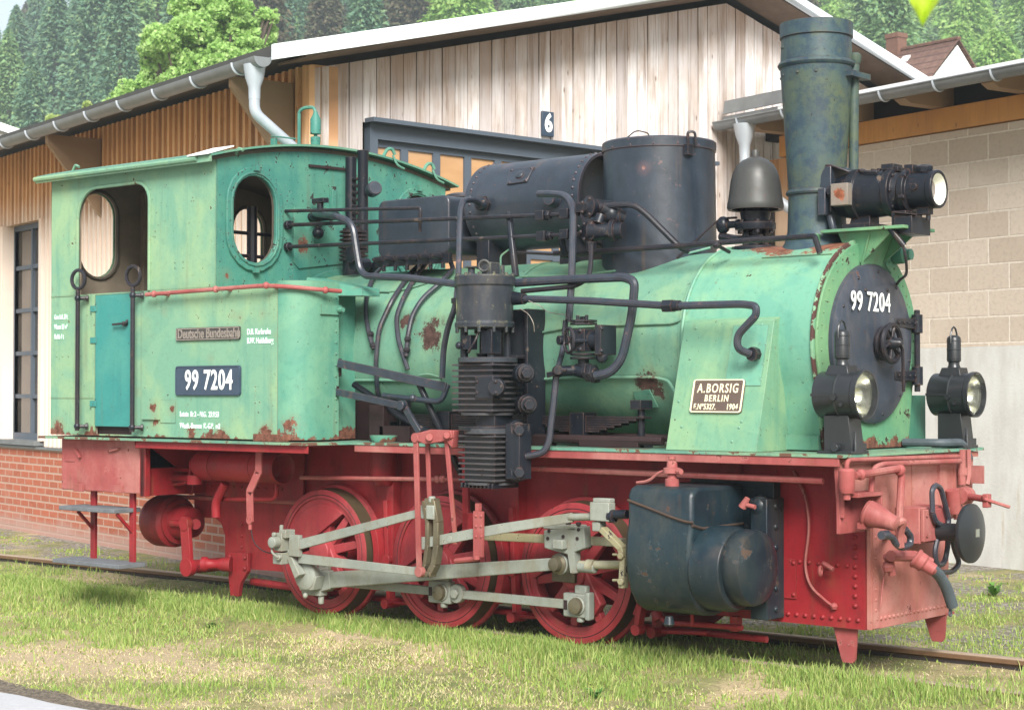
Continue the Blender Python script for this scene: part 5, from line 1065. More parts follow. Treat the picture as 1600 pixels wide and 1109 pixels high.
# ---------------------------------------------------------------- oil lamps on the running board
def make_lamp():
    o = V((2.68, -.595, 1.0795)); g = empty('head_lamp', o); g.parent = loco
    def L(b, n, m, bev=.002): return b.build(n, M[m], g, bev)
    b = MB(); b.prism([(-.075, -.065, 0), (-.075, -.065, .185), (.055, -.06, .185), (.075, -.055, 0)], (0, .12, 0)); b.box((-.10, -.09, 0), (.09, .08, .014)); b.box((.05, -.03, .0), (.085, .07, .05)); b.prism([(.08, -.05, .0), (.08, .02, .0), (.06, -.015, .11)], (.012, 0, 0)); b.cyl((0, -.065, .03), (0, -.10, .03), .02); L(b, 'lamp_stand', 'lampblack')
    b = MB(); C_ = (-.125, 0, .285)
    b.lathe([(0, .10), (.01, .115), (.12, .115), (.13, .122), (.135, .115), (.215, .115), (.222, .122), (.245, .122), (.247, .112), (.20, .107)], C_, (1, 0, 0), 40, cap=False)
    b.lathe([(0.001, .10), (0.0, .0001)], C_, (1, 0, 0), 40, cap=False)
    b.box((-.12, -.118, .278), (.02, -.112, .292)); b.cyl((.01, -.112, .272), (.01, -.128, .272), .014); b.lathe([(0, .012), (.01, .01)], (.045, -.107, .24), (0, -1, 0), 8)
    L(b, 'barrel', 'lampblack', 0)
    b = MB(); b.prism([(-.075, -.055, .385), (.055, -.055, .385), (.04, -.045, .43), (-.06, -.045, .43)], (0, .1, 0)); b.lathe([(0, .036), (.015, .03), (.03, .03), (.035, .038), (.155, .038), (.165, .034), (.175, .02)], (-.01, 0, .43), (0, 0, 1), 20)
    for z in (.475, .525, .57): b.lathe([(0, .0395), (.006, .0395)], (-.01, 0, z), (0, 0, 1), 20)
    L(b, 'flue', 'lampblack')
    b = MB(); b.tube([(-.01, -.038, .56), (-.01, -.036, .61), (-.01, -.02, .64), (-.01, 0, .65), (-.01, .02, .64), (-.01, .036, .61), (-.01, .038, .56)], .005, 6, 0); L(b, 'handle', 'lampblack', 0)
    rf_ = MB().lathe([(.205, .107), (.17, .088), (.13, .06), (.10, .02), (.095, .0001)], C_, (1, 0, 0), 36, cap=False); L(rf_, 'reflector', 'reflector', 0)
    L(MB().lathe([(.222, .110), (.23, .09), (.234, .05), (.236, .0001)], C_, (1, 0, 0), 36, cap=False), 'lens', 'glass', 0)
    g['label'] = 'black oil lamp on the near corner of the running board'
    return g
lamp = make_lamp()
lamp2 = lamp.copy(); COL.objects.link(lamp2); lamp2.location = (2.68, .60, 1.0795); lamp2['label'] = 'black oil lamp on the far corner of the running board'
for ch in list(lamp.children): c = ch.copy(); COL.objects.link(c); c.parent = lamp2
part(MB().box((2.32, .46, 1.08), (2.45, .70, 1.36)), 'far_tool_box', paint('dark_green_box', (.03, .15, .10), (.05, .18, .11), (.02, .1, .08), .5), None, .004)
b = MB().tube([(2.5, .35, 1.11), (2.72, .36, 1.11), (2.745, .55, 1.11), (2.755, .60, 1.02)], .022, 10, .08); part(b, 'sand_pipe', 'rubber', None, 0)
# ---------------------------------------------------------------- frame
fo = [(-1.96, .21), (-1.6, .215), (2.70, .205), (2.70, 1.06), (-3.12, 1.06), (-3.12, .70), (-2.42, .70), (-2.42, .56), (-2.36, .53), (-2.20, .53), (-2.14, .50), (-2.10, .42), (-2.10, .21)]
for y in (-.42, .42):
    f = plate('frame_plate', fo, [], .02, XZ(y), M['red'], loco, 0, 'red main frame plate' if y < 0 else None)
    if y < 0:
        b = MB(); s = -.432; n_ = (0, -1, 0)
        b.rivets((2.21, s, .25), (2.66, s, .25), 10, n_, .013); b.rivets((2.645, s, .32), (2.645, s, .66), 8, n_, .014); b.rivets((2.22, s, .52), (2.60, s, .515), 8, n_, .012); b.rivets((2.19, s, .55), (2.19, s, .97), 9, n_, .010); b.rivets((-1.93, s, .28), (-1.93, s, .50), 4, n_, .012)
        b.box((2.19, -.438, .33), (2.31, -.431, .53)); b.rivets((2.205, -.438, .35), (2.205, -.438, .51), 2, n_, .012); b.rivets((2.295, -.438, .35), (2.295, -.438, .51), 2, n_, .012)
        b.box((1.95, -.45, .4), (1.99, -.431, 1.04)); b.box((.46, -.50, .3), (.52, -.431, 1.05)); b.box((-.53, -.50, .3), (-.47, -.431, 1.05))
        part(b, 'rivet', 'red', f, 0)
        b = MB(); b.tube([(2.30, -.445, .98), (2.38, -.455, .85), (2.40, -.455, .70), (2.37, -.455, .5), (2.40, -.455, .40), (2.50, -.455, .33), (2.53, -.445, .31)], .007, 6, .06); b.ball((2.53, -.44, .31), .02, 8); part(b, 'conduit', 'pink', f, 0)
        b = MB(); b.tube([(2.50, -.43, .50), (2.50, -.50, .53), (2.56, -.50, .50)], .012, 7, .02); b.torus((2.50, -.52, .49), (1, .3, 0), .022, .008, 12, 6); part(b, 'eye_bolt', 'pink', f, 0)
b = MB(); 
for x in (-2.9, -1.95, -.5, .5, 1.6): b.box((x, -.409, .3 if x > -2 else .72), (x+.02, .409, 1.05))
b.box((-3.12, -.409, .9), (2.69, .409, .92)); b.box((-1.9, -.409, .35), (2.69, .409, .36)); part(b, 'frame_stretcher', 'firebrown', None, 0)
b = MB(); b.box((-3.13, -.95, .72), (-3.10, .95, 1.06)); part(b, 'rear_beam', 'red')
# front buffer beam
XB = 2.70
bo = [(-.72, 1.062), (.72, 1.062), (.70, .74), (.42, .70), (.42, .205), (-.42, .205), (-.42, .70), (-.63, .71)]
beam = plate('buffer_beam', bo, [], .022, YZ(XB+.012), M['beampink'], loco, .002, 'chalky pale red front buffer beam')
b = MB(); n_ = (1, 0, 0); s = XB+.024
b.rivets((s, -.36, .255), (s, .38, .255), 18, n_, .012); b.rivets((s, -.375, .30), (s, -.375, .66), 8, n_, .012); b.rivets((s, .385, .33), (s, .385, .62), 4, n_, .009); b.rivets((s, .02, .70), (s, .02, 1.02), 6, n_, .008); b.rivets((s, .34, .78), (s, .34, 1.0), 4, n_, .011); b.rivets((s, .52, .78), (s, .52, 1.0), 4, n_, .011)
b.box((XB+.023, -.405, .21), (XB+.029, -.335, 1.05)).box((XB+.023, .005, .70), (XB+.028, .012, 1.05)).box((XB+.023, .30, .70), (XB+.036, .38, 1.02)).box((XB+.023, .48, .70), (XB+.036, .56, 1.02)); b.box((XB+.023, -.335, .66), (XB+.027, .42, .668)); b.box((XB+.0235, -.7, 1.03), (XB+.05, .72, 1.058))
part(b, 'rivet', 'beampink', beam, 0)
b = MB(); b.prism([(XB+.02, -.735, 1.06), (XB+.02, -.70, .72), (XB+.02, -.60, .72), (XB+.02, -.60, .735), (XB+.02, -.685, .735), (XB+.02, -.715, 1.06)], (-.02, 0, 0)); part(b, 'beam_edge', 'pink', beam, .002)
for y, dx, dz in ((-.40, -.10, 0), (.38, -.01, .03)):
    b = MB(); b.prism([(2.60+dx, y, .21), (2.735+dx, y, .21), (2.725+dx, y, .05+dz), (2.71+dx, y, .03+dz), (2.655+dx, y, .03+dz), (2.645+dx, y, .05+dz)], (0, .016, 0)); b.lathe([(0, .008), (.002, .008)], (2.69+dx, y, .12), (0, -1, 0), 8); b.box((2.6+dx, y, .20), (2.735+dx, y+.1, .215)); part(b, 'rail_guard', 'pink', beam, .003)
# pipework on the beam
def bp(name, pts, r, m='pink', **k): return pipe(name, [(a[0], a[1], 'X', a[2]) for a in pts], r, m, beam, **k)
bp('brake_pipe', [(1323, 742, 2.76), (1323, 719, 2.76), (1334, 718, 2.76), (1500, 713, 2.76)], .012, bend=.03)
bp('brake_pipe', [(1361, 768, 2.78), (1364, 732, 2.78), (1378, 725, 2.78), (1500, 720, 2.78)], .014, bend=.05)
bp('brake_pipe', [(1335, 743, 2.83), (1403, 732, 2.83), (1409, 740, 2.83), (1405, 812, 2.83)], .019, bend=.03)
b = MB(); q = X(1323, 748, 2.80); b.lathe([(-.07, .03), (-.04, .04), (.04, .04), (.05, .03)], q, (0, 0, 1), 14); b.cyl(q+V((0, 0, -.1)), q, .018); b.ball(X(1406, 734, 2.83), .03, 10); b.ball(X(1345, 741, 2.83), .028, 10); b.cyl(X(1328, 772, 2.8), X(1328, 760, 2.8), .022); part(b, 'stop_cock', 'pink', beam, .002)
b = MB(); q0, q1 = X(1318, 770, 2.76), X(1357, 830, 2.76); b.box((2.72, q0.y, q1.z), (2.74, q1.y, q0.z)); b.box((2.74, q0.y, q0.z-.02), (2.84, q1.y, q0.z)); b.box((2.74, q1.y-.012, q1.z+.02), (2.84, q1.y, q0.z-.02)); b.box((2.74, q0.y, q0.z-.12), (2.76, q0.y+.012, q0.z-.02)); part(b, 'hose_bracket', 'pink', beam, .002)
b = MB(); q = X(1362, 803, 2.84); b.lathe([(-.03, .06), (.0, .062), (.04, .055), (.09, .042), (.13, .036), (.14, .02)], q, (1, .12, -.35), 20); b.torus(q+V((-.02, 0, -.0)), (1, .12, -.35), .058, .012, 16, 6); b.box(q+V((-.05, -.05, -.07)), q+V((-.02, .05, -.04))); b.tube([q+V((.1, .03, -.05)), q+V((.14, .06, -.02)), q+V((.1, .09, -.10)), q+V((.1, .10, -.16))], .02, 8, .04); part(b, 'hose_coupling', 'pink', beam, 0)
b = MB(); q = X(1395, 848, 2.95)
hp = [(1380, 837), (1394, 838), (1400, 850), (1410, 856), (1422, 850), (1423, 838), (1414, 826)]
b.tube([X(x, y, 2.93) for x, y in hp], .017, 10, .04); b.lathe([(0, .022), (.06, .022)], X(1377, 836, 2.93), (0, 1, 0), 10); b.tube([X(1385, 838, 2.93), X(1385, 838, 2.72)], .016, 8); part(b, 'coupling_hook', 'bluegrey', beam, 0, 'dark coupling hook')
b = MB(); q = X(1400, 880, 2.9); b.tube([X(1385, 868, 2.8), X(1392, 880, 2.8), X(1394, 898, 2.8)], .02, 8, .02); b.tube([X(1386, 880, 2.78), X(1380, 905, 2.76), X(1376, 945, 2.76)], .004, 5, .05); b.ball(X(1387, 885, 2.8), .03, 8); b.tube([X(1392, 868, 2.84), X(1430, 868, 2.84), X(1455, 880, 2.9)], .028, 10, .06); part(b, 'steam_heating_valve', 'pink', beam, 0)
b = MB(); q = X(1432, 872, 2.95); b.lathe([(0, .045), (.04, .045), (.05, .035), (.10, .03)], q, (.6, .3, -.45), 14); b.torus(q, (.6, .3, -.45), .04, .012, 14, 6); b.cyl(q+V((.03, .0, -.02)), X(1456, 890, 2.98), .028); part(b, 'hose_nozzle', 'pink', beam, 0)
b = MB(); hp = [(1455, 887), (1468, 898), (1480, 920), (1488, 946)]; b.tube([X(x, y, 2.98+.004*i) for i, (x, y) in enumerate(hp)], .029, 12, .08); b.tube([X(1484, 944, 2.98), X(1485, 956, 2.98)], .008, 6); b.torus(X(1485, 958, 2.98), (1, 0, 0), .013, .005, 10, 5); part(b, 'rubber_hose', 'rubber', beam, 0, 'grey rubber heating hose hanging down')
# central buffer
b = MB(); q0, q1 = X(1412, 815, 2.80), X(1466, 862, 2.80); b.box((2.725, -.17, .62), (2.86, .14, .80)); b.box((2.86, -.16, .63), (2.88, .13, .79)); b.rivets((2.88, -.13, .66), (2.88, -.13, .76), 2, (1, 0, 0), .012); bx_ = part(b, 'buffer_housing', 'pink', beam, .008)
BCn = V((3.05, .0, .674))
b = MB(); b.lathe([(-.18, .045), (-.03, .045), (-.02, .08), (-.01, .146), (.0, .15), (.012, .148), (.03, .10), (.038, .05), (.04, .0001)], BCn, (1, 0, 0), 44); b.lathe([(-.03, .10), (-.025, .1)], BCn, (1, 0, 0), 24)
buf = part(b, 'buffer', 'lampblack', None, 0, 'round dark central buffer')
part(MB().box((3.086, -.02, .657), (3.0915, .02, .697)), 'bright_hole_patch', 'rod', buf, 0)  # pale patch paints the brightness seen in the buffer's square hole
b = MB(); P_ = lambda l, x: [X(a, c, x) for a, c in l]
b.tube(P_([(1457, 800), (1456, 765), (1462, 757), (1470, 762), (1483, 812), (1480, 824)], 2.90), .014, 8, .03); b.tube(P_([(1457, 800), (1462, 815), (1475, 822)], 2.90), .014, 8, .03)
b.tube(P_([(1478, 822), (1482, 848), (1476, 880), (1464, 884), (1460, 862), (1466, 838)], 2.88), .014, 8, .04); b.tube(P_([(1486, 822), (1490, 855), (1500, 880), (1488, 893), (1470, 894)], 2.86), .014, 8, .04); b.box(V((2.86, .1, .66)), V((2.94, .2, .70)))
part(b, 'coupling_chain', 'bluegrey', beam, 0, 'dark long links of the screw coupling')
b = MB(); b.tube(P_([(1503, 702), (1503, 726), (1503, 757)], 2.77), .020, 10, 0); b.tube(P_([(1513, 702), (1514, 740), (1511, 757)], 2.78), .014, 8, 0); b.cyl(X(1504, 730, 2.77), X(1504, 742, 2.77), .027); q = X(1506, 774, 2.80); b.ball(q, .05, 12, (1, 1, .95)); b.lathe([(-.05, .045), (.05, .045)], q, (0, 1, 0), 12); b.cyl(q, X(1537, 779, 2.95), .018); b.cyl(X(1488, 765, 2.77), X(1493, 800, 2.77), .035)
b.box(X(1517, 727, 2.76), X(1530, 755, 2.80)+V((.03, 0, 0))); part(b, 'angle_cock', 'pink', beam, 0)
b = MB(); b.cbox(X(1542, 782, 2.97), .03, .05, .07); b.bar(X(1537, 779, 2.97), X(1577, 792, 3.05), .022, .016); part(b, 'cock_lever', 'pink', beam, .004)
# ---------------------------------------------------------------- rear underframe
tb = part(MB().box((-3.13, -1.0, .715), (-2.285, -.75, 1.06)), 'tool_locker', 'pink', None, .006, 'faded red locker under the cab door')
b = MB(); b.bar(Y(118, 702, -1.01), Y(125, 715, -1.015), .02, .014); b.bar(Y(170, 705, -1.01), Y(185, 701, -1.015), .02, .014); b.box(Y(102, 717, -1.0), Y(116, 721, -1.006)); b.box(Y(118, 755, -1.0), Y(128, 768, -1.02)); b.box(Y(178, 757, -1.0), Y(189, 770, -1.02)); part(b, 'catch', 'pink', tb, .002)
b = MB().box((-2.28, -1.0, .70), (-2.26, -.43, 1.06)).box((-2.26, -1.0, .70), (-2.22, -.96, 1.06)); b.box((-2.26, -.47, .68), (-1.3, -.45, 1.05)); b.rivets((-2.2, -.47, .75), (-1.5, -.47, .75), 10, (0, -1, 0), .012); b.rivets((-2.2, -.47, .8), (-2.2, -.47, 1.0), 3, (0, -1, 0), .012); part(b, 'bracket_plate', 'red', None, .003)
st = MB()
for x0_, x1_, z_, y0_ in ((-3.02, -2.42, .60, -1.12), (-3.06, -2.34, .245, -1.16)): st.box((x0_, y0_, z_-.014), (x1_, y0_+.24, z_+.014))
stp = empty('cab_step', (-2.7, -1.0, .25)); stp.parent = loco; stp['label'] = 'two grey wooden cab steps on red hangers'
for x0_, x1_, z_, y0_ in ((-3.02, -2.42, .60, -1.10), (-3.06, -2.34, .245, -1.12)):
    MB().box((x0_+2.7, y0_+1.0, z_-.014-.25), (x1_+2.7, y0_+.22+1.0, z_+.014-.25)).build('tread', M['wood'], stp, .004)
for x in (-2.86, -2.44):
    b = MB(); o_ = V((2.7, 1.0, -.25)); b.bar(V((x, -.93, .74))+o_, V((x, -.93, .245))+o_, .05, .022, (0, 1, 0)); b.bar(V((x, -.93, .45))+o_, V((x, -1.06, .58))+o_, .02, .02, (1, 0, 0)); b.build('hanger', M['red'], stp, .003)
b = MB(); b.lathe([(0, .10), (.02, .16), (.06, .175), (.22, .175), (.24, .15), (.26, .15), (.27, .12), (.40, .10), (.41, .08)], (-2.72, -.52, .50), (1, 0, 0), 32); b.cyl((-2.32, -.52, .5), (-2.2, -.60, .5), .035); bcyl = part(b, 'brake_cylinder', 'red', None, 0, 'dark red brake cylinder under the cab')
b = MB(); b.bar((-2.23, -.66, .50), (-2.20, -.66, .215), .03, .085, (1, 0, 0)); b.lathe([(-.02, .048), (.02, .048)], (-2.23, -.66, .505), (0, -1, 0), 20); b.lathe([(-.02, .062), (.025, .062)], (-2.20, -.66, .22), (0, -1, 0), 24); b.tube([(-2.20, -.64, .22), (-2.2, -.35, .22)], .045, 12); b.tube([(-2.4, -.64, .50), (-2.20, -.64, .50)], .025, 8); part(b, 'brake_crank', 'red', bcyl, .003)
b = MB(); b.lathe([(0, .05), (.03, .05), (.05, .035), (.1, .03), (.14, .045), (.2, .05)], (-2.13, -.60, .24), (1, .6, 0), 16); part(b, 'brake_shaft', 'red', bcyl, 0)
b = MB(); b.prism([(-2.02, -.47, .32), (-1.83, -.47, .32), (-1.83, -.47, .20), (-1.90, -.47, .12), (-1.92, -.47, .03), (-2.00, -.47, .03), (-2.02, -.47, .15)], (0, .03, 0)); b.rivets((-2.0, -.475, .29), (-1.85, -.475, .29), 2, (0, -1, 0), .016); b.rivets((-2.0, -.475, .22), (-1.85, -.475, .22), 2, (0, -1, 0), .016); part(b, 'rear_rail_guard', 'red', None, .003)
b = MB(); b.tube([(-1.92, -.35, .12), (-1.0, -.38, .10)], .025, 8); b.tube([(-1.0, -.38, .10), (2.1, -.38, .10)], .018, 8); part(b, 'brake_rod', 'red', None, 0)
# air tank, pipes, hanger at rear
b = MB(); b.lathe([(0, .06), (.02, .09), (.05, .10), (.78, .10), (.80, .095), (.78, .08), (.70, .07), (.70, .0001)], (-1.98, -.75, .905), (1, 0, 0), 36, cap=False)
for x in (.16, .55): b.lathe([(x, .103), (x+.03, .103)], (-1.98, -.75, .905), (1, 0, 0), 36)
b.cyl((-2.03, -.75, .905), (-1.98, -.75, .905), .05); b.cyl((-1.97, -.80, .84), (-1.97, -.80, .78), .05); part(b, 'air_tank', 'red', None, 0, 'red air tank under the side tank')
bb_ = [(405, 700), (404, 737), (390, 768), (391, 812)]; q = [Y(x, y, -.97) for x, y in bb_]
b = MB()
for i in range(3): b.bar(q[i], q[i+1]+(q[i+1]-q[i]).normalized()*.012, .012, .055, (1, 0, 0))
b.lathe([(0, .027), (.012, .027)], q[3]+V((0, .0, 0)), (0, -1, 0), 14); b.cyl(q[3]-V((0, 0, .01)), q[3]-V((0, 0, .06)), .012); b.rivets(q[3]+V((-.012, -.012, .01)), q[3]+V((.014, -.012, .01)), 2, (0, -1, 0), .005); hg = part(b, 'hanger', 'pink', None, .002, 'pale red cranked hanger')
pipe('oil_line', [(392, 825, -.97), (396, 848, -.97), (412, 862, -.95), (437, 866, -.93)], .004, 'firebrown', hg, .06)
b = MB(); b.tube([Y(241, 703, -.75), Y(243, 735, -.75), Y(255, 746, -.75), Y(298, 747, -.75)], .022, 10, .08); b.tube([Y(253, 708, -.72), Y(262, 733, -.72), Y(305, 735, -.72)], .014, 8, .06); b.tube([Y(272, 757, -.74), Y(290, 754, -.74), Y(297, 742, -.74), Y(298, 732, -.74), Y(318, 731, -.74)], .012, 8, .03); b.cyl(Y(241, 700, -.75), Y(241, 714, -.75), .033); b.bar(Y(303, 717, -.8), Y(332, 722, -.8), .03, .012); b.ball(Y(312, 728, -.76), .035, 10); b.tube([Y(160, 706, -.6), Y(300, 772, -.6), Y(302, 755, -.6)], .008, 6, .02); part(b, 'brake_pipe', 'red', None, 0)
b = MB(); b.tube([Y(352, 755, -.75), Y(337, 785, -.75), Y(338, 808, -.75)], .030, 12, .06); b.tube([Y(338, 780, -.7), Y(432, 780, -.7), Y(432, 750, -.7)], .014, 8, .06); part(b, 'sand_pipe', 'red', None, 0)
b = MB(); b.tube([(-2.7, -.45, .66), (-1.2, -.45, .67)], .015, 8); b.tube([Y(470, 746, -.62), Y(720, 749, -.62)], .013, 8); b.ball(Y(684, 748, -.62), .026, 8); b.ball(Y(692, 748, -.62), .026, 8); part(b, 'reversing_rod', 'pink', None, 0)
b = MB(); q = Y(600, 705, -.52); b.lathe([(0, .085), (.16, .085), (.20, .06), (.22, .05)], (q.x, -.52, 1.03), (0, 0, -1), 24); part(b, 'spring_pot', 'red', None, 0)
part(MB().lathe([(0, .07), (.035, .085), (.04, .085)], (Y(600, 688, -.66).x, -.66, 1.08), (0, 0, 1), 24), 'sand_box_lid', 'tankend', None, 0)
# ---------------------------------------------------------------- wheels
def wheel_set():
    g = empty('driving_wheel', (-1, -.59, .386)); g.parent = loco
    rim = MB().lathe([(0, .333), (.0, .378), (.004, .386), (.10, .392), (.105, .412), (.125, .416), (.135, .405), (.135, .34), (.13, .333), (.0, .333)], (0, 0, 0), (0, 1, 0), 64, cap=False); rm_ = rim.build('tyre', M['wheelred'], g, 0)
    MB().lathe([(.006, .3875), (.10, .3935)], (0, 0, 0), (0, 1, 0), 64, cap=False).build('tread', M['tread'], g, 0)
    MB().torus((0, -.0, 0), (0, 1, 0), .352, .0025, 60, 4).build('groove', M['firebrown'], g, 0)
    b = MB().lathe([(.01, .335), (.012, .295), (.09, .295), (.095, .335)], (0, 0, 0), (0, 1, 0), 64, cap=False); 
    for k in range(10):
        a = R(36*k+12); d = V((math.cos(a), 0, math.sin(a))); b.bar(d*.07+V((0, .05, 0)), d*.315+V((0, .05, 0)), .06, .055, (0, 1, 0), .045, .04)
    b.lathe([(-.035, .07), (-.03, .085), (.12, .095)], (0, 0, 0), (0, 1, 0), 28); b.build('spokes', M['wheelred'], g, .004)
    # crank boss and counterweight: segment on the opposite side of the pin
    pa = math.atan2(-.161, .1); cw = []
    ca = pa+math.pi
    for i in range(13): a = ca-R(68)+R(136)*i/12; cw.append((.30*math.cos(a), .0, .30*math.sin(a)))
    MB().prism([(p[0], .004, p[2]) for p in cw], (0, .07, 0)).build('counterweight', M['wheelred'], g, .004)
    MB().prism([(p[0], -.012, p[2]) for p in [(math.cos(pa+t)*r_, 0, math.sin(pa+t)*r_) for t, r_ in ((math.pi-.8, .09), (math.pi/2, .085), (.32, .245), (0, .262), (-.32, .245), (-math.pi/2, .085), (math.pi+.8, .09))]], (0, .06, 0)).build('crank_boss', M['wheelred'], g, .008)
    MB().lathe([(0, .05), (.12, .045)], (.1, 0, -.161), (0, -1, 0), 20).build('crank_pin', M['steel'], g, 0)
    return g
wh = wheel_set(); wh['label'] = 'rear driving wheel on the near side'
WH = [wh]
for x, y, lab, rz in ((0, -.59, 'middle driving wheel on the near side', 0), (1, -.59, 'front driving wheel on the near side', 0), (-1, .59, 'rear driving wheel on the far side', math.pi), (0, .59, 'middle driving wheel on the far side', math.pi), (1, .59, 'front driving wheel on the far side', math.pi)):
    c = wh.copy(); COL.objects.link(c); c.location = (x, y, .386); c.rotation_euler = (0, 0, rz); c['label'] = lab
    for ch in list(wh.children):
        k = ch.copy(); COL.objects.link(k); k.parent = c
        for g2 in list(ch.children): k2 = g2.copy(); COL.objects.link(k2); k2.parent = k
b = MB()
for x in (-1, 0, 1): b.cyl((x, -.45, .386), (x, .45, .386), .07)
part(b, 'axle', 'steel', None, 0)
# brake hangers and shoes between the wheels
for x in (-.52, .48, 1.46):
    b = MB(); b.bar((x, -.50, .72), (x+.03, -.50, .12), .03, .05, (0, 1, 0)); b.lathe([(-.03, .035), (.03, .035)], (x+.01, -.50, .36), (0, 1, 0), 14); b.cyl((x+.03, -.56, .10), (x+.03, -.44, .10), .03); cxw = round(x-.02)*1.0+ (0 if x < 1.2 else 0)
    cw_ = (-1 if x < 0 else (0 if x < 1 else 1)); 
    P4 = [(cw_+r_*math.cos(R(a)), -.56, .386+r_*math.sin(R(a))) for r_, aa in ((.418, range(-28, 29, 7)), (.465, range(28, -29, -7))) for a in aa]; b.prism(P4, (0, .10, 0)); b.tube([(x+.03, -.5, .1), (x+.35, -.5, .12)], .012, 6)
    part(b, 'brake_hanger', 'red', None, .002)
# hanging bits by the cylinder
b = MB(); b.bar(Y(1003, 945, -.62), Y(997, 982, -.62), .03, .05, (0, 1, 0)); b.lathe([(-.03, .03), (.03, .03)], Y(997, 983, -.62), (0, 1, 0), 14); b.tube([Y(1020, 950, -.6), Y(1040, 972, -.6), Y(1160, 980, -.6)], .015, 8, .03); b.cyl(Y(1025, 955, -.6), Y(1030, 968, -.6), .03); b.tube([Y(1080, 940, -.7), Y(1082, 978, -.7)], .010, 6); b.ball(Y(1081, 944, -.7), .02, 8); b.box(Y(1140, 962, -.6), Y(1160, 985, -.55)); part(b, 'drain_cock_gear', 'red', None, .002)
# ---------------------------------------------------------------- rods
yC, yM, yR, yE = -.665, -.745, -.85, -.90
pins = [V((-.903, 0, .224)), V((.099, 0, .224)), V((1.101, 0, .224))]
def at(v, y): return V((v.x, y, v.z))
b = MB()
b.bar(at(pins[0], yC), at(pins[1], yC)-V((.06, 0, 0)), .03, .055, None, .03, .05); b.bar(at(pins[1], yC)+V((.1, 0, -.003)), at(pins[2], yC)-V((.05, 0, 0)), .03, .05); b.lathe([(-.02, .055), (.02, .055)], at(pins[1], yC)+V((.105, 0, .0)), (0, 1, 0), 20); b.hexnut(at(pins[1], yC-.02)+V((.105, 0, 0)), (0, -1, 0), .03, .02)
crod = part(b, 'coupling_rod', 'rod', None, .004, 'pale grey coupling rod')
for i, p in enumerate(pins):
    b = MB(); c = at(p, yC); b.cbox(c+V((-.02, 0, 0)), .17, .05, .13); b.lathe([(-.04, .05), (.04, .05)], c, (0, 1, 0), 20); b.box(c+V((-.03, -.02, .06)), c+V((.05, .02, .11))); 
    if i == 2: b.cbox(c+V((.06, 0, .0)), .03, .055, .15)
    b.lathe([(.04, .025), (.08, .022)], c+V((0, 0, -.13)), (0, 0, 1), 8); bs_ = part(b, 'bearing', 'rod', crod, .008)
    part(MB().lathe([(0, .042), (.03, .042), (.034, .03)], c+V((0, -.03, 0)), (0, -1, 0), 20), 'pin_cap', 'steel', crod, 0)
    b = MB(); b.cbox(c+V((-.085, -.023, 0)), .022, .012, .05); part(b, 'wedge', 'firebrown', crod, 0)
cross = Y(878.5, 880, yM)
b = MB(); dirm = (cross-at(pins[0], yM)).normalized(); p0 = at(pins[0], yM)
b.bar(p0+dirm*.08, cross-dirm*.05, .045, .10, None, .04, .068); b.lathe([(-.03, .058), (.03, .058)], cross, (0, 1, 0), 28); mrod = part(b, 'main_rod', 'rod', None, .006, 'long pale grey main rod')
b = MB(); b.cbox(p0+V((0, 0, 0)), .17, .06, .17); b.bar(p0+dirm*.05, p0+dirm*.16, .055, .14, None, .05, .105); b.lathe([(0, .02), (.05, .018)], p0+V((.0, 0, .08)), (0, 0, 1), 8); b.lathe([(0, .02), (.05, .018)], p0+V((.06, 0, -.085)), (0, 0, -1), 8); part(b, 'big_end', 'rod', mrod, .012)
b = MB().lathe([(0, .05), (.01, .055), (.02, .04), (.05, .035), (.055, .02)], cross+V((0, -.03, 0)), (0, -1, 0), 20); part(b, 'crosshead_pin', 'steel', mrod, 0)
# return crank and its block
rc0 = Y(476, 899, yR); rc1 = Y(449, 853, yR-.03)
b = MB(); b.lathe([(-.05, .085), (.0, .09), (.01, .075)], rc0, (0, -1, 0), 28); b.bar(rc0, rc1+V((0, .02, 0)), .05, .13, (0, 1, 0), .04, .09); b.prism([Y(461, 897, yR), Y(494, 900, yR), Y(488, 922, yR), Y(468, 922, yR)], (0, .08, 0)); b.ball(Y(477, 930, yR), .018, 8); rcr = part(b, 'return_crank', 'rod', None, .008, 'grey return crank on the rear wheel')
b = MB(); c = rc1; b.cbox(c+V((0, -.03, .03)), .07, .10, .11); b.cbox(c+V((.03, -.03, .08)), .06, .08, .05); b.cbox(c+V((-.01, -.03, -.07)), .08, .09, .07); b.lathe([(0, .035), (.05, .035), (.055, .02)], c+V((0, -.08, .03)), (0, -1, 0), 14); b.hexnut(c+V((-.02, -.08, .075)), (0, -1, 0), .016, .02); b.hexnut(c+V((.02, -.08, -.06)), (0, -1, 0), .02, .02); b.tube([c+V((-.03, -.09, .02)), c+V((-.01, -.12, -.03)), c+V((.03, -.1, -.06))], .008, 6, .02); b.cyl(c+V((-.02, -.03, .08)), c+V((-.02, -.03, .13)), .012); part(b, 'eccentric_block', 'rod', rcr, .006)
q0, q1 = Y(462, 852, yE), Y(664, 799, yE)
b = MB(); b.bar(q0, q1, .022, .062, None, .02, .045); b.lathe([(-.02, .04), (.02, .04)], q1, (0, 1, 0), 20); b.cbox(q0, .09, .03, .13); part(b, 'eccentric_rod', 'rod', None, .003, 'upper pale grey eccentric rod')
q0, q1 = Y(468, 872, yE+.02), Y(658, 893, yE+.02)
b = MB(); b.bar(q0, q1, .022, .058, None, .02, .045); b.lathe([(-.02, .034), (.02, .034)], q1, (0, 1, 0), 20); part(b, 'eccentric_rod', 'rod', None, .003, 'lower pale grey eccentric rod')
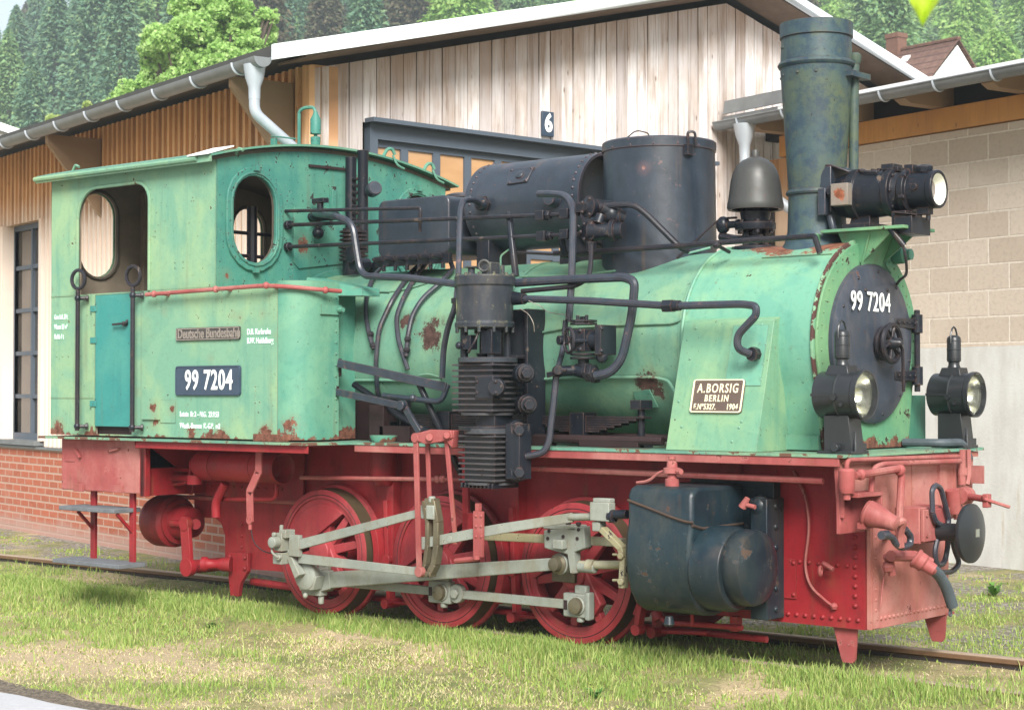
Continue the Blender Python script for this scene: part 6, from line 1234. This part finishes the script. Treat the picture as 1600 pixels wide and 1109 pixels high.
# expansion link
lk = [(674, 782), (680, 815), (680, 850), (676, 880), (668, 897)]
b = MB()
for dx, w_ in ((-9, .02), (5, .03)):
    pts = [Y(x+dx, y, yE-.01) for x, y in lk]
    for i in range(4): b.bar(pts[i], pts[i+1]+(pts[i+1]-pts[i]).normalized()*.004, .05, w_*1.3, (1, 0, 0))
b.cbox(Y(675, 785, yE-.01), .07, .055, .05); b.cbox(Y(668, 896, yE-.01), .09, .055, .03); lnk = part(b, 'expansion_link', 'steel', None, .004, 'oily grey expansion link')
b = MB(); b.cbox(Y(676, 800, yE-.02), .06, .05, .08); b.cyl(Y(675, 785, yE-.02), Y(675, 775, yE-.02), .02); part(b, 'link_head', 'rod', lnk, .006)
# lifting links
yL = -.95
b = MB(); b.bar(Y(650, 690, yL), Y(655, 890, yL), .016, .034, (1, 0, 0)); b.lathe([(-.015, .028), (.015, .028)], Y(650, 684, yL), (0, 1, 0), 18); b.lathe([(-.015, .03), (.02, .03)], Y(656, 893, yL), (0, 1, 0), 18); ll = part(b, 'lifting_link', 'pink', None, .003, 'long pale red lifting link')
b = MB(); b.bar(Y(668, 690, yL+.06), Y(671, 780, yL+.06), .014, .028, (1, 0, 0)); part(b, 'lifting_link', 'pink', None, .003)
b = MB(); b.bar(Y(698, 688, yL+.02), Y(712, 850, yL+.04), .014, .03, (1, 0, 0), .014, .026); b.lathe([(-.015, .025), (.015, .025)], Y(697, 684, yL+.02), (0, 1, 0), 18); part(b, 'lifting_link', 'pink', None, .003)
b = MB(); b.prism([Y(645, 686, yL-.012), Y(648, 677, yL-.012), Y(672, 671, yL-.012), Y(704, 672, yL-.012), Y(706, 684, yL-.012), Y(690, 690, yL-.012), Y(664, 694, yL-.012)], (0, .03, 0)); b.tube([Y(671, 683, yL-.03), Y(671, 683, -.45)], .022, 10); b.tube([Y(698, 680, yL-.03), Y(698, 680, -.8)], .02, 10); b.prism([Y(697, 672, yL), Y(709, 672, yL), Y(706, 700, yL), Y(697, 690, yL)], (0, .05, 0)); bc = part(b, 'weigh_shaft_crank', 'pink', None, .004, 'pale red weigh shaft crank above the running board')
b = MB(); b.box(Y(722, 700, -.80), Y(735, 830, -.78)); b.rivets(Y(729, 706, -.80), Y(729, 740, -.80), 2, (0, -1, 0), .018); b.box(Y(722, 800, -.80), Y(742, 828, -.78)+V((0, .0, 0))); part(b, 'motion_bracket', 'red', None, .003)
b = MB(); b.box(Y(739, 798, -.95), Y(757, 870, -.93)); b.box(Y(742, 786, -.94), Y(753, 798, -.91)); b.box(Y(739, 798, -.89), Y(757, 870, -.87)); b.rivets(Y(744, 806, -.95), Y(744, 838, -.95), 3, (0, -1, 0), .01); b.rivets(Y(752, 806, -.95), Y(752, 838, -.95), 3, (0, -1, 0), .01); b.tube([Y(748, 872, -.90), Y(712, 876, -.88)], .016, 8); b.cyl(Y(745, 868, -.95), Y(745, 874, -.95), .02); part(b, 'rod_guide', 'pink', None, .002, 'pale red guide bracket for the valve rod')
# radius rod / valve rod
q = [Y(664, 848, yE-.01), Y(780, 826, yE-.01), Y(895, 808, yE+.03), Y(928, 807, yE+.03)]
b = MB(); b.bar(q[0], q[1], .02, .058, None, .02, .055); b.bar(q[1]-(q[1]-q[0]).normalized()*.003, q[2], .0202, .0555, None, .02, .05); b.tube([q[2]-V((.02, 0, 0)), q[3]], .02, 12); b.lathe([(-.02, .036), (.02, .036)], q[0], (0, 1, 0), 20); b.lathe([(-.015, .02), (.012, .022)], Y(704, 842, yE-.01), (0, -1, 0), 12); part(b, 'valve_rod', 'rod', None, .003, 'pale grey valve rod')
b = MB(); b.box(Y(932, 783, yE+.05), Y(951, 815, yE-.01)); b.box(Y(935, 777, yE+.05), Y(952, 786, yE-.0)); b.cbox(Y(936, 822, yE+.03), .05, .06, .05); sp_ = part(b, 'spindle_clamp', 'rod', None, .005)
b = MB(); b.tube([Y(945, 804, yE+.02), Y(980, 803, yE+.02)], .024, 12); b.lathe([(0, .035), (.03, .035)], Y(953, 806, yE+.02), (1, 0, 0), 12); part(b, 'valve_spindle', 'black', None, 0)
b = MB(); pts = [Y(942, 826, yE), Y(958, 842, yE), Y(972, 856, yE), Y(976, 872, yE), Y(974, 915, yE)]
for i in range(4): b.bar(pts[i], pts[i+1]+(pts[i+1]-pts[i]).normalized()*.01, .05, .032, (1, 0, 0))
for y in (868, 908): b.hexnut(Y(972, y, yE-.02), (0, -1, 0), .02, .02); b.tube([Y(957, y-2, yE), Y(975, y-2, yE)], .008, 6)
part(b, 'cylinder_bracket', 'oilyellow', None, .006)
# slide bar, crosshead, piston rod
b = MB(); b.bar(Y(757, 837, yM+.03), Y(975, 847, yM+.03), .05, .045); part(b, 'slide_bar', 'oilyellow', None, .004)
b = MB(); b.prism([Y(x, y, yM-.05) for x, y in ((849, 828), (912, 822), (914, 856), (897, 862), (897, 896), (890, 896), (886, 866), (850, 856))], (0, .06, 0)); b.cbox(Y(875, 850, yM-.07), .07, .05, .05); b.lathe([(0, .03), (.15, .03)], Y(896, 884, yM), (1, 0, 0), 20)
b.box(Y(848, 826, yM-.05), Y(918, 819, yM+.05))
xh = part(b, 'crosshead', 'rod', None, .006, 'pale grey crosshead')
b = MB()
for x, y in ((856, 841), (880, 838), (902, 841), (858, 829), (904, 827)): b.lathe([(0, .010), (.003, .010)], Y(x, y, yM-.052), (0, -1, 0), 10)
for x in (857, 872, 888, 904): b.hexnut(Y(x, 820, yM-.03), (0, 0, 1), .014, .015)
part(b, 'bolt', 'firebrown', xh, 0)
b = MB(); b.tube([Y(895, 882, yM), Y(990, 882, yM)], .023, 16); b.lathe([(0, .034), (.05, .034)], Y(918, 883, yM), (1, 0, 0), 16); part(b, 'piston_rod', 'oilyellow', None, 0)
b = MB(); b.box(Y(862, 892, yM+.1), Y(905, 910, yM+.14)); part(b, 'lower_guide', 'steel', None, .004)
# ---------------------------------------------------------------- cylinder block
cy = MB(); x0_, x1_ = Y(981, 800, -.98).x, 2.05
prof = [(-.50, .905), (-.93, .905), (-.965, .89), (-.985, .86), (-.985, .72), (-1.0, .66), (-1.01, .56), (-1.0, .46), (-.97, .37), (-.92, .30), (-.85, .262), (-.76, .255), (-.62, .28), (-.50, .32)]
cy.prism([(x0_, y, z) for y, z in prof], (x1_-x0_, 0, 0))
cyl = part(cy, 'cylinder', 'cylinder', None, .02, 'big blue black cylinder block with a round front cover')
cy = MB(); CC = V((0, -.80, .50)); 
cy.lathe([(x1_-.01, .212), (2.18, .212), (2.20, .20), (2.21, .20)], CC, (1, 0, 0), 48); part(cy, 'barrel', 'cylinder', cyl, .006)
cy = MB(); cy.lathe([(2.205, .185), (2.215, .19), (2.275, .19), (2.300, .182), (2.318, .15), (2.328, .09), (2.331, .0001)], CC+V((.0, .02, .01)), (1, 0, 0), 48); part(cy, 'front_cover', 'cylinder', cyl, 0, 'domed round cylinder cover')
cy = MB(); cy.box((x0_+.05, -.50, .26), (2.22, -.435, .93)); cy.box((2.14, -.60, .23), (2.24, -.435, .84)); cy.rivets((2.24, -.52, .28), (2.24, -.52, .80), 6, (1, 0, 0), .02); cy.ball((2.18, -.56, .80), .06, 10); part(cy, 'mounting_flange', 'cylinder', cyl, .006)
cy = MB(); # cladding seams
sm_ = [Y(981, 781, -.990), Y(1010, 792, -.990), Y(1050, 808, -.990), Y(1072, 815, -.992), Y(1083, 816, -.99)]
cy.tube(sm_, .007, 6, .02); cy.box((x0_-.004, -.99, .862), (x1_+.004, -.5, .868)) if False else None
cy.tube([(x1_+.002, -.985, .72), (x1_+.003, -.9, .70), (x1_+.003, -.53, .705)], .008, 6, .02)
part(cy, 'cladding_seam', paint('rusty_seam', (.045, .035, .028), (.07, .04, .022), (.025, .025, .025), .7), cyl, 0)
cy = MB(); q = V((1.87, -.90, .905)); cy.lathe([(0, .036), (.035, .036), (.04, .025), (.06, .022), (.065, .045), (.09, .045), (.095, .028), (.125, .026), (.13, .018), (.15, .018)], q, (0, 0, 1), 12); cy.tube([q+V((0, 0, .075)), q+V((.07, -.02, .075))], .015, 8); cy.tube([q+V((0, 0, .08)), q+V((-.08, 0, .07)), q+V((-.14, 0, .02)), q+V((-.22, 0, .01))], .008, 6, .05); cy.cyl(Y(1160, 792, -.66), Y(1168, 778, -.66), .022, .014); cy.cyl(Y(1160, 787, -.66), Y(1180, 792, -.66), .012); part(cy, 'oil_cup', 'pink', cyl, 0, 'salmon pink oiling valve on the cylinder')
part(MB().lathe([(0, .02), (.04, .03), (.05, .02)], (1.85, -.9, .25), (0, 0, -1), 10), 'drain_cock', 'cylinder', cyl, 0)
# ---------------------------------------------------------------- air pump
PX, PY = .545, -.82; pz = lambda y: Y(760, y, PY).z
b = MB(); b.lathe([(pz(514), .150), (pz(512), .166), (pz(505), .168), (pz(503), .160), (pz(448), .160), (pz(446), .168), (pz(432), .170), (pz(430), .155)], (PX, PY, 0), (0, 0, 1), 36)
for k in range(12): a = R(30*k); b.cyl((PX+.158*math.cos(a), PY+.158*math.sin(a), pz(446)), (PX+.158*math.cos(a), PY+.158*math.sin(a), pz(427)), .009); b.cyl((PX+.158*math.cos(a), PY+.158*math.sin(a), pz(520)), (PX+.158*math.cos(a), PY+.158*math.sin(a), pz(503)), .009)
zt = pz(430); b.cyl((PX-.10, PY, zt), (PX-.10, PY, zt+.045), .02); b.cyl((PX-.10, PY, zt+.045), (PX-.10, PY, zt+.055), .035)
b.box((PX-.0, PY-.03, zt), (PX+.07, PY+.05, zt+.07)); b.torus((PX+.03, PY-.04, zt+.05), (.5, -1, 0), .03, .008, 14, 6); b.cyl((PX+.13, PY, zt), (PX+.13, PY, zt+.05), .012)
pump = part(b, 'air_pump', paint('pump_black', (.035, .042, .05), (.055, .06, .066), (.02, .024, .03), .42, chip=.70, chip_col=(.14, .10, .07), seed=3, dirt=.45, dirt_col=(.12, .10, .08), blobs=[(V((PX-.13, PY-.12, pz(478))), .045)], rust=(.45, .46, .22)), None, .003, 'tall black air pump with cooling fins')
b = MB()
for dx, dy in ((-.10, -.06), (.10, -.06), (-.08, .1), (.08, .1)): b.cyl((PX+dx, PY+dy, pz(565)), (PX+dx, PY+dy, pz(510)), .022)
b.cyl((PX, PY, pz(565)), (PX, PY, pz(510)), .03); b.cbox((PX-.04, PY-.08, pz(535)), .06, .06, .08); b.ball((PX-.085, PY-.12, pz(540)), .022, 8); b.tube([(PX+.05, PY-.1, pz(515)), (PX+.05, PY-.14, pz(535)), (PX+.0, PY-.14, pz(552))], .008, 6, .03); b.cbox((PX+.09, PY-.05, pz(535)), .08, .08, .13); b.lathe([(0, .05), (.04, .03)], (PX, PY, pz(552)), (0, 0, -1), 14); part(b, 'piston_housing', 'black', pump, .003)
def finned(x, y, z0, z1, w_, d_, nf, par, nm):
    b = MB(); b.cbox((x, y, (z0+z1)/2), w_-.05, d_-.05, z1-z0)
    for i in range(nf): z = z0+(z1-z0)*(i+.5)/nf; b.cbox((x, y, z), w_, d_, .010)
    b.lathe([(0, w_*.55), (.028, w_*.55)], (x, y, z1-.002), (0, 0, 1), 30); b.lathe([(0, w_*.5), (.014, w_*.5)], (x, y, z0-.012), (0, 0, 1), 30); return part(b, nm, paint('fin_paint_'+nm, (.030, .038, .048), (.05, .056, .062), (.016, .02, .027), .42, chip=.68, seed=nf, dirt=.3, dirt_col=(.09, .08, .07)), par, .0015)
fc = finned(PX+.04, PY-.02, pz(645), pz(566), .30, .26, 9, pump, 'cooling_fins')
fd = finned(PX+.09, PY-.05, pz(752), pz(676), .27, .24, 9, pump, 'lower_cooling_fins')
b = MB(); b.box((PX+.02, PY-.1, pz(676)), (PX+.16, PY+.05, pz(645))); 
for k in range(9): b.box((PX-.03+.028*k, PY-.17, pz(760)), (PX-.018+.028*k, PY+.05, pz(752))); 
b.cyl((PX+.05, PY-.04, pz(672)), (PX+.05, PY-.04, pz(665)), .16); part(b, 'distance_piece', 'black', pump, .003)
b = MB()
for px, py in ((712, 591), (712, 626)): q = Y(px, py, PY-.10); b.lathe([(-.14, .05), (-.02, .05), (.0, .055), (.05, .052), (.055, .03)], q+V((.06, .06, 0)), (-.75, -.65, 0), 20)
for px, py in ((818, 583), (822, 632), (806, 672), (806, 738)): q = Y(px, py, PY-.10); b.lathe([(-.10, .055), (.0, .055), (.01, .045), (.05, .045)], q+V((-.04, .06, 0)), (.75, -.65, 0), 20); b.hexnut(q+V((-.0, .02, 0)), (.75, -.65, 0), .03, .04)
b.cbox(Y(810, 705, PY-.05), .1, .1, .3); q = Y(758, 605, PY-.15); b.cbox(q+V((.0, .02, 0)), .13, .06, .12); b.lathe([(0, .05), (.03, .045)], q+V((.09, 0, 0)), (.4, -1, 0), 14)
for dz in (-.03, .03): b.rivet(q+V((.1, -.03, dz)), (.4, -1, 0), .012); b.rivet(q+V((-.05, -.012, dz)), (0, -1, 0), .01)
part(b, 'valve_cover', 'black', pump, .003)
b = MB(); b.box((PX+.155, -.66, pz(700)), (PX+.175, -.50, pz(482))); b.box((PX-.16, -.62, pz(700)), (PX+.155, -.60, pz(482))); b.box((PX-.14, PY+.1, pz(560)), (PX+.15, -.62, pz(555))); part(b, 'pump_bracket', 'black', pump, .003)
# ---------------------------------------------------------------- pipework
rod_m = 'black'
def flanges(b, p, d, r, n=1, h=.02):
    p = V(p); d = V(d).normalized()
    for i in range(n): b.lathe([(-h/2, r), (h/2, r)], p+d*(i*.035), d, 16)
pipe('control_rod', [(445, 330, 'X', XC), (657, 325, -.45), (656, 362, -.45)], .011, rod_m, bend=.02, label='thin control rod from the cab')
pipe('control_rod', [(445, 352, 'X', XC), (905, 334, -.50)], .0125, rod_m, label='upper long control rod')
pipe('control_rod', [(445, 386, 'X', XC), (905, 366, -.50)], .0125, rod_m, label='lower long control rod')
b = MB()
for x, y in ((448, 352), (448, 386)): b.lathe([(0, .03), (.03, .03)], X(x, y, XC+.01), (1, 0, 0), 10)
for x, y in ((846, 337), (884, 334), (848, 369), (884, 366)): q = Y(x, y, -.50); b.cbox(q, .06, .05, .055); b.hexnut(q+V((.04, 0, 0)), (1, 0, 0), .026, .025)
b.tube([Y(795, 332, -.46), Y(800, 380, -.50), Y(806, 432, -.52)], .021, 8, .05); b.tube([Y(877, 372, -.5), Y(882, 398, -.45)], .02, 8)
part(b, 'rod_joint', 'black', None, .003)
pipe('steam_pipe', [(492, 334, 'X', -1.38), (525, 338, -.70), (551, 348, -.70), (557, 390, -.70), (564, 431, -.70), (640, 434, -.74), (716, 444, -.78)], .0215, 'bluegrey', bend=.09, label='steam pipe from the cab valve to the air pump')
pipe('air_pipe', [(758, 322, -.24), (740, 312, -.42), (724, 313, -.62), (719, 330, -.66), (716, 440, -.74), (712, 478, -.76), (700, 510, -.72), (693, 545, -.68), (691, 590, -.66)], .018, 'bluegrey', bend=.06, label='pipe from the reservoir down to the air pump')
b = MB(); q = Y(757, 318, -.26); b.lathe([(0, .045), (.04, .04), (.06, .03)], q, (0, -1, -.2), 14); b.lathe([(0, .05), (.02, .05)], q, (0, -1, -.2), 6); b.hexnut(Y(713, 474, -.76), (0, 0, 1), .03, .03); part(b, 'pipe_union', 'black', None, 0)
pipe('air_pipe', [(842, 303, -.36), (868, 303, -.40), (885, 306, -.44), (896, 322, -.50), (895, 380, -.56), (893, 440, -.62), (889, 500, -.66)], .021, 'bluegrey', bend=.06, label='thick pipe bent off the side of the reservoir')
b = MB(); q = rp(866, 312); b.lathe([(0, .05), (.05, .04)], q, (0, -1, .1), 16); part(b, 'pipe_boss', 'bluegrey', None, 0)
# valve cluster beside the sand dome
b = MB()
q = Y(921, 324, -.50); b.lathe([(-.03, .05), (.0, .062), (.012, .062), (.016, .04), (.03, .02)], q, (-.3, -1, .05), 18); b.lathe([(0, .05), (.14, .045)], q, (.3, 1, 0), 14)
for k in range(5): a = R(72*k); b.rivet(q+V((.045*math.cos(a), -.02, .045*math.sin(a))), (-.3, -1, 0), .012)
q2 = Y(921, 362, -.52); b.lathe([(-.03, .05), (.0, .066), (.012, .066), (.016, .04)], q2, (-.3, -1, .05), 18); b.cyl(q2, q2+V((.12, .04, 0)), .055, .045); b.lathe([(0, .06), (.025, .06)], q2+V((.12, .04, 0)), (1, .3, 0), 16); b.lathe([(0, .045), (.05, .045)], q2+V((.14, .045, 0)), (1, .3, 0), 16)
for k in range(6): a = R(60*k); b.rivet(q2+V((.048*math.cos(a), -.02, .048*math.sin(a))), (-.3, -1, 0), .012)
b.ball(Y(955, 335, -.45), .055, 12); b.cyl(Y(940, 325, -.5), Y(975, 340, -.4), .035); b.lathe([(0, .05), (.02, .05)], Y(966, 340, -.42), (1, .4, 0), 12); b.cyl(q+V((.08, 0, -.05)), q2+V((.06, 0, .04)), .03); b.cbox(q+V((-.05, 0, .0)), .06, .05, .05)
b.lathe([(0, .03), (.05, .026)], Y(924, 378, -.55), (0, 0, -1), 6)
vc = part(b, 'valve_cluster', 'black', None, 0, 'black valve cluster beside the sand dome')
pipe('steam_pipe', [(938, 324, -.50), (965, 320, -.47), (992, 320, -.44), (1010, 334, -.42), (1062, 386, -.36), (1075, 392, -.30)], .0175, 'black', vc, .06)
pipe('steam_pipe', [(924, 384, -.56), (923, 415, -.60), (920, 434, -.62), (900, 447, -.64), (815, 455, -.70)], .014, 'black', vc, .07)
pipe('boiler_handrail', [(866, 396, -.44), (900, 395, -.44), (1050, 385, -.43), (1180, 375, -.42), (1273, 369, -.41), (1281, 396, -.41)], .015, 'black', None, .012, 'black handrail along the boiler top')
b = MB()
for x, y in ((880, 398), (1120, 383)): q = Y(x, y, -.44); b.ball(q, .022, 8); b.tube([q, q+V((0, .12, -.03))], .010, 6)
b.tube([Y(1035, 385, -.43), Y(900, 399, -.3), Y(800, 394, -.3)], .009, 6, .05); part(b, 'rail_post', 'black', None, 0)
pipe('steam_pipe', [(806, 442, -.70), (880, 437, -.66), (976, 433, -.66), (992, 440, -.66), (988, 490, -.66), (972, 560, -.68), (955, 582, -.70), (930, 587, -.72)], .025, 'bluegrey', None, .10, 'thick bent steam pipe above the valve')
pipe('exhaust_pipe', [(805, 467, -.74), (830, 467, -.74), (920, 470, -.74), (1050, 478, -.74), (1160, 475, -.74), (1181, 478, -.74), (1182, 492, -.74), (1152, 524, -.76), (1152, 545, -.76), (1172, 553, -.70)], .0205, 'bluegrey', None, .055, 'pump exhaust pipe ending at the pipe cover')
b = MB(); q = Y(1045, 478, -.74); b.lathe([(-.03, .035), (.03, .035)], q, (1, 0, 0), 6); b.lathe([(.03, .028), (.07, .028)], q, (1, 0, 0), 14); b.lathe([(0, .036), (.04, .036)], Y(1174, 553, -.70), (0, 1, 0), 8); b.cyl(Y(800, 466, -.74), Y(820, 467, -.74), .04, .03); part(b, 'pipe_union', 'black', None, 0)
# blower valve with hand wheel
b = MB(); q = Y(905, 532, -.66)
b.cyl(q+V((-.02, 0, 0)), q+V((.16, .0, 0)), .05); b.cbox(q+V((.04, -.02, 0)), .10, .10, .12); b.cbox(q+V((.18, .0, -.0)), .04, .14, .16); b.rivets(q+V((.2, -.06, -.06)), q+V((.2, -.06, .06)), 2, (1, -.3, 0), .014); b.rivets(q+V((.06, -.07, -.05)), q+V((.06, -.07, .05)), 2, (0, -1, 0), .016)
for dz in (-.075, -.095, .09, .105): b.lathe([(-.006, .075), (.006, .075)], q+V((.03, 0, dz)), (0, 0, 1), 6 if dz > 0 else 18)
b.cyl(q+V((.03, 0, -.1)), q+V((.03, 0, -.20)), .03); b.cyl(q+V((.03, 0, .1)), q+V((.03, 0, .13)), .02); b.ball(q+V((.17, -.02, -.09)), .035, 10)
for dx in (-.03, .03, .09): b.cyl(q+V((dx, -.05, .1)), q+V((dx, -.05, .135)), .01)
b.cyl(q+V((-.02, -.05, 0)), q+V((-.05, -.12, 0)), .025)
b.lathe([(-.012, .055), (.012, .055)], Y(920, 582, -.68), (1, 0, .3), 6); b.lathe([(-.012, .055), (.012, .055)], Y(928, 584, -.68), (1, 0, .3), 6); b.cyl(Y(900, 578, -.68), Y(930, 586, -.68), .035); b.ball(Y(872, 580, -.74), .035, 12); b.cyl(Y(872, 580, -.74), Y(903, 578, -.68), .028); b.cyl(Y(872, 578, -.76), Y(872, 578, -.82), .025); b.bar(Y(855, 586, -.80), Y(885, 578, -.80), .012, .03, None, .02, .012)
bv = part(b, 'blower_valve', 'black', None, .002, 'black blower valve on the boiler side')
b = MB(); hc = Y(889, 532, -.80); b.torus(hc, (-.55, -1, 0), .066, .009, 24, 7)
for k in range(4): a = R(90*k+20); sdv = V((1, -.55, 0)).normalized(); b.tube([hc, hc+sdv*.062*math.cos(a)+V((0, 0, .062*math.sin(a)))], .006, 5)
b.cyl(hc, hc+V((.05, .1, 0)), .014); b.lathe([(-.01, .018), (.015, .018)], hc, (.55, 1, 0), 10); part(b, 'hand_wheel', 'black', bv, 0)
pipe('drain_pipe', [(869, 588, -.76), (866, 620, -.77), (858, 690, -.80), (850, 707, -.82), (822, 713, -.86)], .019, 'bluegrey', bv, .05)
pipe('drain_pipe', [(884, 500, -.62), (880, 545, -.62), (872, 575, -.72)], .016, 'bluegrey', bv, .05)
# oil pipes over the boiler
for pts in ([(620, 408), (600, 414), (584, 430), (573, 460), (571, 490), (576, 520), (584, 545)], [(659, 410), (640, 428), (612, 470), (592, 513), (587, 568), (590, 615), (604, 672)], [(667, 410), (648, 434), (630, 466), (619, 495), (622, 530), (637, 577)], [(703, 406), (708, 420), (690, 440), (660, 466), (644, 492), (637, 525), (635, 556)]):
    pipe('oil_pipe', [ob(x, y, .555) for x, y in pts], .015, 'bluegrey', None, .05)
pipe('oil_pipe', [ob(659, 388, .58), ob(650, 402, .57), ob(620, 410, .56)], .014, 'black', None, .03)
b = MB()
for x, y in ((583, 540), (637, 530), (636, 547), (579, 522)): b.ball(ob(x, y, .555), .022, 8)
part(b, 'pipe_clip', 'black', None, 0)
# green conduits hugging the barrel
pipe('conduit', [ob(x, y, .530) for x, y in ((585, 455), (610, 456), (640, 450), (700, 432))], .006, 'boiler', boiler, .04)
pipe('conduit', [ob(x, y, .530) for x, y in ((812, 432), (900, 430), (980, 421), (1040, 405), (1110, 387))], .007, 'boiler', boiler, .05)
pipe('conduit', [ob(x, y, .530) for x, y in ((843, 520), (880, 513), (960, 508), (1052, 505), (1070, 497), (1082, 480), (1100, 440), (1120, 395))], .0065, 'boiler', boiler, .05)
pipe('conduit', [ob(x, y, .535) for x, y in ((848, 592), (900, 590), (1020, 589), (1044, 594))]+[V((1.70, -.6, 1.35)), V((1.71, -.62, 1.08))], .009, 'boiler', boiler, .04)
pipe('conduit', [ob(x, y, .530) for x, y in ((455, 600), (540, 594), (690, 594))], .009, 'boiler', boiler, .04)
pipe('conduit', [ob(783, 432, .55), ob(782, 400, .6)+V((0, 0, .0)), ob(795, 390, .6)], .006, 'boiler', boiler, .04)
pipe('conduit', [ob(655, 586, .535), ob(670, 584, .535), ob(690, 590, .535)], .006, 'boiler', boiler, .03)
pipe('loose_wire', [(812, 482, -.80), (826, 490, -.82), (834, 505, -.82), (835, 518, -.8)], .0022, 'dbletter', None, .03)
pipe('loose_wire', [(826, 470, -.80), (845, 478, -.78), (855, 488, -.72), (884, 492, -.62)], .0022, 'dbletter', None, .03)
# belly of the boiler: lagging edge, hatch, clutter under the barrel
b = MB(); b.prism([ob(990, 612, .525), ob(1016, 608, .525), ob(1030, 636, .525), ob(1000, 640, .525)], (0, -.012, 0)); part(b, 'mud_door', 'tankend', boiler, .002)
# leaf springs above the axles
for xc in (-.02, .98):
    b = MB()
    for k in range(7): L_ = .44-.05*k; b.box((xc-L_, -.53, 1.235-.013*k), (xc+L_, -.45, 1.246-.013*k))
    b.cbox((xc, -.49, 1.20), .10, .12, .13); b.cyl((xc, -.49, 1.08), (xc, -.49, 1.16), .03)
    for sx_ in (-.40, .40): b.cyl((xc+sx_, -.49, 1.10), (xc+sx_, -.49, 1.30), .02); b.cbox((xc+sx_, -.49, 1.31), .07, .11, .05); b.lathe([(0, .065), (.02, .065), (.05, .04)], (xc+sx_, -.49, 1.078), (0, 0, 1), 16)
    part(b, 'leaf_spring', 'black', None, .002, 'black leaf spring under the boiler')
b = MB()
for (x, z, w_, h_) in ((.1, 1.12, .3, .06), (.6, 1.11, .5, .05), (1.25, 1.10, .4, .04), (-.35, 1.13, .25, .09), (-.5, 1.2, .12, .2)): b.box((x-w_/2, -.62, 1.079), (x+w_/2, -.56, z+h_/2))
b.tube([(-.5, -.58, 1.12), (1.6, -.6, 1.12)], .025, 8); b.tube([(-.5, -.45, 1.16), (1.6, -.45, 1.13)], .02, 8); part(b, 'spring_beam', 'firebrown', None, .004)
# links coming out of the tank front
b = MB(); b.bar(Y(528, 567, -.74), Y(697, 605, -.62), .014, .05, None, .014, .055); part(b, 'reach_rod', 'bluegrey', None, .003, 'upper flat reach rod from the tank')
b = MB(); b.bar(Y(526, 612, -.74), Y(628, 634, -.72), .014, .042); b.lathe([(-.02, .03), (.02, .03)], Y(628, 633, -.72), (0, 1, 0), 14); b.bar(Y(630, 632, -.70), Y(656, 676, -.72), .02, .04); b.tube([Y(598, 618, -.66), Y(690, 628, -.62), Y(700, 600, -.6)], .018, 8, .05); b.ball(Y(645, 622, -.65), .025, 8); part(b, 'reach_rod', 'bluegrey', None, .003)
b = MB(); b.prism([X(529, 560, -.725), X(533, 560, -.725), X(533, 588, -.725), X(529, 588, -.725)], (.004, 0, 0)); b.prism([X(525, 603, -.725), X(529, 603, -.725), X(529, 618, -.725), X(525, 618, -.725)], (.004, 0, 0)); part(b, 'slot', 'firebrown', te, 0)
b = MB(); b.tube([Y(655, 600, -.62), Y(720, 740, -.5)], .02, 8); b.tube([Y(553, 600, -.6), Y(640, 660, -.55), Y(700, 690, -.5)], .022, 8, .1); b.box((-.55, -.5, 1.10), (-.1, -.44, 1.2)); part(b, 'brake_linkage', 'black', None, .003)
# ---------------------------------------------------------------- air
t = bpy.data.materials.new('valley_haze'); t.use_nodes = True; n = t.node_tree.nodes; n.remove(n['Principled BSDF'])
pv = n.new('ShaderNodeVolumePrincipled'); pv.inputs['Color'].default_value = (.80, .92, 1, 1); pv.inputs['Density'].default_value = .0011; pv.inputs['Anisotropy'].default_value = .0
t.node_tree.links.new(pv.outputs[0], n['Material Output'].inputs['Volume'])
hz = tag(MB().box((-330, -65, -2.0), (155, 340, 95)).build('haze', t), 'pale blue valley haze thinning the wooded hillside', 'haze', kind='stuff')
